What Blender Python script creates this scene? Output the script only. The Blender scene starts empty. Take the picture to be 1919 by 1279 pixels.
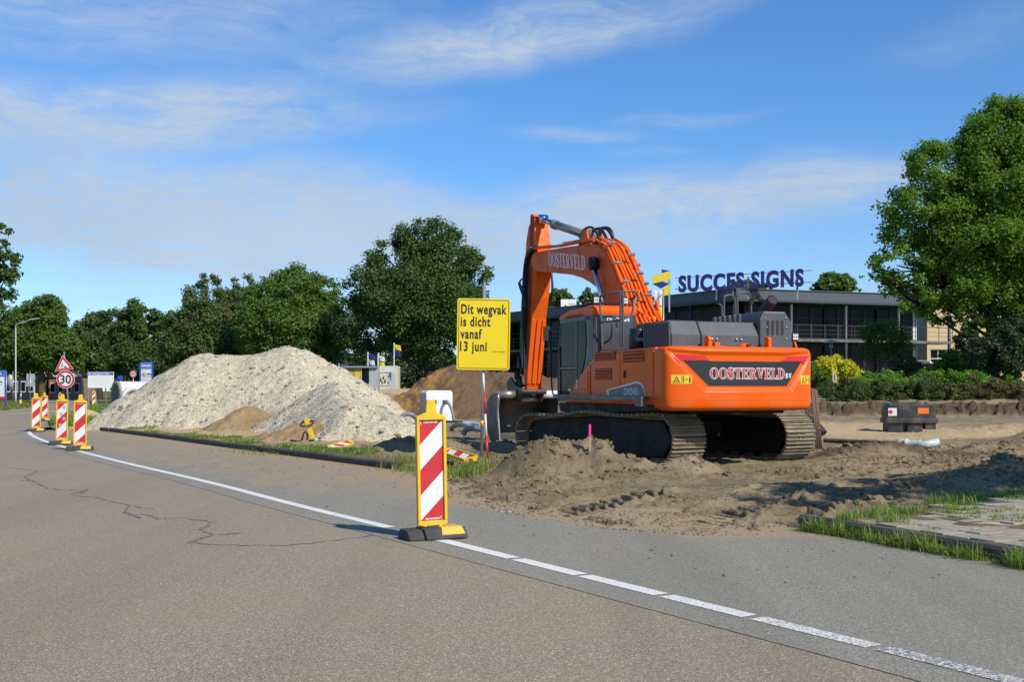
import bpy, bmesh, math, random
import numpy as np
from mathutils import Vector, Matrix
R = math.radians
SC = bpy.context.scene
COL = SC.collection
F, CX, HV, CH = 2132.0, 960.0, 733.0, 1.45      # focal length in photo pixels, centre column, horizon row, eye height

# ---------------------------------------------------------------- camera
cam_data = bpy.data.cameras.new('camera')
cam_data.sensor_width = 36.0
cam_data.lens = 36.0 * F / 1919.0
cam_data.shift_y = (HV - 639.5) / 1919.0
cam_data.clip_start, cam_data.clip_end = 0.1, 6000
cam = bpy.data.objects.new('camera', cam_data)
COL.objects.link(cam)
cam.location = (0, 0, CH)
cam.rotation_euler = (R(90), 0, 0)
SC.camera = cam

# ---------------------------------------------------------------- sky, sun, exposure
SUN_EL, SUN_AZ = R(40), R(137)
world = bpy.data.worlds.new('World')
SC.world = world
world.use_nodes = True
def build_world():
    nt = world.node_tree; nt.nodes.clear()
    N, L = nt.nodes.new, nt.links.new
    out = N('ShaderNodeOutputWorld'); bg = N('ShaderNodeBackground')
    bg.inputs['Strength'].default_value = 0.10
    sky = N('ShaderNodeTexSky'); sky.sky_type = 'NISHITA'; sky.sun_disc = False
    sky.sun_elevation = SUN_EL; sky.sun_rotation = SUN_AZ
    sky.air_density = 1.0; sky.dust_density = 0.25; sky.ozone_density = 3.0
    hs = N('ShaderNodeHueSaturation'); hs.inputs['Saturation'].default_value = 1.08
    hs.inputs['Value'].default_value = 1.15
    tm = N('ShaderNodeMix'); tm.data_type = 'RGBA'; tm.blend_type = 'MULTIPLY'; tm.inputs['Factor'].default_value = 1.0; L(sky.outputs[0], tm.inputs['A']); tm.inputs['B'].default_value = (.84, 1.08, 1.36, 1); L(tm.outputs['Result'], hs.inputs['Color'])
    tc = N('ShaderNodeTexCoord'); sp = N('ShaderNodeSeparateXYZ'); L(tc.outputs['Generated'], sp.inputs[0])
    def mth(op, a, b=None, c=None):
        n = N('ShaderNodeMath'); n.operation = op
        for i, q in enumerate((a, b, c)):
            if q is None: continue
            if isinstance(q, (int, float)): n.inputs[i].default_value = q
            else: L(q, n.inputs[i])
        return n.outputs[0]
    az = mth('ARCTAN2', sp.outputs[0], sp.outputs[1])
    el = mth('ARCSINE', sp.outputs[2])
    ae = N('ShaderNodeCombineXYZ'); L(az, ae.inputs[0]); L(el, ae.inputs[1])
    # slow warp of the angular coordinates so cloud borders wander
    wn = N('ShaderNodeTexNoise'); wn.inputs['Scale'].default_value = 5.0; wn.inputs['Detail'].default_value = 3
    L(ae.outputs[0], wn.inputs['Vector'])
    ws = N('ShaderNodeVectorMath'); ws.operation = 'SUBTRACT'; L(wn.outputs['Color'], ws.inputs[0]); ws.inputs[1].default_value = (.5, .5, .5)
    wm = N('ShaderNodeVectorMath'); wm.operation = 'MULTIPLY'; L(ws.outputs[0], wm.inputs[0]); wm.inputs[1].default_value = (.20, .07, 0)
    wa = N('ShaderNodeVectorMath'); wa.operation = 'ADD'; L(ae.outputs[0], wa.inputs[0]); L(wm.outputs[0], wa.inputs[1])
    def angles(u, v):
        a = math.atan((u - CX) / F)
        return a, math.atan((HV - v) / F * math.cos(a))
    total = None
    #        centre   half length, half thickness, tilt, density, noise stretch
    CL = [((960, 66), 400, 66, 9.5, 1.0, 3.2), ((700, 120), 420, 60, 6, .40, 3.0), ((230, 222), 560, 64, 3, 1.15, 3.4), ((180, 262), 420, 40, 4, .5, 3),
          ((200, 385), 640, 110, -5, 1.5, 2.4), ((560, 425), 560, 95, -3, 1.4, 2.6), ((250, 460), 600, 50, -2, .9, 4), ((575, 345), 190, 60, 0, .72, 1.5), ((1230, 392), 620, 70, 4, 1.25, 3.0), ((1480, 350), 260, 26, 5, .55, 4), ((760, 460), 900, 60, 0, .6, 3),
          ((1090, 262), 170, 20, -1, .5, 5), ((1290, 234), 120, 16, -3, .42, 5), ((200, 40), 600, 90, 6, .55, 3),
          ((1240, 292), 90, 12, 0, .3, 5), ((240, 512), 90, 26, 4, .42, 1.5), ((960, 590), 2400, 120, 0, .38, 3), ((1900, 40), 260, 50, 8, .22, 3)]
    for i, ((u, v), hl, ht, rot, den, st) in enumerate(CL):
        a, e = angles(u, v)
        s = N('ShaderNodeVectorMath'); s.operation = 'SUBTRACT'; L(wa.outputs[0], s.inputs[0]); s.inputs[1].default_value = (a, e, 0)
        r = N('ShaderNodeVectorRotate'); r.rotation_type = 'Z_AXIS'; r.inputs['Angle'].default_value = -R(rot); L(s.outputs[0], r.inputs['Vector'])
        m = N('ShaderNodeVectorMath'); m.operation = 'MULTIPLY'; L(r.outputs[0], m.inputs[0]); m.inputs[1].default_value = (F / hl, F / ht, 0)
        ln = N('ShaderNodeVectorMath'); ln.operation = 'LENGTH'; L(m.outputs[0], ln.inputs[0])
        mr = N('ShaderNodeMapRange'); mr.interpolation_type = 'SMOOTHSTEP'
        L(ln.outputs['Value'], mr.inputs[0]); mr.inputs[1].default_value = 0.15; mr.inputs[2].default_value = 1.25
        mr.inputs[3].default_value = 1; mr.inputs[4].default_value = 0
        q = N('ShaderNodeVectorMath'); q.operation = 'MULTIPLY_ADD'; L(r.outputs[0], q.inputs[0]); q.inputs[1].default_value = (1, st, 0); q.inputs[2].default_value = (i * 3.1, i * 1.7, 0)
        no = N('ShaderNodeTexNoise'); no.inputs['Scale'].default_value = 9; no.inputs['Detail'].default_value = 11; no.inputs['Roughness'].default_value = .68
        no.inputs['Distortion'].default_value = .15
        L(q.outputs[0], no.inputs['Vector'])
        nr = N('ShaderNodeMapRange'); L(no.outputs['Fac'], nr.inputs[0]); nr.inputs[1].default_value = .27; nr.inputs[2].default_value = .57
        f = mth('MINIMUM', mth('MULTIPLY', mth('MULTIPLY', mr.outputs[0], nr.outputs[0]), den), .93)
        total = f if total is None else mth('SUBTRACT', mth('ADD', total, f), mth('MULTIPLY', total, f))
    fq = N('ShaderNodeVectorMath'); fq.operation = 'MULTIPLY'; L(wa.outputs[0], fq.inputs[0]); fq.inputs[1].default_value = (1, 5.5, 0)
    fr = N('ShaderNodeVectorRotate'); fr.rotation_type = 'Z_AXIS'; fr.inputs['Angle'].default_value = -R(20); L(fq.outputs[0], fr.inputs['Vector'])
    fn = N('ShaderNodeTexNoise'); fn.inputs['Scale'].default_value = 26; fn.inputs['Detail'].default_value = 8; fn.inputs['Roughness'].default_value = .7; L(fr.outputs[0], fn.inputs['Vector'])
    fm = N('ShaderNodeMapRange'); L(fn.outputs['Fac'], fm.inputs[0]); fm.inputs[1].default_value = .32; fm.inputs[2].default_value = .68; fm.inputs[3].default_value = .62; fm.inputs[4].default_value = 1.18
    fac = mth('MINIMUM', mth('MULTIPLY', total, fm.outputs[0]), 0.92)
    gn = N('ShaderNodeTexNoise'); gn.inputs['Scale'].default_value = 6; gn.inputs['Detail'].default_value = 4; L(ae.outputs[0], gn.inputs['Vector'])
    cr = N('ShaderNodeMix'); cr.data_type = 'RGBA'; L(gn.outputs['Fac'], cr.inputs['Factor'])
    cr.inputs['A'].default_value = (3.9, 5.15, 6.8, 1); cr.inputs['B'].default_value = (6.0, 7.0, 8.3, 1)
    mx = N('ShaderNodeMix'); mx.data_type = 'RGBA'
    L(fac, mx.inputs['Factor']); L(hs.outputs[0], mx.inputs['A']); L(cr.outputs['Result'], mx.inputs['B'])
    L(mx.outputs['Result'], bg.inputs['Color']); L(bg.outputs[0], out.inputs['Surface'])
build_world()

sun_data = bpy.data.lights.new('sun', 'SUN')
sun_data.energy = 5.0; sun_data.angle = R(0.5); sun_data.color = (1.0, .925, .79)
sun = bpy.data.objects.new('sun', sun_data); COL.objects.link(sun)
sd = Vector((math.sin(SUN_AZ) * math.cos(SUN_EL), math.cos(SUN_AZ) * math.cos(SUN_EL), math.sin(SUN_EL)))
sun.rotation_euler = sd.to_track_quat('Z', 'Y').to_euler(); sun.location = sd * 60
SC.view_settings.view_transform = 'Standard'; SC.view_settings.look = 'None'
SC.view_settings.exposure = 0.0; SC.view_settings.gamma = 1.0
SC.render.engine = 'CYCLES'
SC.cycles.use_denoising = True
SC.cycles.max_bounces = 6; SC.cycles.diffuse_bounces = 3; SC.cycles.glossy_bounces = 3
SC.cycles.transmission_bounces = 4; SC.cycles.transparent_max_bounces = 8
SC.cycles.sample_clamp_indirect = 6

# ---------------------------------------------------------------- photo pixel -> place on the ground or at a known distance
def wx(u, Y): return (u - CX) / F * Y
def wz(v, Y): return CH - (v - HV) / F * Y
def gp(u, v, z=0.0):
    Y = F * (CH - z) / (v - HV)
    return ((u - CX) / F * Y, Y)

# ---------------------------------------------------------------- object helpers
def thing(name, label, cat, loc=(0, 0, 0), rotz=0.0, group=None):
    o = bpy.data.objects.new(name, None); COL.objects.link(o)
    o.empty_display_size = .2
    o.location = loc; o.rotation_euler = (0, 0, rotz)
    o['label'] = label; o['category'] = cat
    if group: o['group'] = group
    return o
def tag(o, label, cat, group=None):
    o['label'] = label; o['category'] = cat
    if group: o['group'] = group
    return o
def structure(o): o['kind'] = 'structure'; return o
def stuff(o, label=None):
    o['kind'] = 'stuff'
    if label: o['label'] = label
    return o
def copy_tree(o, parent=None):
    c = o.copy(); COL.objects.link(c)
    if parent is not None: c.parent = parent
    for ch in [k for k in bpy.data.objects if k.parent == o]: copy_tree(ch, c)
    return c

class MB:
    """collects shapes and links them as one mesh object"""
    def __init__(s): s.v = []; s.f = []; s.m = []; s.s = []
    def add(s, vs, fs, mi=0, sm=False):
        b = len(s.v); s.v.extend([tuple(p) for p in vs])
        for q in fs: s.f.append([b + i for i in q]); s.m.append(mi); s.s.append(sm)
        return s
    def box(s, c, d, rz=0.0, mi=0, M=None):
        x, y, z = d[0] / 2, d[1] / 2, d[2] / 2
        P = [Vector((i * x, j * y, k * z)) for k in (-1, 1) for j in (-1, 1) for i in (-1, 1)]
        T = M if M is not None else Matrix.Rotation(rz, 3, 'Z')
        P = [T @ p + Vector(c) for p in P]
        return s.add(P, [(0, 2, 3, 1), (4, 5, 7, 6), (0, 1, 5, 4), (2, 6, 7, 3), (0, 4, 6, 2), (1, 3, 7, 5)], mi)
    def bar(s, a, b, w, h, mi=0, up=(0, 0, 1)):
        a, b = Vector(a), Vector(b); d = (b - a); L = d.length; d.normalize()
        up = Vector(up)
        if abs(d.dot(up)) > .98: up = Vector((1, 0, 0))
        sx = d.cross(up).normalized(); uz = sx.cross(d)
        M = Matrix((sx, d, uz)).transposed()
        return s.box((a + b) / 2, (w, L, h), M=M, mi=mi)
    def tube(s, pts, r, n=8, mi=0, caps=True):
        P = [Vector(p) for p in pts]; k = len(P)
        rs = r if hasattr(r, '__len__') else [r] * k
        vs = []; up = None
        for i in range(k):
            t = (P[min(i + 1, k - 1)] - P[max(i - 1, 0)]).normalized()
            if up is None:
                up = Vector((0, 0, 1)) if abs(t.z) < .9 else Vector((1, 0, 0))
            a = t.cross(up)
            if a.length < 1e-5: a = t.cross(Vector((0, 1, .3)))
            a.normalize(); up = a.cross(t).normalized()
            for j in range(n):
                g = 2 * math.pi * j / n
                vs.append(P[i] + (a * math.cos(g) + up * math.sin(g)) * rs[i])
        fs = [(i * n + j, i * n + (j + 1) % n, (i + 1) * n + (j + 1) % n, (i + 1) * n + j) for i in range(k - 1) for j in range(n)]
        s.add(vs, fs, mi, True)
        if caps:
            b = len(s.v) - len(vs)
            s.f.append([b + j for j in range(n)][::-1]); s.m.append(mi); s.s.append(False)
            s.f.append([b + (k - 1) * n + j for j in range(n)]); s.m.append(mi); s.s.append(False)
        return s
    def prism(s, poly, fn, t0, t1, mi=0, sm=False):
        """polygon poly (a,b) swept between t0 and t1; fn(a,b,t) gives xyz"""
        n = len(poly)
        vs = [fn(a, b, t0) for a, b in poly] + [fn(a, b, t1) for a, b in poly]
        fs = [tuple(range(n))[::-1], tuple(range(n, 2 * n))]
        s.add(vs, fs, mi)
        b = len(s.v) - 2 * n
        for i in range(n):
            j = (i + 1) % n
            s.f.append([b + i, b + j, b + n + j, b + n + i]); s.m.append(mi); s.s.append(sm)
        return s
    def lathe(s, prof, n=16, c=(0, 0, 0), mi=0, M=None):
        M = M if M is not None else Matrix.Identity(3)
        vs = []
        for r, z in prof:
            for j in range(n):
                g = 2 * math.pi * j / n
                vs.append(M @ Vector((r * math.cos(g), r * math.sin(g), z)) + Vector(c))
        k = len(prof)
        fs = [(i * n + j, i * n + (j + 1) % n, (i + 1) * n + (j + 1) % n, (i + 1) * n + j) for i in range(k - 1) for j in range(n)]
        return s.add(vs, fs, mi, True)
    def grid(s, P, mi=0, sm=True, closed=False):
        """P: rows x cols array of points"""
        r, c = len(P), len(P[0]); vs = [p for row in P for p in row]
        fs = []
        for i in range(r - 1):
            for j in range(c if closed else c - 1):
                k = (j + 1) % c
                fs.append((i * c + j, i * c + k, (i + 1) * c + k, (i + 1) * c + j))
        return s.add(vs, fs, mi, sm)
    def sphere(s, c, r, n=10, mi=0, sc=(1, 1, 1)):
        vs = [];
        for i in range(n + 1):
            th = math.pi * i / n
            for j in range(2 * n):
                ph = math.pi * j / n
                vs.append((c[0] + r * sc[0] * math.sin(th) * math.cos(ph), c[1] + r * sc[1] * math.sin(th) * math.sin(ph), c[2] + r * sc[2] * math.cos(th)))
        m = 2 * n
        return s.add(vs, [(i * m + j, (i + 1) * m + j, (i + 1) * m + (j + 1) % m, i * m + (j + 1) % m) for i in range(n) for j in range(m)], mi, True)
    def build(s, name, mats, parent=None, bevel=0, smooth=None, seg=2, fix=True):
        me = bpy.data.meshes.new(name)
        me.from_pydata(s.v, [], s.f)
        if not isinstance(mats, (list, tuple)): mats = [mats]
        for m in mats: me.materials.append(m)
        me.polygons.foreach_set('material_index', s.m)
        me.polygons.foreach_set('use_smooth', s.s if smooth is None else [True] * len(s.f))
        if fix:
            bm = bmesh.new(); bm.from_mesh(me)
            bmesh.ops.recalc_face_normals(bm, faces=bm.faces); bm.to_mesh(me); bm.free()
        me.update()
        if smooth is not None: me.set_sharp_from_angle(angle=R(smooth))
        o = bpy.data.objects.new(name, me); COL.objects.link(o)
        if parent is not None: o.parent = parent
        if bevel:
            b = o.modifiers.new('bevel', 'BEVEL'); b.width = bevel; b.segments = seg; b.limit_method = 'ANGLE'; b.angle_limit = R(40)
            b.harden_normals = False
        return o

def mesh_np(name, V, Fq, mat, smooth=False, parent=None):
    """fast mesh from arrays: V (n,3), Fq (m,k)"""
    me = bpy.data.meshes.new(name); k = Fq.shape[1]
    me.vertices.add(len(V)); me.vertices.foreach_set('co', np.ascontiguousarray(V, dtype=np.float32).ravel())
    me.loops.add(Fq.size); me.loops.foreach_set('vertex_index', np.ascontiguousarray(Fq, dtype=np.int32).ravel())
    me.polygons.add(len(Fq)); me.polygons.foreach_set('loop_start', np.arange(0, Fq.size, k, dtype=np.int32))
    me.polygons.foreach_set('loop_total', np.full(len(Fq), k, dtype=np.int32))
    me.polygons.foreach_set('use_smooth', np.full(len(Fq), smooth))
    if mat is not None: me.materials.append(mat)
    me.update(calc_edges=True); me.validate()
    o = bpy.data.objects.new(name, me); COL.objects.link(o)
    if parent is not None: o.parent = parent
    return o

def text_pts(body, size=1.0, xs=1.0, extrude=0.0, offset=0.0, align='LEFT', space=1.0, shear=0.0):
    """outline text turned into a plain mesh: returns verts and faces in the text's own x/y/z"""
    cu = bpy.data.curves.new('lettering', 'FONT'); cu.body = body; cu.size = size; cu.extrude = extrude
    cu.offset = offset; cu.align_x = align; cu.space_character = space; cu.shear = shear; cu.resolution_u = 4; cu.fill_mode = 'BOTH' if extrude else 'FRONT'
    o = bpy.data.objects.new('lettering', cu); COL.objects.link(o)
    dg = bpy.context.evaluated_depsgraph_get(); dg.update()
    me = bpy.data.meshes.new_from_object(o.evaluated_get(dg))
    vs = [(v.co.x * xs, v.co.y, v.co.z) for v in me.vertices]; fs = [tuple(p.vertices) for p in me.polygons]
    bpy.data.objects.remove(o); bpy.data.curves.remove(cu); bpy.data.meshes.remove(me)
    return vs, fs
def put_text(mb, body, org, ex, ey, size, mi=0, **kw):
    """text laid out from org along ex (reading direction) and ey (up)"""
    vs, fs = text_pts(body, size, **kw)
    ex, ey = Vector(ex).normalized(), Vector(ey).normalized(); ez = ex.cross(ey); org = Vector(org)
    mb.add([org + ex * a + ey * b + ez * c for a, b, c in vs], fs, mi)

# ---------------------------------------------------------------- noise
def _tab(seed): return np.random.RandomState(seed).rand(256, 256)
_T = [_tab(i) for i in range(12)]
def vnoise(x, y, seed=0):
    xi = np.floor(x).astype(int); yi = np.floor(y).astype(int); fx = x - xi; fy = y - yi
    fx = fx * fx * fx * (fx * (fx * 6 - 15) + 10); fy = fy * fy * fy * (fy * (fy * 6 - 15) + 10)
    T = _T[seed % 12]; a, b = xi & 255, (xi + 1) & 255; c, d = yi & 255, (yi + 1) & 255
    return (T[a, c] * (1 - fx) + T[b, c] * fx) * (1 - fy) + (T[a, d] * (1 - fx) + T[b, d] * fx) * fy
def fbm(x, y, o=4, seed=0, g=.5):
    s = 0; a = 1; t = 0
    for i in range(o):
        s = s + a * (vnoise(x * 2 ** i + i * 17.3, y * 2 ** i + i * 9.1, seed + i) - .5) * 2; t += a; a *= g
    return s / t
def worley(x, y, seed=0):
    """distance to the nearest scattered point (clod shapes)"""
    xi = np.floor(x).astype(int); yi = np.floor(y).astype(int); best = np.full(x.shape, 9.0)
    A, B = _T[seed % 12], _T[(seed + 1) % 12]
    for i in (-1, 0, 1):
        for j in (-1, 0, 1):
            a, b = xi + i, yi + j
            d = (a + A[a & 255, b & 255] - x) ** 2 + (b + B[a & 255, b & 255] - y) ** 2
            best = np.minimum(best, d)
    return np.sqrt(best)
def sstep(a, b, x):
    t = np.clip((x - a) / (b - a), 0, 1); return t * t * (3 - 2 * t)
def poly_sd(px, py, poly):
    """signed distance to a closed polygon, positive inside, and index of the nearest edge"""
    best = np.full(px.shape, 1e9); idx = np.zeros(px.shape, int); ins = np.zeros(px.shape, bool); n = len(poly)
    for i in range(n):
        ax, ay = poly[i]; bx, by = poly[(i + 1) % n]; ex, ey = bx - ax, by - ay
        t = np.clip(((px - ax) * ex + (py - ay) * ey) / (ex * ex + ey * ey), 0, 1)
        d = np.hypot(px - ax - t * ex, py - ay - t * ey)
        m = d < best; best = np.where(m, d, best); idx = np.where(m, i, idx)
        c = ((ay > py) != (by > py)) & (px < ex * (py - ay) / (ey if abs(ey) > 1e-9 else 1e-9) + ax)
        ins ^= c
    return np.where(ins, best, -best), idx
def chaikin(P, n=2, closed=False):
    for _ in range(n):
        Q = []; m = len(P)
        for i in range(m if closed else m - 1):
            a, b = P[i], P[(i + 1) % m]
            Q.append(tuple(.75 * p + .25 * q for p, q in zip(a, b))); Q.append(tuple(.25 * p + .75 * q for p, q in zip(a, b)))
        if not closed: Q = [P[0]] + Q + [P[-1]]
        P = Q
    return P

# ---------------------------------------------------------------- materials
def srgb(r, g, b):
    f = lambda c: (c / 255 / 12.92) if c / 255 <= .04045 else ((c / 255 + .055) / 1.055) ** 2.4
    return (f(r), f(g), f(b))
def c4(c): return (c[0], c[1], c[2], 1)
class NT:
    def __init__(s, name):
        s.m = bpy.data.materials.new(name); s.m.use_nodes = True; s.t = s.m.node_tree; s.t.nodes.clear()
        s.out = s.n('ShaderNodeOutputMaterial'); s.b = s.n('ShaderNodeBsdfPrincipled'); s.l(s.b.outputs[0], s.out.inputs['Surface'])
        s.tc = s.n('ShaderNodeTexCoord')
    def n(s, k): return s.t.nodes.new(k)
    def l(s, a, b): s.t.links.new(a, b)
    def noise(s, scale, detail=4, rough=.55, vec=None, dist=0.0):
        o = s.n('ShaderNodeTexNoise'); o.inputs['Scale'].default_value = scale; o.inputs['Detail'].default_value = detail
        o.inputs['Roughness'].default_value = rough; o.inputs['Distortion'].default_value = dist
        s.l(vec if vec is not None else s.tc.outputs['Object'], o.inputs['Vector']); return o.outputs['Fac']
    def voro(s, scale, vec=None, feature='F1', out='Distance'):
        o = s.n('ShaderNodeTexVoronoi'); o.feature = feature; o.inputs['Scale'].default_value = scale
        s.l(vec if vec is not None else s.tc.outputs['Object'], o.inputs['Vector']); return o.outputs[out]
    def scale(s, v, vec=None):
        o = s.n('ShaderNodeMapping'); o.inputs['Scale'].default_value = v; s.l(vec if vec is not None else s.tc.outputs['Object'], o.inputs['Vector']); return o.outputs[0]
    def rng(s, x, a, b, c=0.0, d=1.0):
        o = s.n('ShaderNodeMapRange'); s.l(x, o.inputs[0])
        for i, q in enumerate((a, b, c, d)): o.inputs[i + 1].default_value = q
        return o.outputs[0]
    def mix(s, f, a, b, mode='MIX'):
        o = s.n('ShaderNodeMix'); o.data_type = 'RGBA'; o.blend_type = mode
        for k, q in (('Factor', f), ('A', a), ('B', b)):
            i = o.inputs[k] if k == 'Factor' else [z for z in o.inputs if z.name == k and z.type == 'RGBA'][0]
            if isinstance(q, (int, float)): i.default_value = q
            elif isinstance(q, tuple): i.default_value = c4(q)
            else: s.l(q, i)
        return [z for z in o.outputs if z.type == 'RGBA'][0]
    def math(s, op, a, b=None):
        o = s.n('ShaderNodeMath'); o.operation = op
        for i, q in enumerate((a, b)):
            if q is None: continue
            if isinstance(q, (int, float)): o.inputs[i].default_value = q
            else: s.l(q, o.inputs[i])
        return o.outputs[0]
    def bump(s, h, strength=.5, dist=.02, prev=None):
        o = s.n('ShaderNodeBump'); o.inputs['Strength'].default_value = strength; o.inputs['Distance'].default_value = dist
        s.l(h, o.inputs['Height'])
        if prev is not None: s.l(prev, o.inputs['Normal'])
        s.l(o.outputs[0], s.b.inputs['Normal']); return o.outputs[0]
    def col(s, c):
        if isinstance(c, tuple): s.b.inputs['Base Color'].default_value = c4(c)
        else: s.l(c, s.b.inputs['Base Color'])
    def set(s, rough=None, metal=None, spec=None, coat=None, trans=None):
        for k, q in (('Roughness', rough), ('Metallic', metal), ('Specular IOR Level', spec), ('Coat Weight', coat), ('Transmission Weight', trans)):
            if q is None: continue
            if isinstance(q, (int, float)): s.b.inputs[k].default_value = q
            else: s.l(q, s.b.inputs[k])
def M(name, c, rough=.55, metal=0.0, c2=None, sc=6.0, amt=.5, bump=0.0, bsc=40.0, spec=.5, coat=0.0, dirt=None, dsc=3.0, damt=.5):
    """paint/metal/plastic with a procedural unevenness: a second tone in blotches, optional dirt, fine bump"""
    k = NT(name)
    c2 = c2 or tuple(q * .8 for q in c)
    f = k.rng(k.noise(sc, 6, .6), .35, .7, 0, amt)
    colr = k.mix(f, c, c2)
    if dirt:
        g = k.rng(k.noise(dsc, 8, .7), .5, .68, 0, damt); colr = k.mix(g, colr, dirt)
        k.set(rough=k.rng(k.noise(dsc, 8, .7), .45, .7, rough, min(.95, rough + .35)))
    else:
        k.set(rough=k.rng(k.noise(sc * 2, 5), .3, .7, max(.03, rough - .06), rough + .06))
    k.col(colr); k.set(metal=metal, spec=spec, coat=coat)
    if bump: k.bump(k.noise(bsc, 5, .6), bump, .01)
    return k.m
# ================================================================ GROUND, ROADS, HEAPS
rng = np.random.RandomState(7)
_KY = np.array([-8, 1, 6.5, 9.4, 11.93, 16, 20.5, 25, 28.4, 35.1, 40, 43.]); _KX = np.array([10.2, 7.4, 5.45, 4.23, 3.08, .9, -1.95, -4.75, -6.95, -11.0, -14.1, -16.2])
_LY = np.array([-8, 1, 4.2, 5.62, 6.9, 7.75, 9.45, 11.75, 14.44, 17.8, 22.1, 26.4, 32, 37.2, 40.5]); _LX = np.array([9.8, 5.0, 3.25, 2.53, 1.75, 1.236, .22, -1.13, -2.78, -4.67, -7.35, -9.9, -13.1, -15.75, -17.2])
def smooth_curve(Y, X):
    P = np.array(chaikin(list(zip(Y, X)), 3)); return P[:, 0], P[:, 1]
KYs, KXs = smooth_curve(_KY, _KX); LYs, LXs = smooth_curve(_LY, _LX)
kerbX = lambda y: np.interp(y, KYs, KXs)
lineX = lambda y: np.interp(y, LYs, LXs)
EY = np.array([40.5, 43, 46, 50, 60, 75, 88, 105, 200, 300.]); EX = np.array([-15.6, -17.0, -18.6, -20.4, -23.6, -28.5, -33, -38.5, -76, -112.])
edgeX = lambda y: np.where(y < 42, kerbX(y), np.interp(y, EY, EX))      # right edge of all paving
def rise(x, y):
    ru = sstep(-.36, -.05, x / np.maximum(y, 1.0))
    return ru * (.15 * sstep(30, 46, y) + .60 * sstep(50, 60, y) + .80 * sstep(60, 82, y))

# ---- materials
def road_mat(name, c1, c2, c3, sc, stain):
    k = NT(name)
    cell = k.voro(sc, out='Color'); sep = k.n('ShaderNodeSeparateColor'); k.l(cell, sep.inputs[0])
    base = k.mix(k.rng(sep.outputs[0], .0, 1., 0, 1), c1, c2)
    base = k.mix(k.rng(sep.outputs[1], .86, .95, 0, 1), base, c3)
    big = k.rng(k.noise(.35, 5, .6), .35, .68, 0, 1)
    base = k.mix(k.math('MULTIPLY', big, .42), base, stain)
    mpv = k.n('ShaderNodeMapping'); mpv.inputs['Rotation'].default_value = (0, 0, -.58); mpv.inputs['Scale'].default_value = (.9, .05, 1); k.l(k.tc.outputs['Object'], mpv.inputs['Vector'])
    base = k.mix(k.math('MULTIPLY', k.rng(k.noise(1.0, 4, .6, vec=mpv.outputs[0]), .42, .66), .20), base, tuple(q * .62 for q in c1))
    fine = k.rng(k.noise(34, 3, .6), .3, .7, .82, 1.14)
    base = k.mix(1.0, base, fine, 'MULTIPLY')
    k.col(base); k.set(rough=.88, spec=.25)
    k.bump(k.voro(sc), .4, .003)
    return k
kb = road_mat('brown asphalt', (.160, .127, .084), (.350, .290, .202), (.62, .55, .43), 150, (.33, .26, .155)); ROAD = kb.m
def lane_mat():
    k = road_mat('grey asphalt', (.155, .144, .112), (.305, .286, .230), (.55, .52, .44), 165, (.25, .225, .172))
    src = [l.from_socket for l in k.t.links if l.to_socket == k.b.inputs['Base Color']][0]
    at = k.n('ShaderNodeAttribute'); at.attribute_name = 'zone'
    sp = k.n('ShaderNodeSeparateColor'); k.l(at.outputs['Color'], sp.inputs[0])
    mp = k.n('ShaderNodeMapping'); mp.inputs['Rotation'].default_value = (0, 0, -.58); mp.inputs['Scale'].default_value = (1.6, .42, 1); k.l(k.tc.outputs['Object'], mp.inputs['Vector']); st = k.noise(1.3, 9, .7, vec=mp.outputs[0], dist=.5); ov = k.noise(5.5, 6, .7)
    f = k.math('ADD', k.math('ADD', k.math('MULTIPLY', sp.outputs[0], 1.0), st), k.math('MULTIPLY', ov, .35))
    f = k.rng(f, .98, 1.20, 0, .92)
    sand = k.mix(k.noise(9, 5), (.42, .31, .185), (.27, .195, .115))
    k.l(k.mix(f, src, sand), k.b.inputs['Base Color'])
    return k.m
LANE = lane_mat()
def paint_mat():
    k = NT('worn white road paint'); f = k.rng(k.noise(38, 8, .75), .28, .42, 0, 1)
    at = k.n('ShaderNodeAttribute'); at.attribute_name = 'zone'; sp = k.n('ShaderNodeSeparateColor'); k.l(at.outputs['Color'], sp.inputs[0])
    w = k.rng(k.math('ADD', k.noise(60, 6, .8), k.math('MULTIPLY', sp.outputs[0], -.16)), .33, .40, 0, 1)
    k.col(k.mix(w, (.17, .165, .155), k.mix(f, (.52, .51, .47), (.74, .73, .69)))); k.set(rough=.75, spec=.3); k.bump(k.noise(70, 4), .3, .004); return k.m
PAINT = paint_mat()
SEAL = M('bitumen crack sealer', (.172, .158, .138), .6, sc=30)
KERB = M('dark weathered kerb concrete', (.050, .045, .040), .9, c2=(.085, .075, .065), sc=7, amt=.9, bump=.5, bsc=60, dirt=(.20, .16, .11), dsc=2.2, damt=.5)
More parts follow.
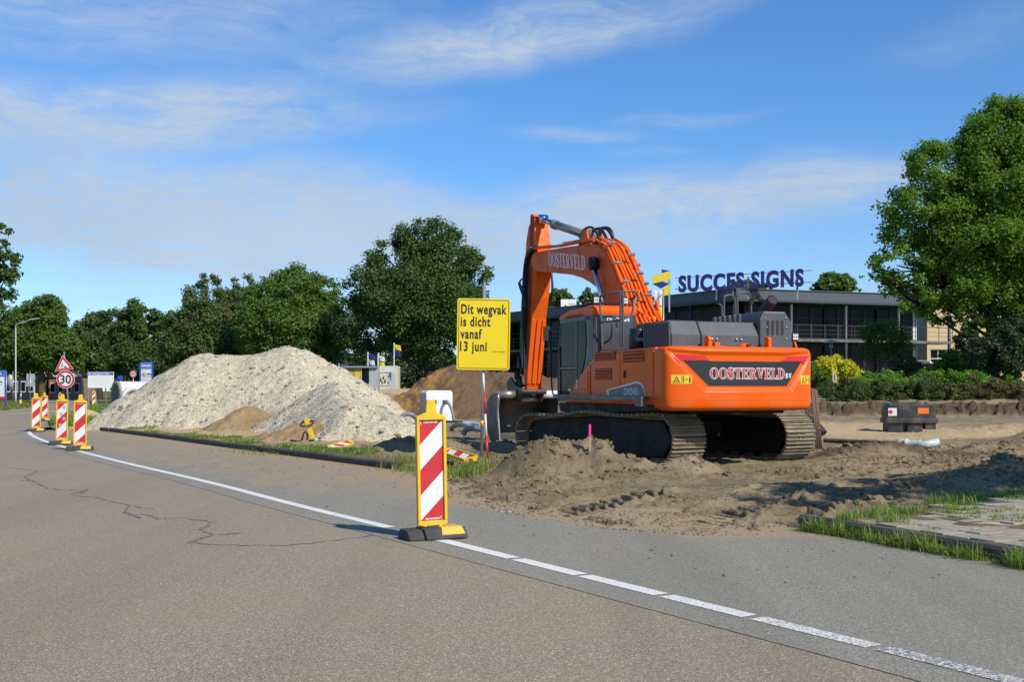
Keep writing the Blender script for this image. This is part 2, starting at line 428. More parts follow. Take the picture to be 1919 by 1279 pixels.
def soil_mat():
    k = NT('construction soil')
    at = k.n('ShaderNodeAttribute'); at.attribute_name = 'zone'; sp = k.n('ShaderNodeSeparateColor'); k.l(at.outputs['Color'], sp.inputs[0])
    n1 = k.noise(.8, 6, .62); n2 = k.noise(5, 8, .68); n3 = k.noise(28, 5, .65)
    soil = k.mix(k.rng(n2, .32, .70), (.172, .126, .072), (.335, .260, .158))
    soil = k.mix(k.rng(n1, .42, .62, 0, .7), soil, (.395, .312, .190))
    soil = k.mix(k.rng(n3, .52, .68, 0, .48), soil, (.115, .080, .048)); n4 = k.noise(75, 4, .7); soil = k.mix(k.rng(n4, .57, .68, 0, .45), soil, (.085, .058, .036)); soil = k.mix(k.rng(n4, .42, .30, 0, .45), soil, (.44, .345, .215))
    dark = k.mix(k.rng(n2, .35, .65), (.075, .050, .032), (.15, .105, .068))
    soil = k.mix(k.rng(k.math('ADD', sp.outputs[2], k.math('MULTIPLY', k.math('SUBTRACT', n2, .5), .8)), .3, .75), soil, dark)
    sand = k.mix(k.rng(n2, .3, .7), (.47, .33, .17), (.60, .46, .27))
    soil = k.mix(k.rng(k.math('ADD', sp.outputs[1], k.math('MULTIPLY', k.math('SUBTRACT', n2, .5), .9)), .3, .75), soil, sand)
    turf = k.mix(k.rng(n2, .3, .7), (.055, .085, .018), (.13, .15, .035))
    turf = k.mix(k.rng(n1, .45, .7, 0, .7), turf, (.20, .17, .06))
    soil = k.mix(k.rng(k.math('ADD', sp.outputs[0], k.math('MULTIPLY', k.math('SUBTRACT', n2, .5), .9)), .35, .7), soil, turf)
    k.col(soil); k.set(rough=.95, spec=.15)
    b = k.bump(k.noise(22, 8, .72), 1.0, .045); k.bump(k.noise(80, 4, .65), .8, .014, b)
    return k.m
SOIL = soil_mat()
def attr(o, rgb):
    a = o.data.color_attributes.new('zone', 'FLOAT_COLOR', 'POINT'); n = len(o.data.vertices)
    d = np.ones((n, 4), np.float32); d[:, :3] = rgb; a.data.foreach_set('color', d.ravel())
def sheet(name, pts, z, mat):
    m = MB(); m.add([(x, y, z) for x, y in pts], [tuple(range(len(pts)))]); o = m.build(name, mat, fix=False); return structure(o)

# ---- base ground out to the horizon
def grid_quads(r, c):
    i = np.arange(r * c).reshape(r, c)
    return np.stack([i[:-1, :-1].ravel(), i[:-1, 1:].ravel(), i[1:, 1:].ravel(), i[1:, :-1].ravel()], 1)
gx = np.sinh(np.linspace(-5.2, 5.2, 161)) * 30; gy = np.concatenate([np.linspace(-300, -12, 12), np.linspace(-8, 130, 90), 130 + np.sinh(np.linspace(.08, 5.2, 50)) * 45])
GX, GY = np.meshgrid(gx, gy)
GZ = rise(GX, GY) - .12 + .09 * sstep(108, 125, GY) * 1
GZ = np.where((GX / np.maximum(GY, 1) < -.30) & (GY > 60), np.minimum(GZ, -.03), GZ)
g = mesh_np('ground', np.stack([GX, GY, GZ], -1).reshape(-1, 3), grid_quads(*GX.shape), SOIL, True); structure(g)
attr(g, np.tile([1., 0, 0], (GX.size, 1)))

# ---- brown carriageway, grey lane, markings
yy = np.concatenate([np.linspace(-8, 40.5, 90)]); seam = [(float(lineX(y)) - .40 / math.cos(.54) * 1.0, float(y)) for y in yy]
far = [(-17.8, 41.5), (-18.6, 46), (-20.4, 50), (-23.6, 60), (-28.5, 75), (-33, 88), (-38.5, 105), (-76, 200), (-112, 300)]
left = [(-128, 300), (-86, 200), (-53, 129), (-40.5, 95), (-37.6, 84), (-34, 70), (-29, 50), (-26, 30), (-24, 0), (-24, -8)]
sheet('road', seam + far + left, 0.0, ROAD)
ys = np.linspace(-8, 41.5, 220); T = np.linspace(0, 1, 30)
LX2, LY2 = [], []
SPILL = [(-2.1, 20.9), (-1.55, 19.4), (-1.05, 18.0), (-.85, 16.2), (-.6, 14.7), (.2, 13.1), (1.06, 11.95), (1.9, 11.45), (2.6, 11.45), (3.15, 11.85)]
XA = lineX(ys) - .40 / math.cos(.54); XB = kerbX(ys) + .02
LX2 = XA[:, None] + (XB - XA)[:, None] * T[None, :]; LY2 = np.repeat(ys[:, None], 30, 1)
lane = mesh_np('lane', np.stack([LX2, LY2, np.full_like(LX2, .004)], -1).reshape(-1, 3), grid_quads(*LX2.shape), LANE); structure(lane)
dk = kerbX(LY2) - LX2
sp_d, _ = poly_sd(LX2, LY2, SPILL + [(6, 14), (2, 24)])
s = .62 * np.exp(-np.maximum(dk - .0, 0) / .55) * .6 + .52 * np.exp(np.minimum(sp_d, 0) / .35) + .42 * sstep(13, 17, LY2) * sstep(.4, 1.3, LX2 - XA[:, None])
s = s + .28 * np.exp(-((LX2 - .9) ** 2 + (LY2 - 10.6) ** 2) / 1.2)
s = s * sstep(.25, .9, LX2 - XA[:, None])
attr(lane, np.stack([s.ravel()] * 3, 1))
# white edge line: long unbroken stretch, then worn lengths with narrow gaps
def strip_on(Y0, Y1, hw, off=0.0, n=14):
    y = np.linspace(Y0, Y1, n); x = lineX(y) + off; dx = np.gradient(x, y); nx = 1 / np.sqrt(1 + dx ** 2); ny = -dx * nx
    return x, y, nx * hw, ny * hw
V, Q, W = [], [], []
for (a, b, wear) in [(40.3, 31, .3), (31, 12.0, .35), (11.8, 9.80, .3), (9.74, 8.92, .3), (8.87, 8.05, .4), (8.00, 7.28, .5), (7.22, 6.42, .7), (6.37, 5.62, 1.0), (5.57, 4.9, .9), (4.8, 4.0, .8), (3.9, 3.2, .8), (3.1, 2.2, .8)]:
    x, y, nx, ny = strip_on(a, b, .072, n=60 if a - b > 8 else 10); o = len(V)
    for i in range(len(x)): V += [(x[i] - nx[i], y[i] - ny[i], .008), (x[i] + nx[i], y[i] + ny[i], .008)]; W += [wear, wear]
    Q += [(o + 2 * i, o + 2 * i + 1, o + 2 * i + 3, o + 2 * i + 2) for i in range(len(x) - 1)]
# far edge line of the curving road
fx = [(-31.2, 62), (-30.6, 66), (-31.0, 72), (-32.2, 79), (-35.2, 93), (-39.5, 106)]
fx = chaikin(fx, 2); o = len(V)
for x, y in fx: V += [(x - .09, y, .008), (x + .09, y, .008)]; W += [.2, .2]
Q += [(o + 2 * i, o + 2 * i + 1, o + 2 * i + 3, o + 2 * i + 2) for i in range(len(fx) - 1)]
mk = mesh_np('road_marking', np.array(V), np.array(Q), PAINT); structure(mk); attr(mk, np.stack([np.array(W)] * 3, 1))
# sealed cracks wandering over the brown asphalt
m = MB()
CR = [[(15, 877), (42, 880), (72, 884), (48, 897), (62, 903), (92, 917), (130, 920), (160, 920), (132, 928), (180, 934), (215, 942), (246, 949), (235, 962), (280, 968), (300, 974), (345, 972), (402, 980), (378, 995), (402, 1004), (372, 1012), (355, 1018), (420, 1023), (535, 1024), (600, 1018), (700, 1004)],
      [(402, 1004), (455, 1000)], [(246, 949), (290, 955)], [(235, 962), (262, 972)], [(62, 903), (40, 901)], [(160, 920), (150, 926)]]
for ci, line in enumerate(CR):
    P = [gp(u, v) for u, v in line]; D = []
    for i in range(len(P) - 1):
        for t in np.linspace(0, 1, 7)[:-1]:
            D.append((P[i][0] + (P[i + 1][0] - P[i][0]) * t + rng.normal(0, .018), P[i][1] + (P[i + 1][1] - P[i][1]) * t + rng.normal(0, .03)))
    D.append(P[-1]); vs = []
    for i, (x, y) in enumerate(D):
        a, b = D[max(i - 1, 0)], D[min(i + 1, len(D) - 1)]; t = Vector((b[0] - a[0], b[1] - a[1])); t = t.normalized() if t.length else Vector((1, 0))
        w = rng.uniform(.005, .022); vs += [(x - t.y * w, y + t.x * w, .0044 + .0006 * ci), (x + t.y * w, y - t.x * w, .0044 + .0006 * ci)]
    m.add(vs, [(2 * i, 2 * i + 1, 2 * i + 3, 2 * i + 2) for i in range(len(D) - 1)])
structure(m.build('crack_seal', SEAL, fix=False))

# ---- kerbs: stones laid end to end
def kerb_line(pts, name, h=.135, w=.13, L=1.0):
    P = [Vector(p) for p in pts]; acc = []; m = MB()
    d = 0; out = [P[0]]
    for a, b in zip(P[:-1], P[1:]):
        seg = (b - a).length; t = L - d
        while t < seg: out.append(a + (b - a) * (t / seg)); t += L
        d = seg - (t - L)
    out.append(P[-1])
    for a, b in zip(out[:-1], out[1:]):
        t = (b - a).normalized(); n = Vector((t.y, -t.x))     # to the site side when walking towards the camera
        if n.x < 0: n = -n
        g = .006; a2, b2 = a + t * g, b - t * g; hh = h + rng.uniform(-.008, .008)
        prof = [(0, -.1), (0, hh - .03), (.025, hh), (w, hh - .002), (w, -.1)]
        vs = [(q.x + n.x * o, q.y + n.y * o, z) for q in (a2, b2) for o, z in prof]
        m.add(vs, [tuple(range(5)), tuple(range(5, 10)), *[(i, (i + 1) % 5, 5 + (i + 1) % 5, 5 + i) for i in range(5)]])
    return structure(m.build(name, KERB))
kerb_line([(float(kerbX(y)), float(y)) for y in np.linspace(20.9, 42.6, 60)] + [(-17.0, 44), (-17.9, 45.2), (-19.0, 46.8), (-20.6, 50.5), (-23.8, 60)], 'kerb')
kerb_line([(float(kerbX(y)), float(y)) for y in np.linspace(12.0, .5, 40)], 'kerb')

# ---- heights of the site
SITE = SPILL + [(float(kerbX(y)), float(y)) for y in (9.4, 6.5, 1, -6)] + [(90, -6), (90, 140), (-60, 140)] + [(x, y) for x, y in zip(EX[::-1][2:], EY[::-1][2:])] + [(float(kerbX(y)), float(y)) for y in (40, 35.1, 28.4, 25, 22)]
NSP = len(SPILL) - 1
MOUNDS = [(.55, 18.5, .56, .52, 0, .47), (1.25, 18.6, .46, .5, 0, .40), (.0, 18.4, .35, .4, 0, .20), (1.9, 18.2, .6, .5, 0, .22), (2.75, 18.6, .45, .4, 0, .22), (.9, 16.9, 1.2, .4, -.1, .08),
          (6.6, 22.6, .9, .6, 0, .26), (7.6, 22.7, .8, .55, 0, .15), (8.6, 23.0, .9, .6, 0, .08), (9.8, 23.6, .8, .6, 0, .14), (11.2, 24.6, 1.3, .9, .2, .18), (13.2, 26, 1.4, 1.0, .2, .22), (10.6, 27.5, 1.6, .7, 0, .10),
          (5.0, 14.6, .8, .45, .3, .12), (7.6, 17.0, 1.5, .7, .3, .26), (6.2, 16.0, 1.3, .5, .2, .10), (4.1, 13.6, .35, .3, 0, .12), (-1.6, 25.2, .8, .5, 0, .22), (-2.5, 25.6, .7, .45, 0, .25), (-.2, 26.0, .7, .6, 0, .2),
          (3.0, 17.4, 1.4, .3, -.05, .06), (5.8, 19.3, 1.5, .3, .05, .08), (14.5, 29, 1.6, .9, 0, .4), (15, 35, 2.2, 1, 0, .3)]
PITS = [(-1.25, 27.6, .9, .8, .55), (-2.35, 24.6, .5, .45, .3), (-.35, 27.0, .5, .5, .35), (11.6, 38, 4.2, 6.5, .16)]
TRACKS = [((.30, 13.05), (1.95, 15.6), .34), ((1.80, 11.95), (3.8, 15.9), .36), ((2.75, 11.95), (4.9, 15.9), .30), ((4.3, 17.0), (9.5, 19.6), .30), ((4.6, 18.6), (12.5, 21.4), .30), ((5.0, 20.6), (13.5, 24.2), .28)]
def site_height(x, y, far=False):
    d0, idx = poly_sd(x, y, SITE)
    spill = idx < NSP
    wob = fbm(x * 1.6, y * 1.6, 4, 2) * .45 + fbm(x * 6, y * 6, 3, 5) * .12
    edge = np.where(spill, sstep(-.25, .9, d0 + wob), sstep(.03, .11, d0))
    base = np.where(spill, -.005 + .10 * sstep(.3, 4.5, d0), .11) + rise(x, y)
    rough = .16 + .34 * sstep(-.05, .30, fbm(x * .55, y * .9, 3, 6)) + .30 * sstep(3.5, 5.5, x) * sstep(15.5, 17.5, y) * sstep(31, 27, y); dark = np.zeros(x.shape); h = np.zeros(x.shape)
    wx_, wy_ = x + fbm(x * .9, y * .9, 3, 3) * .5, y + fbm(x * .9, y * .9, 3, 4) * .5
    for (cx, cy, rx, ry, a, k) in MOUNDS:
        u = (wx_ - cx) * math.cos(a) + (wy_ - cy) * math.sin(a); v = -(wx_ - cx) * math.sin(a) + (wy_ - cy) * math.cos(a)
        q = np.exp(-((u / rx) ** 2 + (v / ry) ** 2)); h += k * q; rough = np.maximum(rough, q * min(1.2, .45 + k * 1.6))
    for (cx, cy, rx, ry, k) in PITS:
        q = sstep(1.15, .75, np.sqrt(((wx_ - cx) / rx) ** 2 + ((wy_ - cy) / ry) ** 2)); h -= k * q
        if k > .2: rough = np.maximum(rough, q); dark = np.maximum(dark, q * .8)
    rg_ = np.exp(-((wy_ - 22.6 - .25 * np.clip(x - 9, 0, 9)) / .55) ** 2) * sstep(5.0, 5.8, x) * sstep(11, 9.5, x); rough = np.maximum(rough, rg_ * .75); dark = np.maximum(dark, rg_ * .8)
    tm_ = np.zeros(x.shape)
    for (a, b, hw) in TRACKS:
        L = math.hypot(b[0] - a[0], b[1] - a[1]); tx, ty = (b[0] - a[0]) / L, (b[1] - a[1]) / L; sa = (x - a[0]) * tx + (y - a[1]) * ty; ta = (x - a[0]) * ty - (y - a[1]) * tx
        tm_ = np.maximum(tm_, sstep(hw + .25, hw, np.abs(ta)) * sstep(-.3, .2, sa) * sstep(L + .3, L - .2, sa))
    rough = np.where(spill, np.maximum(rough, .62 * sstep(1.3, .2, d0)), rough) * (1 - .85 * tm_); h = h * (1 - .5 * tm_)
    # vertical cut where the excavation ends towards the hedge
    cut = sstep(0, .35, y + fbm(x * .7, y * .1, 3, 6) * 1.2 - 52) * sstep(8, 13, x)
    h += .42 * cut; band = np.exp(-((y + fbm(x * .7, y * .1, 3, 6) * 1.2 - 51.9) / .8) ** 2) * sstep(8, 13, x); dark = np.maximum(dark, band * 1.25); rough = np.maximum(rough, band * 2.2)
    h += .07 * fbm(x * .45, y * .45, 3, 0) + (1 - .8 * tm_) * .035 * fbm(x * 1.9, y * 1.9, 3, 1) * (.6 + rough)
    h += rough * (.075 * fbm(x * 4.2, y * 4.2, 4, 7) + .13 * rough * np.maximum(0, .62 - worley(x * 2.9, y * 2.9, 2)) + .14 * rough * np.maximum(0, .60 - worley(x * 6.5, y * 6.5, 5)) + .085 * np.maximum(0, .6 - worley(x * 13, y * 13, 8)))
    h += (1 - .6 * tm_) * .020 * fbm(x * 11, y * 11, 3, 9)
    for (a, b, hw) in TRACKS:
        L = math.hypot(b[0] - a[0], b[1] - a[1]); tx, ty = (b[0] - a[0]) / L, (b[1] - a[1]) / L
        sa = (x - a[0]) * tx + (y - a[1]) * ty; ta = (x - a[0]) * ty - (y - a[1]) * tx + .06 * np.sin(sa * 1.3)
        m_ = sstep(hw + .05, hw - .03, np.abs(ta)) * sstep(-.2, .25, sa) * sstep(L + .2, L - .3, sa)
        ph = (sa + np.sign(ta) * .10 + np.abs(ta) * .80) / .25
        lug = sstep(.1, .42, np.abs((ph % 1) - .5) * 2 - .28)
        berm = np.exp(-((np.abs(ta) - hw - .04) / .07) ** 2) * sstep(-.2, .25, sa) * sstep(L + .2, L - .3, sa)
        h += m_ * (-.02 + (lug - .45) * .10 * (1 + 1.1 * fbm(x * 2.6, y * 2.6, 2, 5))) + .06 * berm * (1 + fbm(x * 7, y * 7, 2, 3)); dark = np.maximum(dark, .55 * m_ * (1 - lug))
    kerbdamp = np.where(spill, 1, sstep(.1, 1.0, d0))
    z = -.05 + edge * (base + .05 + h * kerbdamp * sstep(0, .5, d0 + .3))
    # under the paving and the excavator keep it level
    rel_x, rel_y = x - 3.3, y - 11.7; S_ = rel_x * .4 - rel_y * .917; N_ = rel_x * .917 + rel_y * .4
    pv = sstep(-.5, .1, S_ - (.3 - .45 * N_)) * sstep(-.2, .1, N_) * sstep(5.0, 4.4, N_) * sstep(9.4, 9, S_)
    z = z * (1 - pv) + (.108 + .034 * fbm(x * 2.2, y * 2.2, 3, 1)) * pv
    ex = np.exp(-(((x - 2.9) / 3.6) ** 4 + ((y - 22.9) / 3.4) ** 4)); z = z * (1 - ex) + (.09 + .04 * fbm(x * 3, y * 3, 3, 1) + .02 * fbm(x * 11, y * 11, 3, 4)) * ex
    return z, d0, spill, rough, dark, pv
def zones(x, y, z, d0, spill, rough, dark, pv):
    n = fbm(x * 1.3, y * 1.3, 4, 4)
    grass = np.where(spill, 0, sstep(1.5, .3, d0 + n * .7) * sstep(19.8, 21, y) * sstep(44, 38, y) * .62)
    grass = np.maximum(grass, sstep(57, 60, y + n * 2) * sstep(-14, 6, x - 0 * y) * 1.0)
    grass = np.maximum(grass, sstep(.22, .30, -x / np.maximum(y, 1)) * sstep(56, 64, y)); grass = np.maximum(grass, sstep(80, 90, y)); grass = np.maximum(grass, .45 * pv + .2 * pv * n)
    sand = sstep(24, 32, y) * sstep(-.02, -.10, x / np.maximum(y, 1)) * .85
    sand = np.maximum(sand, np.exp(-(((x - 11.6) / 4.4) ** 4 + ((y - 38) / 7) ** 4)) * 1.0) * (grass < .8)
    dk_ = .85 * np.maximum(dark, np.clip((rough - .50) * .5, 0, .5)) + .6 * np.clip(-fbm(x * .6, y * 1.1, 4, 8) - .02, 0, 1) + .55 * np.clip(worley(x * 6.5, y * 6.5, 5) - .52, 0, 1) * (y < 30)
    dk_ = np.maximum(dk_, sstep(17.0, 20.5, y) * sstep(3.5, 5, x) * .22 * (y < 30))
    dk_ = np.where(spill, np.maximum(dk_, .62 * sstep(1.1, .1, d0) * (.6 + 1.2 * np.clip(fbm(x * 2.2, y * 2.2, 3, 3) + .25, 0, 1))), dk_)
    return np.stack([grass.ravel(), sand.ravel(), dk_.ravel()], 1)
def patch(name, yv, xl, xr, nc):
    t = np.linspace(0, 1, nc); Y = np.repeat(yv[:, None], nc, 1); X = xl(yv)[:, None] + (xr(yv) - xl(yv))[:, None] * t[None, :]
    z, d0, sp_, ro, da, pv = site_height(X, Y)
    o = mesh_np(name, np.stack([X, Y, z], -1).reshape(-1, 3), grid_quads(*X.shape), SOIL, True); structure(o)
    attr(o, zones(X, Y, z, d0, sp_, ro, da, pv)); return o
nearY = 7.0 * (27.0 / 7.0) ** np.linspace(0, 1, 600)
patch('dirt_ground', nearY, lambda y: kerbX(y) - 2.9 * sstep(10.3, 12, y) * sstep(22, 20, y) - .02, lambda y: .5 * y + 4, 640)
midY = 26.8 * (128.0 / 26.8) ** np.linspace(0, 1, 260)
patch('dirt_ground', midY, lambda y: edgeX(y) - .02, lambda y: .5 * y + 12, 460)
def zat(x, y):
    x = np.atleast_1d(np.array(x, float)); y = np.atleast_1d(np.array(y, float)); return site_height(x, y)[0]
def z1(x, y): return float(zat(x, y)[0])

# ---- loose clods on the dug soil
def ico(sub):
    bm = bmesh.new(); bmesh.ops.create_icosphere(bm, subdivisions=sub, radius=1); V = np.array([v.co[:] for v in bm.verts]); Fq = np.array([[v.index for v in f.verts] for f in bm.faces]); bm.free(); return V, Fq
IV, IF = ico(2)
def lumps(name, xy, z, r, mat, squash=.7, seed=1, jitter=.28, parent=None):
    rs = np.random.RandomState(seed); n = len(xy); V = np.repeat(IV[None], n, 0) * (1 + rs.normal(0, jitter, (n, len(IV), 1)).clip(-.5, .6))
    sc = np.stack([r * rs.uniform(.7, 1.4, n), r * rs.uniform(.7, 1.4, n), r * rs.uniform(.5, 1.0, n) * squash / .7], 1); V = V * sc[:, None, :]
    a = rs.uniform(0, 6.28, n); c, s_ = np.cos(a)[:, None], np.sin(a)[:, None]
    V = np.stack([V[..., 0] * c - V[..., 1] * s_, V[..., 0] * s_ + V[..., 1] * c, V[..., 2]], -1)
    V += np.concatenate([xy, z[:, None]], 1)[:, None, :]
    Fq = (IF[None] + (np.arange(n) * len(IV))[:, None, None]).reshape(-1, 3)
    return mesh_np(name, V.reshape(-1, 3), Fq, mat, False, parent)
n = 60000; yq = 11 * (27 / 11) ** rng.rand(n); xq = kerbX(yq) - 2.6 + rng.rand(n) * (.47 * yq + 2.6 - kerbX(yq) + 1)
zq, dq, sq, rq, _, pq = site_height(xq, yq); keep = (dq > .1) & (pq < .05) & (rng.rand(n) < np.clip((rq - .34) * .42 + .016, 0, .3)) & (~((np.abs(xq - 2.9) < 3.3) & (np.abs(yq - 22.9) < 3)))
xq, yq, zq, rq = xq[keep], yq[keep], zq[keep], rq[keep]; rad = (.012 + .045 * rng.rand(len(xq)) ** 3) * (.6 + .8 * rq)
CRUMB = M('soil crumbs', (.185, .145, .095), .95, c2=(.105, .080, .052), sc=3, amt=1, spec=.1)
CLOD = M('dry soil clods', (.225, .168, .102), .95, c2=(.115, .082, .050), sc=9, amt=1, bump=.6, bsc=50, spec=.1)
stuff(lumps('soil_clods', np.stack([xq, yq], 1), zq + rad * .15, rad, CLOD), 'brown clods and crumbs strewn over the dug soil')
n = 90000; yq = 11 * (25 / 11) ** rng.rand(n); xq = kerbX(yq) - 2.7 + rng.rand(n) * (.46 * yq + 2.7 - kerbX(yq) + .5)
zq, dq, sq, rq, daq, pq = site_height(xq, yq); keep = (dq > -.15) & (pq < .05) & (rng.rand(n) < np.clip(.05 + .8 * fbm(xq * 1.1, yq * 1.8, 4, 9) + .3 * daq, .015, .42)) & (~((np.abs(xq - 2.9) < 3.2) & (np.abs(yq - 22.9) < 2.9)))
xq, yq, zq = xq[keep], yq[keep], zq[keep]; IVs, IFs = IV, IF; IV, IF = ico(1); rad = (.005 + .012 * rng.rand(len(xq)) ** 3) * (yq / 15)
stuff(lumps('soil_crumbs', np.stack([xq, yq], 1), np.maximum(zq, .004) + rad * .2, rad, CRUMB, seed=9), 'fine brown crumbs scattered over soil and lane edge'); IV, IF = IVs, IFs
# crumbs and pebbles that  ended up on the lane
n = 420; yq = 8 + 18 * rng.rand(n); tq = rng.rand(n) ** .6; xq = lineX(yq) + .2 + (kerbX(yq) - lineX(yq) - .2) * tq
rad = .004 + .012 * rng.rand(n) ** 3
stuff(lumps('grit', np.stack([xq, yq], 1), np.full(n, .006), rad, CLOD, seed=3), 'grit and crumbs of soil on the grey lane')

# ---- heaps
def heap(name, label, cat, cx, cy, hw, hd, cones, mat, slope=.70, ns=(170, 150), amp=.10, seed=0, sub=None):
    x = np.linspace(cx - hw, cx + hw, ns[0]); y = np.linspace(cy - hd, cy + hd, ns[1]); X, Y = np.meshgrid(x, y)
    wxx = X + fbm(X * .8, Y * .8, 3, seed) * .35; wyy = Y + fbm(X * .8, Y * .8, 3, seed + 1) * .35
    Z = np.full(X.shape, -9.0)
    for (ax, ay, az, bx, by, bz, top) in cones:          # a ridge from a to b at the angle of repose, with a rounded top
        ex, ey = bx - ax, by - ay; L2 = ex * ex + ey * ey + 1e-9
        t = np.clip(((wxx - ax) * ex + (wyy - ay) * ey) / L2, 0, 1); d = np.hypot(wxx - ax - t * ex, wyy - ay - t * ey)
        hgt = az + (bz - az) * t - slope * (np.sqrt(d * d + top * top) - top)
        k = .18; Z = np.where(Z < -5, hgt, np.logaddexp(Z / k, hgt / k) * k)
    Z = Z + amp * fbm(X * 1.1, Y * 1.1, 4, seed + 2) + amp * .55 * fbm(X * 4.5, Y * 4.5, 3, seed + 3) + amp * .5 * np.maximum(0, .6 - worley(X * 3.5, Y * 3.5, seed + 1))
    G = zat(X.ravel(), Y.ravel()).reshape(X.shape)
    Z = np.maximum(Z, G - .25)
    keep = Z > G - .12
    q = grid_quads(*X.shape); kq = keep.ravel()[q].any(1); q = q[kq]
    used = np.unique(q); mp = np.zeros(X.size, int); mp[used] = np.arange(len(used))
    o = mesh_np(name, np.stack([X - cx, Y - cy, Z], -1).reshape(-1, 3)[used], mp[q], mat, True); o.location = (cx, cy, 0)
    tag(o, label, cat); return o, (X, Y, Z, G)
def gravel_mat():
    k = NT('pale crushed rubble')
    c = k.voro(24, out='Color'); sp = k.n('ShaderNodeSeparateColor'); k.l(c, sp.inputs[0])
    base = k.mix(sp.outputs[0], (.465, .398, .272), (.585, .51, .36))
    c2 = k.voro(12, out='Color'); s2 = k.n('ShaderNodeSeparateColor'); k.l(c2, s2.inputs[0])
    big = k.noise(.7, 6, .65); base = k.mix(k.rng(big, .50, .72, 0, .40), base, (.40, .365, .29))
    fd = k.math('MULTIPLY', k.rng(sp.outputs[1], .80, .90), k.rng(big, .3, .7, .25, .95))
    base = k.mix(fd, base, (.19, .18, .16)); base = k.mix(k.math('MULTIPLY', k.rng(s2.outputs[2], .9, .95), .6), base, (.22, .21, .19))
    base = k.mix(k.rng(s2.outputs[1], .93, .96), base, (.62, .58, .50))
    k.col(base); k.set(rough=.95, spec=.15)
    b = k.bump(k.voro(20), .8, .03); k.bump(k.noise(45, 6, .7), .6, .02, b); return k.m
GRAVEL = gravel_mat()
gh, (hx, hy, hz, hg) = heap('gravel_heap', 'big pale grey heap of crushed rubble along the kerb', 'gravel heap', -8.6, 40.5, 9.2, 12.5,
    [(-8.75, 44.3, 3.10, -8.2, 44.6, 3.05, .35), (-11.75, 44.4, 2.88, -9.6, 44.3, 2.80, .3), (-8.7, 43.9, 2.95, -7.7, 41.9, 1.85, .5), (-13.0, 44.2, 2.25, -12, 44.3, 2.7, .3), (-7.6, 44.4, 2.55, -7.2, 44.0, 2.3, .4),
     (-4.75, 31.9, 1.02, -4.1, 31.4, .98, .2), (-4.1, 31.4, .96, -3.1, 30.9, .62, .3), (-4.9, 33.2, .98, -6.2, 39.2, 1.75, .4), (-3.1, 30.9, .6, -2.3, 30.4, .22, .3)], GRAVEL, .68, (300, 380), .085, 1)
ii = rng.choice(hx.size, 9000); rr = (.014 + .055 * rng.rand(9000) ** 4); ok = (hz.ravel() > hg.ravel() + .05)[ii]; ii, rr = ii[ok], rr[ok]
RUB = M('grey rubble lumps', (.40, .37, .30), .95, c2=(.14, .135, .125), sc=2.2, amt=1, bump=.4, spec=.1)
lo = lumps('rubble_lump', np.stack([hx.ravel()[ii] + 8.6 + rng.normal(0, .03, len(ii)), hy.ravel()[ii] - 40.5 + rng.normal(0, .03, len(ii))], 1), hz.ravel()[ii], rr, RUB, seed=5, parent=gh); stuff(lo)
def sand_mat(name, a, b, c, streak=False):
    k = NT(name); n1 = k.noise(1.1, 7, .65); n2 = k.noise(9, 8, .7)
    base = k.mix(k.rng(n2, .32, .68), a, b)
    if streak:
        v = k.n('ShaderNodeMapping'); v.inputs['Rotation'].default_value = (0, .75, .35); v.inputs['Scale'].default_value = (1.7, .22, 1.7); k.l(k.tc.outputs['Object'], v.inputs['Vector'])
        sx_ = k.n('ShaderNodeSeparateXYZ'); k.l(k.tc.outputs['Object'], sx_.inputs[0]); base = k.mix(k.math('MULTIPLY', k.rng(k.noise(1.0, 5, .6, vec=v.outputs[0]), .44, .60), k.rng(sx_.outputs[0], -3.6, -1.2, 1, .03)), base, c)
        base = k.mix(k.rng(k.noise(4.0, 6, .7), .56, .70, 0, .7), base, (.10, .065, .04))
    else: base = k.mix(k.rng(n1, .45, .7, 0, .8), base, c)
    k.col(base); k.set(rough=.95, spec=.12); b2 = k.bump(k.noise(12, 8, .7), .7, .06); k.bump(k.noise(55, 4, .6), .4, .01, b2); return k.m
SANDY = sand_mat('yellow brown sand', (.25, .17, .082), (.38, .275, .145), (.19, .125, .065)); PALE = sand_mat('pale sand', (.46, .37, .23), (.56, .47, .31), (.40, .31, .18))
EARTH = sand_mat('heaped brown earth', (.095, .061, .036), (.170, .112, .068), (.38, .205, .062), True)
heap('sand_heap', 'small brown sand heap at the foot of the pale rubble heap', 'sand heap', -8.9, 38.4, 3.0, 2.8, [(-8.95, 38.6, .86, -8.8, 38.6, .85, .2), (-8.7, 38.6, .72, -7.2, 38.0, .22, .3)], SANDY, .64, (150, 130), .10, 2)
heap('sand_heap', 'low brown sand heap behind the yellow lifting tool', 'sand heap', -5.3, 31.4, 2.0, 1.6, [(-6.0, 31.6, .54, -5.1, 31.5, .52, .3), (-5.1, 31.5, .50, -4.3, 30.9, .22, .3)], SANDY, .5, (130, 110), .09, 4)
heap('sand_heap', 'little pale sand heap behind the leftmost front beacons', 'sand heap', -18.2, 49.0, 1.7, 2.2, [(-18.3, 49.3, .62, -17.9, 48.6, .42, .15)], PALE, .6, (60, 60), .04, 3)
heap('sand_heap', 'pale sand bank in front of the yellow site cabin', 'sand heap', -9.6, 66, 5.0, 4.0, [(-12.2, 66, 1.35, -7.2, 66, 1.32, .3)], SANDY, .45, (90, 60), .08, 6)
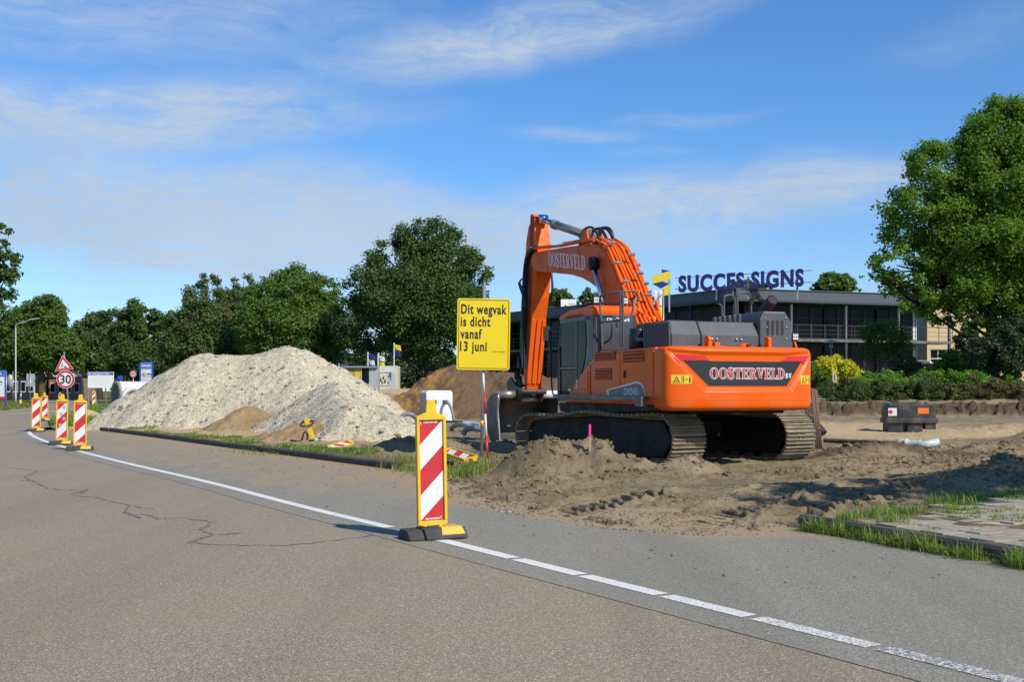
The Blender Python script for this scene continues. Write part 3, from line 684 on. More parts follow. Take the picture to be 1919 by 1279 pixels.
heap('earth_heap', 'long dark brown earth heap with orange streaks behind yellow sign', 'earth heap', -.6, 52.5, 8.2, 7.0,
     [(-4.0, 52.2, 1.9, -2.6, 52.6, 2.55, .2), (-2.55, 52.6, 2.55, -2.35, 52.8, 2.5, .25), (-2.0, 53, 2.45, -.2, 53, 2.25, .3), (-.2, 53, 2.2, 1.9, 52.6, 1.95, .4), (1.9, 52.6, 1.9, 4.2, 52.2, .95, .5), (-3.9, 52.2, 1.8, -5.2, 51.6, .8, .3)], EARTH, .68, (200, 160), .20, 5)
heap('earth_heap', 'low earth bank seen under the excavator cab', 'earth heap', 3.4, 40.0, 3.2, 2.2, [(1.9, 40, .62, 4.9, 40.2, .55, .3)], SANDY, .5, (80, 60), .10, 7)

# ---- old paving behind the kerb
TILE = M('grey concrete paving tiles', (.36, .315, .235), .9, c2=(.27, .235, .17), sc=5, amt=.9, bump=.4, bsc=70, dirt=(.30, .23, .15), dsc=1.6, damt=.6)
m = MB()
for i in range(-6, 31):
    for j in range(0, 15):
        sj = i * .303 + (.15 if j % 2 else 0); nj = .30 + j * .303
        if sj < .42 - .45 * nj + rng.uniform(-.12, .12) or sj > 9: continue
        x = 3.3 + sj * .4 + nj * .917; y = 11.7 - sj * .917 + nj * .4
        T = Matrix.Rotation(math.atan2(-.917, .4) + rng.normal(0, .012), 3, 'Z') @ Matrix.Rotation(rng.normal(0, .012), 3, 'X') @ Matrix.Rotation(rng.normal(0, .012), 3, 'Y')
        m.box((x, y, .094 + rng.normal(0, .005)), (.292, .292, .06), M=T)
structure(m.build('pavement', TILE, bevel=.006, seg=1))

# ---- grass blades
def grass_mat(name, a, b, c):
    k = NT(name); g = k.n('ShaderNodeNewGeometry'); k.col(k.mix(k.rng(g.outputs['Random Per Island'], .78, .92), k.mix(g.outputs['Random Per Island'], a, b), c)); k.set(rough=.6, spec=.3)
    t = k.n('ShaderNodeBsdfTranslucent'); t.inputs['Color'].default_value = (b[0] * 1.3, b[1] * 1.3, b[2], 1); x = k.n('ShaderNodeMixShader'); x.inputs[0].default_value = .3
    k.l(k.b.outputs[0], x.inputs[1]); k.l(t.outputs[0], x.inputs[2]); k.l(x.outputs[0], k.out.inputs['Surface']); return k.m
GRASS = grass_mat('grass blades', (.085, .165, .018), (.22, .33, .05), (.40, .35, .15)); DRYG = grass_mat('dry lawn grass', (.13, .16, .03), (.24, .25, .06), (.35, .30, .13))
def blades(name, xy, z, h, w, mat, seed=0, lean=.45):
    rs = np.random.RandomState(seed); n = len(xy); a = rs.uniform(0, 6.283, n); d = np.stack([np.cos(a), np.sin(a)], 1); p = np.stack([-d[:, 1], d[:, 0]], 1)
    L = np.abs(rs.normal(0, lean, n))[:, None]; h = h[:, None]; w = w[:, None]; B = np.concatenate([xy, z[:, None]], 1); V = np.zeros((n, 6, 3))
    for k, (f, ww, ll) in enumerate([(0, 1, 0), (.55, .8, .30), (1, .12, 1)]):
        c = B.copy(); c[:, :2] += d * L * h * ll; c[:, 2:] += h * f * (1 - .25 * L * f)
        V[:, 2 * k] = c; V[:, 2 * k + 1] = c; V[:, 2 * k, :2] -= p * w * ww / 2; V[:, 2 * k + 1, :2] += p * w * ww / 2
    b = (np.arange(n) * 6)[:, None]; Fq = np.concatenate([b + np.array([[0, 1, 3, 2]]), b + np.array([[2, 3, 5, 4]])], 0)
    return mesh_np(name, V.reshape(-1, 3), Fq, mat, True)
def clumped(n, per, xf, yf, spread):
    m = max(1, n // per); cx, cy = xf(m), yf(m); X = np.repeat(cx, per) + rng.normal(0, spread, m * per); Y = np.repeat(cy, per) + rng.normal(0, spread, m * per); return X, Y
# tufts: blades that fan out from a common root
def tufts(name, label, C, per, h, spread, lean, seed, w=(.005, .007)):
    C = np.array(C); X = np.repeat(C[:, 0], per) + rng.normal(0, spread, len(C) * per); Y = np.repeat(C[:, 1], per) + rng.normal(0, spread, len(C) * per); k = np.repeat(rng.uniform(.55, 1.25, len(C)), per)
    Z = np.maximum(zat(X, Y), 0.0) if len(X) < 400000 else np.zeros(len(X)); H = h * k * (.35 + .65 * rng.rand(len(X)))
    return stuff(blades(name, np.stack([X, Y], 1), Z, H, w[0] + w[1] * rng.rand(len(X)), GRASS, seed, lean), label)
t = 11.75 - 5.4 * rng.rand(150); t = t[fbm(t * 1.6, t * 0 + 3, 3, 2) > -.42]
tufts('grass', 'green grass fringe along the front of the right kerb', [(float(kerbX(q)) - .03 - .13 * rng.rand(), q) for q in t], 34, .20, .035, .95, 1)
tufts('grass', 'short weeds at the foot of the right kerb', [(float(kerbX(q)) - .02 - .10 * rng.rand(), q) for q in 11.8 - 5.5 * rng.rand(260)], 14, .06, .04, 1.2, 11)
sj = rng.uniform(-1.8, 8, 900); nj = rng.uniform(.2, 4.8, 900); ok = (sj > .2 - .45 * nj) & (fbm(sj * .9, nj * .9, 3, 6) > -.10); sj, nj = sj[ok], nj[ok]
snap = rng.rand(len(sj)) < .5; sj = np.where(snap, np.round(sj / .303) * .303 - .15, sj); nj = np.where(~snap, np.round(nj / .303) * .303 - .0, nj)
tufts('grass', 'grass growing between the old paving tiles', [(3.3 + a * .4 + b * .917, 11.7 - a * .917 + b * .4) for a, b in zip(sj, nj)], 26, .085, .045, 1.25, 2)
for_t = [(3.6, 12.2), (3.75, 12.05), (4.2, 12.75), (4.35, 12.9), (4.5, 12.7), (5.0, 13.4), (5.15, 13.55), (5.7, 13.9), (6.0, 14.1), (6.6, 14.5), (7.2, 15), (3.5, 11.7), (4.0, 12.4), (5.3, 13.2), (6.3, 14.0), (7.0, 14.6), (4.7, 12.3), (3.9, 11.6)]
tufts('grass', 'tall grass tufts at the broken edge of the paving', [(a + rng.normal(0, .08), b + rng.normal(0, .08)) for a, b in for_t for _ in range(3)], 40, .17, .05, .95, 3)
# verge behind the left kerb, and clumps in the gutter
t = 20.9 + 19 * rng.rand(1500) ** 1.3; off = .12 + 1.1 * rng.rand(1500) ** 1.4; ok = fbm(t * .55, off * .8, 3, 3) > .10; t, off = t[ok], off[ok]
X = np.repeat(kerbX(t) + off * 1.15, 16) + rng.normal(0, .07, len(t) * 16); Y = np.repeat(t + off * .3, 16) + rng.normal(0, .07, len(t) * 16)
stuff(blades('grass', np.stack([X, Y], 1), zat(X, Y), .03 + .075 * rng.rand(len(X)), .014 + .012 * rng.rand(len(X)), GRASS, 4, .6), 'patchy grass on the verge behind the left kerb')
G2 = [(*gp(780, 884), .13, 200, .3), (*gp(858, 894), .22, 320, .22), (*gp(830, 892), .14, 220, .3), (*gp(895, 884), .14, 160, .3), (*gp(480, 848), .12, 160, .5), (*gp(520, 853), .1, 100, .4), (*gp(755, 880), .16, 120, .2), (-1.1, 22.4, .15, 200, .45), (-.5, 21.6, .15, 160, .4), (-1.9, 22.6, .12, 120, .5)]
X = np.concatenate([rng.normal(a, sp_, k) for a, b, h, k, sp_ in G2]); Y = np.concatenate([rng.normal(b, sp_ * .7, k) for a, b, h, k, sp_ in G2]); H = np.concatenate([h * (.4 + .7 * rng.rand(k)) for a, b, h, k, sp_ in G2])
stuff(blades('grass', np.stack([X, Y], 1), np.maximum(zat(X, Y), 0), H, .010 + .008 * rng.rand(len(X)), GRASS, 5, .5), 'green grass clumps at the kerb by the striped beacon')
# rough grass round the left end of the site
ya = 43 + 45 * rng.rand(2600) ** 1.5; xa = np.interp(ya, EY, EX) + .15 + rng.rand(2600) * (3.2 + ya * .05); ok = fbm(xa * .5, ya * .3, 3, 5) > -.15; xa, ya = xa[ok], ya[ok]
X = np.repeat(xa, 8) + rng.normal(0, .12, len(xa) * 8); Y = np.repeat(ya, 8) + rng.normal(0, .2, len(xa) * 8)
stuff(blades('grass', np.stack([X, Y], 1), zat(X, Y), .12 + .28 * rng.rand(len(X)), .03 + .03 * rng.rand(len(X)), GRASS, 6, .45), 'rough grass at the far left end of the site')
ya = 80 + 60 * rng.rand(3000); xa = np.interp(ya, [80, 84, 95, 129, 200], [-37, -37.6, -40.5, -53, -86]) - .2 - rng.rand(3000) ** 1.5 * 22
X = np.repeat(xa, 5) + rng.normal(0, .25, 15000); Y = np.repeat(ya, 5) + rng.normal(0, .3, 15000)
stuff(blades('grass', np.stack([X, Y], 1), np.full(15000, -.05), .08 + .16 * rng.rand(15000), .06 + .05 * rng.rand(15000), DRYG, 7, .6), 'yellowish lawn grass left of the road')
# ================================================================ TREES, SHRUBS, BUILDINGS
def leaf_mat(name, a, b, c, tr=.25):
    k = NT(name); g = k.n('ShaderNodeNewGeometry'); r_ = g.outputs['Random Per Island']
    base = k.mix(r_, a, b); base = k.mix(k.rng(k.noise(.55, 3), .42, .66, 0, .75), base, c); k.col(base); k.set(rough=.5, spec=.35)
    t = k.n('ShaderNodeBsdfTranslucent'); t.inputs['Color'].default_value = (min(1, c[0] * 2.2), min(1, c[1] * 2.2), c[2] * 1.2, 1)
    x = k.n('ShaderNodeMixShader'); x.inputs[0].default_value = tr; k.l(k.b.outputs[0], x.inputs[1]); k.l(t.outputs[0], x.inputs[2]); k.l(x.outputs[0], k.out.inputs['Surface']); return k.m
BARK = M('bark', (.085, .065, .045), .9, c2=(.045, .035, .026), sc=4, amt=1, bump=.8, bsc=14, spec=.15)
BARKD = M('dark bark', (.045, .036, .027), .9, c2=(.026, .021, .017), sc=4, amt=1, bump=.8, bsc=14, spec=.1)
MOSSY = M('mossy bark', (.13, .11, .035), .9, c2=(.06, .05, .03), sc=3, amt=1, bump=.8, bsc=14, spec=.15)
LF_MAPLE = leaf_mat('maple leaves', (.070, .150, .012), (.108, .212, .022), (.14, .24, .03), .32)
LF_OAK = leaf_mat('oak leaves', (.035, .076, .016), (.064, .120, .026), (.080, .138, .032), .22)
LF_LIGHT = leaf_mat('lime leaves', (.058, .118, .016), (.10, .18, .028), (.12, .20, .035), .28)
LF_LARCH = leaf_mat('feathery leaves', (.055, .088, .02), (.088, .132, .034), (.105, .145, .04), .22)
LF_MID = leaf_mat('ash leaves', (.042, .092, .014), (.085, .155, .022), (.11, .18, .03), .28)
LF_DARK = leaf_mat('dark leaves', (.020, .042, .012), (.036, .065, .018), (.048, .078, .022), .15)
LF_GOLD = leaf_mat('golden leaves', (.50, .46, .02), (.66, .58, .03), (.36, .40, .03), .3)
LF_BRIGHT = leaf_mat('bright green leaves', (.075, .165, .014), (.13, .25, .025), (.15, .27, .03), .3)
LF_OLIVE = leaf_mat('olive red leaves', (.10, .085, .03), (.15, .115, .045), (.07, .11, .03), .2)
LF_HEDGE = leaf_mat('hedge leaves', (.034, .072, .014), (.062, .115, .022), (.095, .10, .03), .2)
LF_WILLOW = leaf_mat('grey green leaves', (.028, .055, .022), (.050, .085, .035), (.06, .095, .04), .18)
def leaf_cloud(blobs, n, size, seed, sub=(.24, .36), nsub=34, shell=.55, flat=0.0):
    """leaf-sized faces gathered in clumps that ride on a set of ellipsoids (x,y,z,rx,ry,rz)"""
    rs = np.random.RandomState(seed); area = np.array([(b[3] * b[5]) + .3 * b[4] * b[3] for b in blobs]); area = area / area.sum()
    C, Rr, Wt = [], [], []
    for b, a in zip(blobs, area):
        k = max(5, int(nsub * len(blobs) * a)); d = rs.normal(0, 1, (k, 3)); d /= np.linalg.norm(d, axis=1)[:, None]
        rad = shell + (1.0 - shell) * rs.rand(k, 1) ** .6
        C.append(np.array(b[:3]) + d * rad * np.array(b[3:])); r0 = (b[3] * b[4] * b[5]) ** (1 / 3)
        Rr.append(r0 * rs.uniform(sub[0], sub[1], k)); Wt.append(Rr[-1] ** 2)
    C = np.concatenate(C); Rr = np.concatenate(Rr); Wt = np.concatenate(Wt); Wt /= Wt.sum()
    idx = rs.choice(len(C), n, p=Wt); d = rs.normal(0, 1, (n, 3)); d /= np.linalg.norm(d, axis=1)[:, None]
    d[:, 2] *= .78; rad = rs.rand(n, 1) ** .45 * (1 + .22 * rs.normal(0, 1, (n, 1)).clip(-1, 2))
    P = C[idx] + d * Rr[idx][:, None] * rad
    nrm = d * .75 + rs.normal(0, .55, (n, 3)) + np.array([0, 0, .45]); nrm /= np.linalg.norm(nrm, axis=1)[:, None]
    t = np.cross(nrm, rs.normal(0, 1, (n, 3))); t /= np.linalg.norm(t, axis=1)[:, None] + 1e-9; b = np.cross(nrm, t)
    L = size * rs.uniform(.65, 1.35, (n, 1)); W_ = L * rs.uniform(.5, .75, (n, 1))
    V = np.stack([P - t * L * .5, P + b * W_ * .5 + nrm * L * .10, P + t * L * .5 - nrm * L * .08, P - b * W_ * .5 + nrm * L * .10], 1)
    q = np.arange(n * 4).reshape(n, 4)
    return V.reshape(-1, 3), q, C
def pix_blobs(bl, Y, o, depth=.85):
    out = []
    for b in bl:
        u, v, ru, rv = b[:4]; dy = b[4] if len(b) > 4 else 0.0
        rx, rz = ru / F * Y, rv / F * Y; out.append((wx(u, Y) - o[0], dy, wz(v, Y) - o[2], rx, min(rx, rz * 1.6) * depth, rz))
    return out
def tree(name, label, u, Y, bl, n, size, mat, tr=.3, seed=0, group=None, bark=None, depth=.85, cat='tree', lean=0.0, zb=None, limbs=True, top=.55, sub=(.24, .36), nsub=34, shell=.55):
    X = wx(u, Y); zb = float(rise(np.array(X), np.array(Y))) - .1 if zb is None else zb
    t = thing(name, label, cat, (X, Y, zb), 0, group)
    blobs = pix_blobs(bl, Y, (X, Y, zb), depth); V, q, C = leaf_cloud(blobs, n, size, seed, sub, nsub, shell)
    mesh_np('crown', V, q, mat, False, t)
    if limbs:
        rs = random.Random(seed); H = max(b[2] + b[5] for b in blobs); cx = sum(b[0] for b in blobs) / len(blobs); m = MB()
        pts = [(0, 0, -.3), (lean * .1 + rs.uniform(-.05, .05), 0, H * .18), (lean * .5 + cx * .25, rs.uniform(-.2, .2), H * .40), (lean + cx * .6, rs.uniform(-.3, .3), H * .58), (cx * .8 + lean, 0, H * .74)]
        P = chaikin(pts, 2); k = len(P); m.tube(P, [tr * (1.25 if i == 0 else 1) * (1 - .88 * i / (k - 1)) + .02 for i in range(k)], 10)
        for b in blobs:
            j = min(k - 2, max(2, int(k * rs.uniform(.22, .62)))); a = Vector(P[j]); e = Vector(b[:3]); mid = a.lerp(e, .5) + Vector((rs.uniform(-.3, .3), rs.uniform(-.3, .3), b[5] * .15))
            Q = chaikin([a, mid, e, e + (e - a) * .06], 2); m.tube(Q, [tr * .30 * (1 - .85 * i / (len(Q) - 1)) for i in range(len(Q))], 7)
            for z in range(3):
                f = e + Vector((rs.uniform(-1, 1) * b[3], rs.uniform(-1, 1) * b[4], rs.uniform(-.8, .9) * b[5])) * .8
                m.tube([mid, mid.lerp(f, .5) + Vector((0, 0, .2)), f], [tr * .2, tr * .13, tr * .04], 5)
        m.build('trunk', bark or BARK, t)
    return t
tree('maple_tree', 'tall bright green maple tree behind the hedge at right edge', 1862, 62,
     [(1890, 262, 92, 76), (1990, 270, 110, 95), (1775, 322, 82, 66), (1905, 350, 125, 92), (1735, 415, 88, 66), (1840, 445, 118, 82), (1960, 440, 120, 105), (1690, 500, 62, 42), (1790, 530, 105, 52), (1920, 545, 120, 58), (2060, 420, 110, 120), (1652, 512, 30, 20), (1715, 562, 50, 30), (1770, 585, 55, 28), (1840, 592, 60, 26), (1905, 612, 60, 34), (1855, 618, 40, 22), (1960, 600, 60, 40), (1665, 540, 32, 18), (1640, 520, 28, 14)],
     230000, .195, LF_MAPLE, .34, 11, bark=BARKD, sub=(.20, .33), nsub=64, shell=.45)
tree('oak_tree', 'large dark green oak rising behind the site cabin, left of yellow sign', 806, 113,
     [(796, 447, 56, 44), (843, 488, 52, 52), (884, 512, 34, 44), (745, 498, 56, 52), (692, 545, 48, 52), (790, 560, 105, 72), (872, 588, 44, 58), (702, 618, 56, 56), (800, 636, 86, 40), (656, 602, 32, 52), (900, 540, 20, 24)], 100000, .30, LF_OAK, .62, 12, sub=(.25, .40), nsub=54)
tree('lime_tree', 'broad mid green tree behind the peak of the pale rubble heap', 552, 119,
     [(552, 545, 58, 42), (594, 562, 42, 48), (503, 562, 46, 44), (545, 610, 85, 55), (612, 620, 38, 55), (480, 622, 44, 50), (550, 662, 92, 36)], 85000, .30, LF_LIGHT, .5, 13, sub=(.25, .40), nsub=54)
tree('larch_tree', 'feathery pointed tree with layered branches, left of the broad green one', 386, 124,
     [(390, 530, 22, 24), (384, 566, 42, 28), (374, 604, 58, 32), (384, 640, 70, 34), (362, 668, 66, 36)], 50000, .30, LF_LARCH, .4, 14, sub=(.3, .48))
tree('larch_tree', 'smaller feathery tree squeezed between two larger crowns', 449, 127,
     [(457, 536, 24, 22), (448, 570, 42, 30), (442, 612, 52, 36), (448, 655, 56, 40)], 40000, .30, LF_LARCH, .36, 15, sub=(.3, .48))
tree('round_tree', 'round crowned dark green tree above the blue place-name pylon', 262, 142,
     [(262, 602, 42, 36), (292, 630, 32, 42), (238, 640, 38, 44), (265, 672, 58, 40), (305, 675, 30, 40)], 50000, .36, LF_OAK, .45, 16, bark=MOSSY, sub=(.25, .4))
tree('olive_tree', 'pale olive tree in the gap left of the round crowned tree', 186, 172,
     [(206, 592, 22, 15), (182, 622, 38, 32), (172, 662, 48, 40), (215, 650, 26, 36), (150, 640, 20, 26)], 22000, .5, LF_LARCH, .4, 17, sub=(.28, .42))
tree('ash_tree', 'mid green tree with a mossy trunk beside the lamp posts', 79, 135,
     [(74, 588, 44, 36), (28, 622, 46, 38), (106, 632, 38, 38), (70, 652, 74, 38), (8, 662, 44, 38), (130, 664, 28, 36), (30, 690, 40, 20), (100, 690, 34, 16)], 66000, .36, LF_MID, .48, 18, bark=MOSSY, sub=(.22, .36), nsub=50)
tree('edge_tree', 'leafy branches reaching in at the left edge of the picture', -78, 76,
     [(-30, 440, 45, 36), (-22, 500, 62, 36), (4, 500, 34, 26), (2, 540, 40, 18), (-40, 570, 62, 50), (-90, 470, 70, 90)], 22000, .28, LF_OAK, .42, 19, sub=(.18, .3), nsub=44)
for nm, lb, u, Y, bl, n_, mt_ in [('background_tree', 'thin crown showing under the boom, above the white roof billboard', 1058, 132, [(1050, 560, 26, 17), (1036, 585, 26, 20), (1076, 572, 13, 13)], 3200, LF_MID),
        ('background_tree', 'dark crown peeping between the boom and the boom cylinder', 1108, 133, [(1106, 566, 20, 24), (1120, 590, 30, 20)], 3200, LF_OAK),
        ('background_tree', 'low crown showing through the blue roof letters', 1400, 128, [(1398, 538, 26, 12), (1430, 540, 16, 9), (1370, 545, 14, 8), (1290, 556, 10, 5)], 3200, LF_MID),
        ('background_tree', 'round crown behind the office roof, right of the blue letters', 1562, 128, [(1565, 533, 36, 19), (1530, 541, 14, 8), (1600, 545, 14, 8)], 5200, LF_LIGHT)]:
    tree(nm, lb, u, Y, bl, n_, .40, mt_, .3, int(u), group='trees behind the office')
# a far-off wood closes the view
rs = np.random.RandomState(5); fb = []
for i in range(70):
    u = -260 + i * 19; Yw = 205 + rs.uniform(-12, 30); fb.append((wx(u, Yw), Yw, wz(700 + rs.uniform(-22, 8), Yw), 34 / F * Yw, 3.5, (30 + rs.uniform(-6, 14)) / F * Yw))
V, q, _ = leaf_cloud(fb, 80000, .75, 5, nsub=18, sub=(.3, .5)); stuff(mesh_np('woods', V, q, LF_DARK), 'dark far-off wood behind the road and the site')
m = MB()
for i in range(90):
    u = rs.uniform(-80, 640); Yw = rs.uniform(185, 205); m.tube([(wx(u, Yw), Yw, -.2), (wx(u, Yw) + rs.uniform(-.4, .4), Yw, 9)], [.22, .12], 6)
stuff(m.build('woods_trunks', BARK), 'dark trunks standing in the far-off wood')
# shrubs and hedges on the plot at right
def shrub(name, label, u, Y, bl, n, size, mat, seed, cat='shrub', group=None, **kw): return tree(name, label, u, Y, bl, n, size, mat, .05, seed, group, cat=cat, **kw)
shrub('golden_shrub', 'rounded golden yellow shrub right behind the excavator', 1566, 63, [(1558, 688, 38, 22), (1582, 700, 30, 22), (1540, 704, 24, 22), (1566, 712, 46, 20)], 9000, .15, LF_GOLD, 31)
shrub('green_bush', 'bright green bush below the balcony at the right', 1786, 64, [(1788, 676, 32, 22), (1760, 694, 26, 18), (1814, 692, 28, 18), (1785, 700, 44, 18)], 7000, .17, LF_BRIGHT, 32)
shrub('slender_tree', 'slender dark leafy young tree in front of the office', 1640, 70, [(1655, 632, 42, 32), (1620, 622, 13, 26), (1688, 648, 24, 28), (1628, 664, 20, 14), (1606, 652, 13, 8)], 3600, .18, LF_MID, 33, cat='tree')
shrub('russet_shrub', 'thin russet and olive shrub beside the dark parked car', 1694, 66, [(1690, 684, 22, 24), (1712, 692, 18, 20), (1700, 664, 12, 12)], 3200, .14, LF_OLIVE, 34)
shrub('willow_shrub', 'large dense grey green shrub under the maple tree', 1892, 60.8, [(1862, 660, 44, 36), (1896, 630, 44, 34), (1930, 650, 50, 46), (1900, 682, 60, 30), (1840, 680, 24, 24)], 15000, .17, LF_WILLOW, 35)
shrub('dark_conifer', 'narrow almost black conifer against the yellow brick wall', 1822, 75, [(1838, 575, 10, 26), (1826, 605, 17, 26), (1818, 640, 26, 26), (1818, 668, 32, 22)], 7000, .17, LF_DARK, 36, cat='conifer')
shrub('green_shrub', 'ragged green shrub at the near end of the hedge beside excavator', 1540, 60, [(1536, 722, 22, 24), (1556, 735, 24, 18), (1528, 700, 10, 16)], 3800, .14, LF_MID, 37)
def hedge(name, label, u0, u1, Y, z0, z1_, dep, n, size, mat, seed):
    rs_ = np.random.RandomState(seed); bl = []; x0, x1 = wx(u0, Y), wx(u1, Y); k = max(3, int((x1 - x0) / .8))
    o = thing(name, label, 'hedge', ((x0 + x1) / 2, Y, z0))
    for i in range(k):
        for j in range(2): bl.append((x0 + (x1 - x0) * (i + .5) / k - (x0 + x1) / 2, rs_.uniform(-.5, .5) * dep + (j - .5) * dep * .5, (z1_ - z0) * (.42 + .25 * j) + rs_.uniform(-.08, .10), .62, dep * .42, (z1_ - z0) * .38))
    V, q, _ = leaf_cloud(bl, n, size, seed, nsub=12, sub=(.3, .45)); mesh_np('foliage', V, q, mat, False, o); return o
hedge('clipped_hedge', 'green hedge along the dug edge, left stretch', 1546, 1765, 56, .80, 1.98, 1.8, 30000, .10, LF_HEDGE, 41)
hedge('clipped_hedge', 'russet leaved hedge along the dug edge, right stretch', 1762, 2060, 56, .80, 2.02, 1.8, 34000, .10, LF_OLIVE, 42)
hedge('low_hedge', 'bright green low growth behind the clipped hedge', 1600, 2040, 60.5, 1.0, 2.36, 2.4, 22000, .16, LF_BRIGHT, 43)

# ---------------------------------------------------------------- buildings
GLASS = M('dark window glass', (.005, .006, .007), .05, spec=.08, c2=(.010, .011, .012))
FRAME = M('dark window frames', (.030, .034, .041), .5)
DARKW = M('dark facade panels', (.014, .015, .018), .6)
GREYM = M('grey blue roof fascia', (.088, .098, .118), .45, c2=(.07, .08, .098), sc=1.2)
WHITEM = M('off white trim', (.62, .63, .64), .5); STEEL = M('galvanised steel', (.42, .44, .46), .42, metal=.7, c2=(.30, .31, .33), sc=12); STEELD = M('dark painted steel', (.050, .056, .066), .5)
CONC = M('pale concrete', (.10, .098, .094), .85, c2=(.30, .295, .28), sc=3, bump=.3)
ob = thing('office_building', 'two storey dark glass office with grey fascia and balconies', 'office building', (15.6, 80, 1.5))
def win_meshes(w, h):
    f = MB()
    for (cx, cz, sx, sz) in [(0, h / 2 - .04, w, .08), (0, -h / 2 + .04, w, .08), (-w / 2 + .035, 0, .07, h - .16), (w / 2 - .035, 0, .07, h - .16), (0, 0, .05, h - .16), (-w / 4 - .005, .12 * h, w / 2 - .1, .05), (w / 4 + .005, .12 * h, w / 2 - .1, .05)]: f.box((cx, 0, cz), (sx, .10, sz))
    p = MB(); p.box((0, .025, 0), (w - .1, .02, h - .1)); return f, p
def wing(d, L, nrm, bay, ext=0.0):
    d = Vector(d).normalized(); nrm = Vector(nrm).normalized(); ang = math.atan2(d.y, d.x)
    P = lambda s_, o, z: (d.x * s_ + nrm.x * o, d.y * s_ + nrm.y * o, z - 1.5)
    def slab(name, s0, s1, o0, o1, z0, z1_, mat):
        m = MB(); m.add([P(a, o, z) for z in (z0, z1_) for (a, o) in ((s0, o0), (s1, o0), (s1, o1), (s0, o1))], [(3, 2, 1, 0), (4, 5, 6, 7), (0, 1, 5, 4), (1, 2, 6, 5), (2, 3, 7, 6), (3, 0, 4, 7)]); return m.build(name, mat, ob)
    slab('wall', .3, L, -12, -1.62, 0.6, 7.75, DARKW)
    slab('roof_slab', 0, L + ext, -12, .0, 7.74, 7.95, STEELD)
    slab('parapet', .05, L + .0, -11.5, -.28, 7.95, 8.66, GREYM); slab('roof_edge', .03, L + .02, -.30, -.20, 8.66, 8.72, GREYM)
    slab('gutter', 0, L + ext, .003, .07, 7.80, 7.93, STEELD)
    slab('balcony', 0, L + ext, -1.6, -.02, 5.0, 5.2, CONC)
    f, p = win_meshes(bay - .04, 2.46); f2, p2 = win_meshes(bay - .04, 3.2); k = int(L / bay); fm = pm = None
    for row, (ff, pp, zc) in enumerate(((f, p, 6.5), (f2, p2, 3.3))):
        W0 = None
        for i in range(k):
            if W0 is None: w_ = W0 = ff.build('window', FRAME, ob); g_ = pp.build('pane', GLASS, w_)
            else:
                w_ = W0.copy(); COL.objects.link(w_); w_.parent = ob; g_ = [c for c in W0.children][0].copy(); COL.objects.link(g_); g_.parent = w_
            w_.location = P(.35 + bay * (i + .5), -1.55, zc); w_.rotation_euler = (0, 0, ang)
    m = MB()
    for z in (5.55, 5.85): m.bar(P(.1, -.1, z), P(L + ext, -.1, z), .03, .03)
    m.bar(P(.1, -.1, 6.22), P(L + ext, -.1, 6.22), .06, .05)
    for i in range(int((L + ext) / 1.25) + 1): m.bar(P(.12 + i * 1.25, -.1, 5.2), P(.12 + i * 1.25, -.1, 6.2), .04, .04, up=(0, 1, 0))
    m.build('railing', FRAME, ob)
    n = max(2, round((L + ext) / 4.9))
    for i in range(n + 1):
        m = MB(); s_ = .15 + (L + ext - .3) * i / n; m.tube([P(s_, -.14 - .05, .5), P(s_, -.14 - .05, 7.74)], .12, 10); m.build('column', STEELD, ob)
    return P
PL = wing((-.539, .842, 0), 37, (-.842, -.539, 0), 2.45); PR = wing((15.3, 5.3, 0), 16.4, (5.3, -15.3, 0), 2.33, 2.4)
m = MB(); a = Vector((15.3, 5.3, 0)).normalized(); n_ = Vector((5.3, -15.3, 0)).normalized(); m.box(a * 16.55 - n_ * 1.75 + Vector((0, 0, 2.9)), (.34, .5, 6.7), math.atan2(5.3, 15.3)); m.build('end_pier', WHITEM, ob)
# rooftop letters on posts
NAVY = M('navy letters', (.030, .022, .17), .45); SIGNY = M('yellow sign sheet', (.78, .56, .015), .45)
A, B = Vector((wx(1272, 82.6), 82.6, 8.66)), Vector((wx(1507, 78.9), 78.9, 8.78)); dv = (B - A); Ls = dv.length; ex = dv.normalized()
sg = thing('rooftop_letters', 'big navy letters spelling SUCCES SIGNS on posts above the roof', 'roof sign', (A.x, A.y, A.z))
vs, fs = text_pts('SUCCES SIGNS', 1.58, 1.0, .05, .072, space=1.14); x0 = min(v[0] for v in vs); x1 = max(v[0] for v in vs); kx = Ls / (x1 - x0)
ez = Vector((0, 0, 1)); ey = ez.cross(ex)
m = MB(); m.add([ex * ((v[0] - x0) * kx) + ez * v[1] - ey * v[2] for v in vs], fs); m.build('lettering', NAVY, sg)
m = MB()
for z in (.20, 1.02): m.bar(ex * -.3 + ey * .14 + ez * z, ex * (Ls + .5) + ey * .14 + ez * z, .05, .05)
m.build('rail', STEEL, sg)
for u in (1344, 1404, 1494):
    f = (u - 1272) / 235; m = MB(); m.bar(ex * (Ls * f) + ey * .22 + ez * -1.0, ex * (Ls * f) + ey * .22 + ez * (1.1 if u != 1404 else .85), .12, .12, up=(0, 1, 0)); m.build('post', STEEL, sg)
Yl = 82.0
def PX(u, v, Y, o): return Vector((wx(u, Y), Y, wz(v, Y))) - Vector(o)
lo_ = (wx(1254, Yl), Yl, wz(585, Yl)); lg = thing('ribbon_sign', 'yellow and navy folded ribbon sign on a post left of letters', 'roof sign', lo_)
def flat(name, pts, mat, parent, Y, o, th=.05, off=0.0):
    m = MB(); p = [PX(u, v, Y, o) for u, v in pts]; k = len(p)
    m.add([q + Vector((0, off, 0)) for q in p] + [q + Vector((0, off + th, 0)) for q in p], [tuple(range(k)), tuple(range(k, 2 * k))[::-1]] + [(i, (i + 1) % k, k + (i + 1) % k, k + i) for i in range(k)]); return m.build(name, mat, parent)
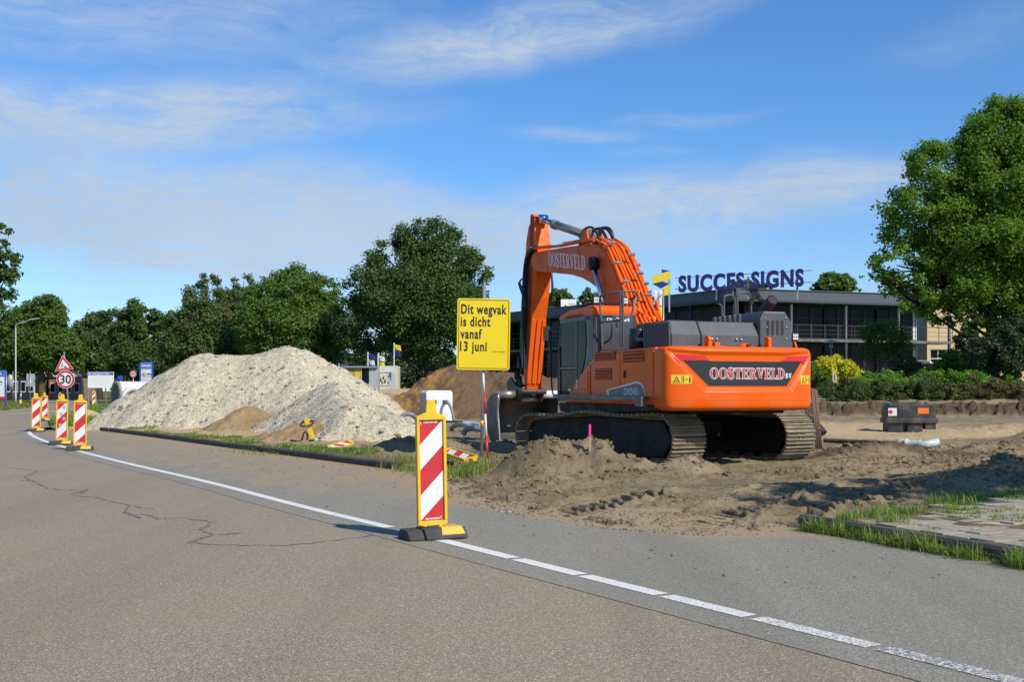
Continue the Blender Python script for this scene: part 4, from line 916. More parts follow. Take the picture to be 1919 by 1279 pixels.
flat('ribbon', [(1224, 517.5), (1257, 508), (1257, 523.5), (1223, 531.8)], SIGNY, lg, Yl, lo_, .08); flat('ribbon', [(1234.5, 546), (1255.8, 533.2), (1255.8, 548.5), (1241.8, 557)], SIGNY, lg, Yl, lo_, .08)
flat('ribbon', [(1241, 504.8), (1256.5, 507.3), (1241, 512)], NAVY, lg, Yl, lo_, .06, .10); flat('ribbon', [(1223.6, 531.9), (1243, 527.4), (1255.6, 531.8), (1240, 541)], NAVY, lg, Yl, lo_, .06, .10)
m = MB(); m.bar((.06, .25, 0), (.06, .25, 2.6), .12, .12, up=(0, 1, 0)); m.build('post', STEEL, lg)
# white billboard on the far roof
Yb = 101; bo = (wx(1066, Yb), Yb, 8.6); bb = thing('roof_billboard', 'small white billboard standing on the far roof edge', 'billboard', bo)
m = MB(); m.box((0, 0, .55), (1.36, .12, .86)); m.bar((-.5, .15, 0), (-.5, .15, .7), .06, .06, up=(0, 1, 0)); m.bar((.5, .15, 0), (.5, .15, .7), .06, .06, up=(0, 1, 0)); m.build('panel', M('white board', (.8, .8, .8), .4), bb)
m = MB(); m.lathe([(0, 0), (.12, .02), (.10, .14), (0, .2)], 10, (-.22, -.1, .35)); m.build('emblem', SIGNY, bb, fix=True)
m = MB(); put_text(m, 'Succes', (-.02, -.066, .52), (1, 0, 0), (0, 0, 1), .22); m.build('lettering', NAVY, bb)
# white and yellow banner behind the boom
Yn = 72; no = (wx(1244, Yn), Yn, 1.0); bn = thing('banner_flag', 'white and yellow upright banner half hidden behind the boom', 'banner', no)
m = MB(); m.tube([(0, 0, 0), (0, 0, 6.9)], .035, 8); m.build('pole', STEEL, bn)
for nm, v0, v1, mt_ in (('cloth', 545, 576, WHITEM), ('cloth', 576.2, 600, SIGNY)):
    P = [[(wx(1226 + 15.5 * j / 8, Yn) - no[0], .05 * math.sin(j * 1.1 + v0), wz(v0 + (v1 - v0) * i / 6, Yn) - no[2]) for j in range(9)] for i in range(7)]; m = MB(); m.grid(P); o_ = m.build(nm, mt_, bn, fix=False); o_.modifiers.new('thick', 'SOLIDIFY').thickness = .012
m = MB(); put_text(m, 'Succes', (wx(1228, Yn) - no[0], -.09, wz(565, Yn) - no[2]), (1, 0, .8), (-.8, 0, 1), .22); m.build('lettering', NAVY, bn)
# yellow brick building at the right
def brick_mat(name, a, b, mort):
    k = NT(name); mp = k.n('ShaderNodeMapping'); mp.inputs['Rotation'].default_value = (R(90), 0, 0); k.l(k.tc.outputs['Object'], mp.inputs['Vector'])
    bt = k.n('ShaderNodeTexBrick'); k.l(mp.outputs[0], bt.inputs['Vector']); bt.inputs['Scale'].default_value = 4.2
    bt.inputs['Color1'].default_value = c4(a); bt.inputs['Color2'].default_value = c4(b); bt.inputs['Mortar'].default_value = c4(mort); bt.inputs['Mortar Size'].default_value = .015
    k.col(k.mix(k.rng(k.noise(.6, 5), .4, .7, 0, .25), bt.outputs['Color'], tuple(q * .75 for q in a))); k.set(rough=.9, spec=.2); k.bump(bt.outputs['Fac'], .3, .01); return k.m
YBRICK = brick_mat('yellow brick', (.74, .56, .31), (.66, .50, .27), (.58, .48, .34)); RBRICK = brick_mat('red brick', (.25, .10, .06), (.30, .13, .08), (.3, .27, .23))
Yy = 93.0; yo = (wx(1738, Yy), Yy, 1.5); yb = thing('brick_building', 'yellow brick building with small dark windows right of office', 'building', yo)
holes = [(1876, 578, 1888, 602), (1896, 578, 1910, 602), (1744, 655, 1790, 690)]
m = MB(); wz_top = 9.3; xs = sorted({0, 17} | {wx(h_[0], Yy) - yo[0] for h_ in holes} | {wx(h_[2], Yy) - yo[0] for h_ in holes}); zs = sorted({-.5, wz_top - 1.5} | {wz(h_[1], Yy) - 1.5 for h_ in holes} | {wz(h_[3], Yy) - 1.5 for h_ in holes})
def in_hole(x, z): return any(wx(h_[0], Yy) - yo[0] < x < wx(h_[2], Yy) - yo[0] and wz(h_[3], Yy) - 1.5 < z < wz(h_[1], Yy) - 1.5 for h_ in holes)
for i in range(len(xs) - 1):
    for j in range(len(zs) - 1):
        if not in_hole((xs[i] + xs[i + 1]) / 2, (zs[j] + zs[j + 1]) / 2): m.box(((xs[i] + xs[i + 1]) / 2, .15, (zs[j] + zs[j + 1]) / 2), (xs[i + 1] - xs[i], .3, zs[j + 1] - zs[j]))
m.box((.15, 5.2, 3.65), (.3, 9.7, 8.3)); m.build('wall', YBRICK, yb, fix=False)
m = MB(); m.box((8.5, 5.2, 7.95), (17.6, 11, .3)); m.build('roof', STEELD, yb)
for h_ in holes:
    x0, x1, z0, z1_ = wx(h_[0], Yy) - yo[0], wx(h_[2], Yy) - yo[0], wz(h_[3], Yy) - 1.5, wz(h_[1], Yy) - 1.5; m = MB(); w_, hh = x1 - x0, z1_ - z0; cx, cz = (x0 + x1) / 2, (z0 + z1_) / 2
    nb = 3 if w_ > 1.5 else 1
    for i in range(nb + 1): m.box((x0 + .04 + (w_ - .08) * i / nb, .2, cz), (.08, .1, hh))
    for i in range(nb):
        for zz in ((z0 + .04, z1_ - .04, cz) if nb > 1 else (z0 + .04, z1_ - .04)): m.box((x0 + .04 + (w_ - .08) * (i + .5) / nb, .2, zz), ((w_ - .08) / nb - .082, .09, .08))
    fr = m.build('window', WHITEM, yb); m = MB(); m.box((cx, .235, cz), (w_, .02, hh)); m.build('pane', GLASS, fr)
# houses far off on the left
def house(name, label, u0, u1, Y, vt, vr, wall, roofm, seed, nwin=3, fas=True):
    x0, x1 = wx(u0, Y), wx(u1, Y); zb = float(rise(np.array((x0 + x1) / 2), np.array(Y))); h = thing(name, label, 'house', ((x0 + x1) / 2, Y, zb)); w = x1 - x0; ze, zr = wz(vt, Y) - zb, wz(vr, Y) - zb
    m = MB(); m.box((0, 4, ze / 2 - .1), (w, 8, ze + .2)); m.build('wall', wall, h)
    m = MB(); m.add([(-w / 2 - .3, -.3, ze), (w / 2 + .3, -.3, ze), (w / 2 + .3, 8.3, ze), (-w / 2 - .3, 8.3, ze), (-w / 2 - .3, 4, zr), (w / 2 + .3, 4, zr)], [(0, 1, 5, 4), (2, 3, 4, 5), (0, 4, 3), (1, 2, 5), (3, 2, 1, 0)]); rf = m.build('roof', roofm, h)
    if fas: m = MB(); m.box((0, -.36, ze + .12), (w + .7, .1, .5)); m.build('fascia', WHITEM, h)
    for i in range(nwin):
        m = MB(); cx = -w / 2 + w * (i + .5) / nwin; m.box((cx, -.03, ze * .5), (w / nwin * .62, .06, ze * .42)); wn = m.build('window', WHITEM, h); m = MB(); m.box((cx, -.075, ze * .5), (w / nwin * .52, .03, ze * .34)); m.build('pane', GLASS, wn)
    return h
ROOFD = M('dark roof tiles', (.06, .06, .065), .8, bump=.5, bsc=5); REND = M('white render', (.66, .65, .62), .85)
house('white_house', 'white gabled house glimpsed between the rubble heap and oak', 590, 632, 140, 686, 655, REND, ROOFD, 1, 2)
house('low_house', 'low white edged house with dark glazing behind the lamp posts', 8, 66, 178, 700, 684, DARKW, WHITEM, 2, 4)
house('brick_house', 'red brick house half hidden behind the mossy tree trunk', 92, 152, 182, 705, 690, RBRICK, ROOFD, 3, 4)
# site cabin with coloured panels and a white container beside it
Yc = 104; co = (wx(676, Yc), Yc, wz(741, Yc)); cb = thing('site_cabin', 'grey site cabin with yellow and blue panels and open dark doorway', 'site cabin', co)
cx_ = lambda u: wx(u, Yc) - co[0]
cz_ = lambda v: wz(v, Yc) - co[2]
def panel(name, u0, v0, u1, v1, mat, o=0.0, th=.05, parent=cb): m = MB(); m.box(((cx_(u0) + cx_(u1)) / 2, o - th / 2, (cz_(v0) + cz_(v1)) / 2), (cx_(u1) - cx_(u0), th, cz_(v0) - cz_(v1))); return m.build(name, mat, parent)
GREYP = M('light grey cabin panel', (.40, .42, .44), .5); TAN = M('tan panel', (.42, .30, .12), .6, c2=(.30, .22, .10), sc=3); YEL = M('yellow panel', (.70, .45, .03), .5); BLU = M('turquoise panel', (.02, .27, .42), .5); BLACK = M('black rubber', (.018, .018, .019), .7); CREAM = M('cream container', (.62, .56, .43), .6)
m = MB()
for s_ in (cx_(643) + .05, cx_(709) - .05): m.box((s_, 1.2, cz_(690) / 2), (.1, 2.4, cz_(690)))
m.box((0, 2.35, cz_(690) / 2), (cx_(709) - cx_(643) - .2, .1, cz_(690))); m.box((0, 1.2, .06), (cx_(709) - cx_(643) - .2, 2.2, .12)); m.build('wall', GREYP, cb)
m = MB(); m.box((-.05, 1.1, cz_(690) + .08), (cx_(709) - cx_(641), 2.9, .16)); m.build('roof', STEEL, cb)
panel('side_panel', 644, 691, 657, 726, TAN); panel('side_panel', 657.2, 691, 664.5, 714, TAN); panel('side_panel', 657.2, 714.3, 665.5, 740, GREYP); panel('side_panel', 665, 691, 677, 713, YEL); panel('side_panel', 666, 713.3, 677, 740, BLU)
panel('door', 692.5, 690.5, 708.5, 740, GREYP, -.06); panel('notice', 651, 695, 656, 709, M('poster', (.5, .48, .45), .6), -.055, .01); panel('door_frame', 677.1, 690, 678.4, 740, WHITEM, -.05); panel('notice', 666.5, 700, 669.5, 707, SIGNY, -.055, .01)
wo = (wx(727, Yc), Yc + .6, co[2]); wc = thing('white_container', 'cream white container standing right of the coloured cabin', 'container', wo)
m = MB(); m.box((0, 1.2, cz_(686) / 2), (wx(745, Yc) - wx(710, Yc), 2.4, cz_(686))); m.build('body', CREAM, wc, bevel=.02)
m = MB(); m.box((0, -.012, cz_(697)), (1.0, .02, .7)); m.build('notice', WHITEM, wc); m = MB(); put_text(m, 'VERBODEN', (-.42, -.024, cz_(699)), (1, 0, 0), (0, 0, 1), .16); m.build('lettering', M('red print', (.5, .03, .05), .5), wc)
fo = (wx(722, 101), 101, wz(742, 101)); fp = thing('mesh_panel', 'dark openwork fence panel in front of white container', 'fence panel', fo)
m = MB(); w_ = wx(733, 101) - wx(711, 101); hh = 1.15
for z in (.85, .85 + hh): m.bar((-w_ / 2, 0, z), (w_ / 2, 0, z), .05, .05)
for i in range(2): m.bar((-w_ / 2 + i * w_, 0, -.2), (-w_ / 2 + i * w_, 0, 2.05), .06, .06, up=(0, 1, 0))
rr_ = random.Random(4)
for i in range(16):
    x = rr_.uniform(-w_ / 2, w_ / 2 - .15); z = rr_.uniform(.9, 1.75); m.box((x + .08, .03, z + .1), (rr_.uniform(.05, .16), .02, rr_.uniform(.08, .26)))
m.build('lattice', STEELD, fp); m = MB(); m.bar((.78, -.25, -.2), (.55, .1, 2.0), .55, .04, up=(0, 1, 0)); m.build('leaning_board', GREYP, fp)
# flags beside the cabin
for u, v0, c1, c2, lb in ((709, 664, WHITEM, SIGNY, 'white flagpole with furled white and yellow flag above cabin'), (739, 643, SIGNY, NAVY, 'tall white flagpole with yellow and navy flag right of cabin'), (690, 660, NAVY, WHITEM, 'white flagpole with navy and white flag over the cabin roof')):
    Yf = 109; o_ = thing('flagpole', lb, 'flag', (wx(u, Yf), Yf, .9), 0, 'flags behind the cabin'); m = MB(); m.tube([(0, 0, 0), (0, 0, wz(v0, Yf) - .9)], .05, 8); m.build('pole', WHITEM, o_)
    for q_, mt_ in enumerate((c1, c2)):
        z0 = wz(v0 + 3 + 11 * q_, Yf) - .9; P = [[(.06 + .09 * j + .05 * i * .3, .10 * math.sin(j * 1.3 + i * .7 + u), z0 - .09 * i - .02 * j) for j in range(7)] for i in range(7)]; m = MB(); m.grid(P); f_ = m.build('cloth', mt_, o_, fix=False); f_.modifiers.new('thick', 'SOLIDIFY').thickness = .01
# dark car parked by the office
CARP = M('dark blue car paint', (.012, .016, .035), .18, coat=.6, spec=.6); CHROME = M('chrome', (.6, .6, .62), .15, metal=1)
ca = thing('parked_car', 'dark blue estate car parked behind the hedge by the office', 'car', (wx(1690, 76), 76, 1.56))
def CP(poly, y0, y1, name, mat, bevel=.04, par=ca): m = MB(); m.prism(poly, lambda a, b, t: (a, t, b), y0, y1); return m.build(name, mat, par, bevel=bevel)
CP([(-2.35, .35), (-2.35, .85), (-2.2, 1.0), (-1.35, 1.12), (-.65, 1.72), (-.3, 1.82), (1.6, 1.84), (2.05, 1.65), (2.3, 1.15), (2.35, .5), (2.25, .35)], -.92, .92, 'body', CARP, .09)
CP([(-1.12, 1.14), (-.58, 1.62), (.25, 1.66), (.25, 1.14)], -.955, -.90, 'side_window', GLASS, .01); CP([(.32, 1.14), (.32, 1.66), (1.55, 1.66), (1.95, 1.3), (1.98, 1.14)], -.955, -.90, 'side_window', GLASS, .01)
m = MB(); m.bar((-1.15, -.965, 1.11), (1.98, -.965, 1.11), .02, .03); m.bar((-.55, -.8, 1.87), (1.7, -.8, 1.89), .04, .04); m.build('trim', CHROME, ca)
for x in (-1.45, 1.45):
    for y in (-.82, .82):
        m = MB(); m.lathe([(0, -.11), (.22, -.11), (.33, -.10), (.35, 0), (.33, .10), (0, .11)], 18, (x, y, .35), M=Matrix.Rotation(R(90), 3, 'X')); w_ = m.build('wheel', BLACK, ca); m = MB(); m.lathe([(0, -.125), (.2, -.12), (.21, .12), (0, .125)], 14, (x, y, .35), M=Matrix.Rotation(R(90), 3, 'X')); m.build('rim', CHROME, w_)
for y in (-.7, .7): m = MB(); m.box((-2.3, y, .82), (.12, .36, .14)); m.build('headlight', WHITEM, ca)
# lamps
LAMPG = M('grey lamp post', (.42, .41, .39), .6, c2=(.34, .33, .31), sc=8)
def lamp_post(label, u, Y, vtop, arm):
    H = wz(vtop, Y); o_ = thing('lamp_post', label, 'street lamp', (wx(u, Y), Y, -.05), 0, 'lamp posts along the road'); m = MB(); m.tube([(0, 0, 0), (0, 0, 1.2), (0, 0, 1.22), (0, 0, H - .3)], [.11, .11, .085, .06], 10); m.tube(chaikin([(0, 0, H - .3), (0, 0, H + .05), (.5, 0, H + .25), (arm, 0, H + .62)], 2), .045, 8); m.build('pole', LAMPG, o_)
    m = MB(); m.add([(arm - .1, -.14, H + .58), (arm + 1.0, -.12, H + .74), (arm + 1.0, .12, H + .74), (arm - .1, .14, H + .58), (arm - .1, -.12, H + .70), (arm + .95, -.1, H + .82), (arm + .95, .1, H + .82), (arm - .1, .12, H + .70)], [(3, 2, 1, 0), (4, 5, 6, 7), (0, 1, 5, 4), (1, 2, 6, 5), (2, 3, 7, 6), (3, 0, 4, 7)]); m.build('lamp_head', LAMPG, o_, bevel=.03)
lamp_post('tall street lamp, nearer one, left of the mossy tree', 30, 128, 609, 1.7); lamp_post('street lamp right against the mossy tree trunk, smaller looking one', 65, 162, 630, 1.8)
pl = thing('park_lamp', 'small round park lamp behind the golden shrub', 'lamp', (wx(1558, 68), 68, 1.0)); m = MB(); m.tube([(0, 0, 0), (0, 0, 3.0)], [.05, .035], 8); m.build('pole', STEEL, pl); m = MB(); m.lathe([(.05, 2.98), (.12, 3.1), (.10, 3.3), (.42, 3.32), (.36, 3.42), (.10, 3.5), (0, 3.52)], 16); m.build('lamp_shade', STEEL, pl)
# ================================================================ EXCAVATOR
def machine_paint():
    k = NT('orange machine paint'); base = k.mix(k.rng(k.noise(1.3, 6), .35, .7), (.80, .112, .005), (.74, .098, .005))
    sep = k.n('ShaderNodeSeparateXYZ'); k.l(k.tc.outputs['Object'], sep.inputs[0])
    st = k.noise(1.0, 7, .75, vec=k.scale((1.2, 1.2, 55))); base = k.mix(k.math('MULTIPLY', k.rng(st, .60, .72), .45), base, (.86, .22, .07))          # long rubbed scratches
    sp = k.rng(k.noise(34, 3, .8), .68, .74); low = k.rng(sep.outputs[2], 1.0, 1.75, 1, .05); base = k.mix(k.math('MULTIPLY', k.math('MULTIPLY', sp, low), .8), base, (.30, .21, .12))   # mud splashes, mostly low down
    du = k.math('MULTIPLY', k.rng(k.noise(2.4, 8, .72), .42, .70), k.rng(sep.outputs[2], 1.0, 1.4, .40, .03)); base = k.mix(du, base, (.46, .25, .11)); k.col(base)
    k.set(rough=k.math('ADD', k.rng(k.noise(3, 7, .7), .3, .7, .28, .42), k.math('MULTIPLY', du, .4)), spec=.2); return k.m
ORANGE = machine_paint()
ORANGEW = M('worn orange paint', (.78, .120, .010), .42, c2=(.68, .095, .010), sc=2.5, spec=.14, dirt=(.40, .12, .04), dsc=3.5, damt=.45)
CHAR = M('charcoal hood paint', (.075, .080, .090), .42, c2=(.060, .064, .072), sc=2.0, dirt=(.17, .16, .15), dsc=2.0, damt=.35, bump=.08, bsc=150)
DARK = M('black machine frame', (.012, .012, .013), .6, dirt=(.06, .045, .032), dsc=3, damt=.3, spec=.3)
HOSE = M('black hose rubber', (.014, .014, .015), .5)
RODM = M('chromed rod', (.62, .66, .72), .12, metal=1.0)
CYLG = M('grey cylinder barrel', (.19, .22, .225), .45, c2=(.13, .15, .155), sc=4, dirt=(.10, .085, .07), dsc=4, damt=.5)
MUD = M('mud caked steel', (.27, .205, .122), .85, c2=(.15, .115, .07), sc=5, amt=1, bump=.6, bsc=25, dirt=(.26, .20, .13), dsc=3, damt=.6, spec=.25)
SHINE = M('polished grouser steel', (.46, .43, .36), .38, metal=.5, c2=(.28, .25, .19), sc=7, amt=1)
BKT = M('worn bucket steel', (.085, .080, .075), .5, metal=.4, c2=(.14, .12, .10), sc=3, amt=1, dirt=(.24, .19, .13), dsc=2.5, damt=.6)
RIMW = M('bare worn steel edge', (.42, .40, .37), .35, metal=.7, c2=(.28, .25, .22), sc=6)
TINT = None
def tint():
    k = NT('tinted cab glass'); tr = k.n('ShaderNodeBsdfTransparent'); tr.inputs['Color'].default_value = (.13, .15, .15, 1); gl = k.n('ShaderNodeBsdfGlossy'); gl.inputs['Roughness'].default_value = .04
    fr = k.n('ShaderNodeFresnel'); fr.inputs['IOR'].default_value = 1.18; wv = k.noise(1.2, 2); k.bump(wv, .02); x = k.n('ShaderNodeMixShader'); k.l(fr.outputs[0], x.inputs[0]); k.l(tr.outputs[0], x.inputs[1]); k.l(gl.outputs[0], x.inputs[2]); k.l(x.outputs[0], k.out.inputs['Surface']); return k.m
TINT = tint()
RED = M('red reflector', (.62, .025, .03), .3); REDT = M('red lettering', (.60, .035, .05), .45); WHT = M('white lettering', (.78, .78, .76), .5); BLKP = M('black decal', (.022, .023, .026), .4); YST = M('yellow sticker', (.80, .52, .02), .45); SILV = M('silver lettering', (.62, .62, .60), .45)
UB = R(20); EXC = Vector((2.916, 23.12, .10))
ex_ = thing('excavator', 'orange crawler excavator with dark hood and raised boom, bucket lowered', 'excavator', EXC, UB)
cB, sB = math.cos(UB), math.sin(UB)
def side(u, v, x0):
    """photo pixel on the machine's lengthwise plane x = x0 -> (y, z) in machine space"""
    px, py = EXC.x + x0 * cB, EXC.y + x0 * sB; k = (u - CX) / F; s_ = (px - k * py) / (sB + cB * k); Y = py + cB * s_
    return s_, CH - (v - HV) * Y / F - EXC.z
def rear(u, v, y0):
    px, py = EXC.x - y0 * sB, EXC.y + y0 * cB; k = (u - CX) / F; x = (k * py - px) / (cB - sB * k); Y = py + sB * x
    return x, CH - (v - HV) * Y / F - EXC.z
# ---------------- serif lettering built from strokes
def glyph(ch, e=0.0):
    P = []; th, tk, sf = .075, .20, .065
    def rect(x0, y0, x1, y1): P.append([(x0 - e, y0 - e), (x1 + e, y0 - e), (x1 + e, y1 + e), (x0 - e, y1 + e)])
    def ring(cx, cy, ox, oy, ix, iy, a0=0, a1=360, n=28):
        for i in range(n):
            a, b = R(a0 + (a1 - a0) * i / n), R(a0 + (a1 - a0) * (i + 1) / n); o = lambda t, x, y: (cx + x * math.cos(t), cy + y * math.sin(t))
            P.append([o(a, ix - e, iy - e), o(a, ox + e, oy + e), o(b, ox + e, oy + e), o(b, ix - e, iy - e)])
    def slant(x0, y0, x1, y1, w): P.append([(x0 - e, y0), (x0 + w + e, y0), (x1 + w + e, y1), (x1 - e, y1)])
    def stem(x): rect(x, 0, x + tk, 1); rect(x - .09, 0, x + tk + .09, sf); rect(x - .09, 1 - sf, x + tk + .09, 1)
    if ch == 'O': ring(.46, .5, .45, .52, .24, .47); w = .92
    elif ch == 'T': rect(.0, .93, .8, 1); rect(.0, .74, .05, .93); rect(.75, .74, .8, .93); rect(.3, 0, .5, .93); rect(.2, 0, .6, sf); w = .8
    elif ch == 'E': stem(.1); rect(.3, 0, .72, .07); rect(.3, .93, .70, 1); rect(.3, .47, .56, .54); rect(.67, .07, .72, .26); rect(.65, .76, .70, .93); rect(.52, .38, .56, .63); w = .76
    elif ch == 'L': stem(.1); rect(.3, 0, .70, .07); rect(.65, .07, .70, .30); w = .74
    elif ch == 'D': stem(.1); ring(.36, .5, .48, .5, .27, .43, -90, 90, 20); w = .9
    elif ch == 'R': stem(.1); ring(.40, .745, .34, .255, .14, .19, -90, 90, 16); rect(.3, .49, .42, .555); rect(.3, .935, .42, 1); slant(.62, 0, .38, .49, .2); rect(.64, 0, .88, sf); w = .84
    elif ch == 'V': slant(.36, .02, .08, 1, .2); slant(.42, .02, .70, 1, .08); rect(0, 1 - sf, .36, 1); rect(.60, 1 - sf, .88, 1); w = .88
    elif ch == 'B': stem(.1); ring(.38, .755, .30, .245, .13, .185, -90, 90, 14); ring(.38, .26, .36, .26, .17, .20, -90, 90, 14); w = .8
    elif ch == 'S':
        pts = chaikin([(.60, .78), (.55, .95), (.34, 1.0), (.12, .93), (.09, .73), (.25, .58), (.47, .46), (.60, .30), (.56, .09), (.33, .0), (.12, .04), (.06, .24)], 2); n = len(pts); vs = []
        for i, (x, y) in enumerate(pts):
            a, b = pts[max(i - 1, 0)], pts[min(i + 1, n - 1)]; t = Vector((b[0] - a[0], b[1] - a[1])).normalized(); f = i / (n - 1); wd = .045 + .075 * math.exp(-((f - .5) / .22) ** 2) + e
            vs.append(((x - t.y * wd, y + t.x * wd), (x + t.y * wd, y - t.x * wd)))
        for i in range(n - 1): P.append([vs[i][0], vs[i][1], vs[i + 1][1], vs[i + 1][0]])
        rect(.585, .70, .63, .98); rect(.03, .04, .075, .30); w = .68
    return P, w
def serif(mb, body, fn, hgt, total=None, mi=0, e=0.0, gap=.07, d0=0.0):
    """fn(a, b, depth) places a point a along and b up (metres)"""
    ws = [glyph(c)[1] for c in body]; full = sum(ws) + gap * (len(ws) - 1); k = (total / full) if total else hgt; x = 0
    for c, w in zip(body, ws):
        P, _ = glyph(c, e)
        for i, p in enumerate(P): mb.add([fn((x + a) * k, b * hgt, d0 + .0003 * (i % 7)) for a, b in p], [tuple(range(len(p)))], mi)
        x += w + gap
# ---------------- tracks
REL = R(14)
def track(xc):
    o_pts = []; yr, rr_, yf, rf = -2.02, .44, 2.05, .40
    zc_r, zc_f = .47, .43
    path = []
    for i in range(60): a = R(270 - 180 * i / 59); path.append((yr + rr_ * math.cos(a), zc_r + rr_ * math.sin(a)))
    for i in range(1, 60): t = i / 60; path.append((yr + (yf - yr) * t, zc_r + rr_ + (zc_f + rf - zc_r - rr_) * t - .055 * math.sin(2 * math.pi * t) ** 2 + .06 * math.sin(math.pi * t)))
    for i in range(60): a = R(90 - 180 * i / 59); path.append((yf + rf * math.cos(a), zc_f + rf * math.sin(a)))
    for i in range(1, 60): t = i / 60; path.append((yf + (yr - yf) * t, .03))
    P = np.array(path + [path[0]]); L = np.concatenate([[0], np.cumsum(np.hypot(*np.diff(P, axis=0).T))]); n = round(L[-1] / .212); m = MB(); fr = MB()
    at = lambda q: Vector((0, np.interp(q % L[-1], L, P[:, 0]), np.interp(q % L[-1], L, P[:, 1])))
    cz = Vector((0, 0, .45))
    for i in range(n):
        q = L[-1] * i / n; c = at(q); t = (at(q + .09) - at(q - .09)).normalized(); up = Vector((0, -t.z, t.y))
        mid = Vector((0, max(-2.0, min(2.0, c.y)), .45))
        if up.dot(c - mid) < 0: up = -up
        Mx = Matrix((Vector((1, 0, 0)), t, up)).transposed()
        m.box(c, (.80, .196, .028), M=Mx)
        for k, g in enumerate((-.075, 0.0, .075)): m.box(c + t * g + up * .030, (.80 - .01 * k, .018, .034), M=Mx, mi=1 if (i * 3 + k) % 2 == 0 else 0)
        for sx in (-.13, .13): m.box(c + Vector((sx, 0, 0)) - up * .055, (.05, .20, .085), M=Mx, mi=0)
        if i % 3 == 0:
            for sx in (-.05, .06): m.box(c + Vector((sx, 0, 0)) + up * .016 + t * .035, (.035, .03, .012), M=Mx, mi=2)
    o = m.build('track', [MUD, SHINE, DARK], ex_); o.location = (xc * math.cos(REL), xc * math.sin(REL), 0); o.rotation_euler = (0, 0, REL)
    m = MB(); m.prism([(-2.0, .12), (2.0, .12), (2.2, .40), (2.0, .74), (0, .86), (-2.0, .80), (-2.25, .45)], lambda a, b, t: (t, a, b), -.20, .20); m.build('track_frame', DARK, o, bevel=.03)  # frame outline enlarged as a black plate, standing in for shade inside the track
    for y, z, r in ((yr, zc_r, .36), (yf, zc_f, .33)):
        m = MB(); m.lathe([(0, -.09), (r * .5, -.10), (r * .55, -.06), (r * .9, -.05), (r, -.03), (r, .03), (r * .9, .05), (r * .55, .06), (r * .5, .10), (0, .09)], 24, (0, y, z), M=Matrix.Rotation(R(90), 3, 'Y')); m.build('sprocket' if y < 0 else 'idler', DARK, o)
    for i in range(8):
        m = MB(); m.lathe([(0, -.20), (.12, -.19), (.12, .19), (0, .20)], 12, (0, -1.5 + i * .43, .17), M=Matrix.Rotation(R(90), 3, 'Y')); m.build('roller', DARK, o)
    return o
track(-1.37); track(1.53)
m = MB(); Mr = Matrix.Rotation(REL, 3, 'Z'); m.box((0, 0, .58), (2.3, 1.5, .34), M=Mr); m.lathe([(0, .74), (.80, .74), (.80, .98), (0, .98)], 32); m.build('undercarriage', DARK, ex_, bevel=.03)
# ---------------- platform and side bodywork
ZB = 1.06; ZT = 2.12
m = MB(); m.prism([(-3.0, 1.0), (.9, .86), (1.55, .92), (1.62, 1.04), (1.62, 1.10), (-3.0, 1.10)], lambda a, b, t: (t, a, b), -1.46, -.55); m.box((.2, -.6, 1.02), (2.0, 4.4, .16)); m.build('platform', DARK, ex_, bevel=.02)
fdiag = [side(1058, 734, -1.5), side(1086, 703, -1.5), side(1109, 673, -1.5), side(1113.5, 660, -1.5)]
yS = lambda u: side(u, 700, -1.5)[0]
prof_l = [(-2.86, 1.10), (fdiag[0][0], 1.10), (fdiag[0][0], 1.16), (fdiag[1][0], fdiag[1][1]), (fdiag[2][0], fdiag[2][1]), (fdiag[3][0] - .02, ZT - .10), (fdiag[3][0] - .12, ZT - .02), (fdiag[3][0] - .25, ZT), (-2.86, ZT)]
m = MB(); m.prism(prof_l, lambda a, b, t: (t, a, b), -1.485, -.60); m.box((.1, -2.1, 1.6), (1.4, 1.5, 1.0)); m.prism([(-2.86, 1.10), (1.1, 1.10), (1.2, 1.5), (.9, 1.95), (-2.86, ZT - .003)], lambda a, b, t: (t, a, b), .62, 1.485); m.build('body', ORANGE, ex_, bevel=.035)
# doors: plates set a little proud, with narrow seams between them
ys_ = [-2.84, yS(1163), yS(1109), yS(1072)]
ztop = lambda y: np.interp(y, [p[0] for p in prof_l[8:4:-1]] , [p[1] for p in prof_l[8:4:-1]]) if y < fdiag[3][0] else np.interp(y, [fdiag[3][0], fdiag[2][0], fdiag[1][0], fdiag[0][0]], [ZT - .12, fdiag[2][1], fdiag[1][1], 1.16])
doors = []
for i in range(2):
    a, b = ys_[i] + .008, ys_[i + 1] - .008; t = np.linspace(a, b, 10); top = [(float(y), float(ztop(y)) - .05) for y in t]
    m = MB(); m.prism([(a, 1.125), (b, 1.125)] + top[::-1], lambda p, q, tt: (tt, p, q), -1.503, -1.47); doors.append(m.build('side_door', ORANGE, ex_, bevel=.012))
m = MB(); m.prism([(yS(1106), 1.125), (yS(1064), 1.125), (yS(1088), side(1088, 706, -1.5)[1]), (yS(1106), side(1106, 683, -1.5)[1])], lambda p, q, tt: (tt, p, q), -1.503, -1.47); doors.append(m.build('side_door', ORANGE, ex_, bevel=.012))
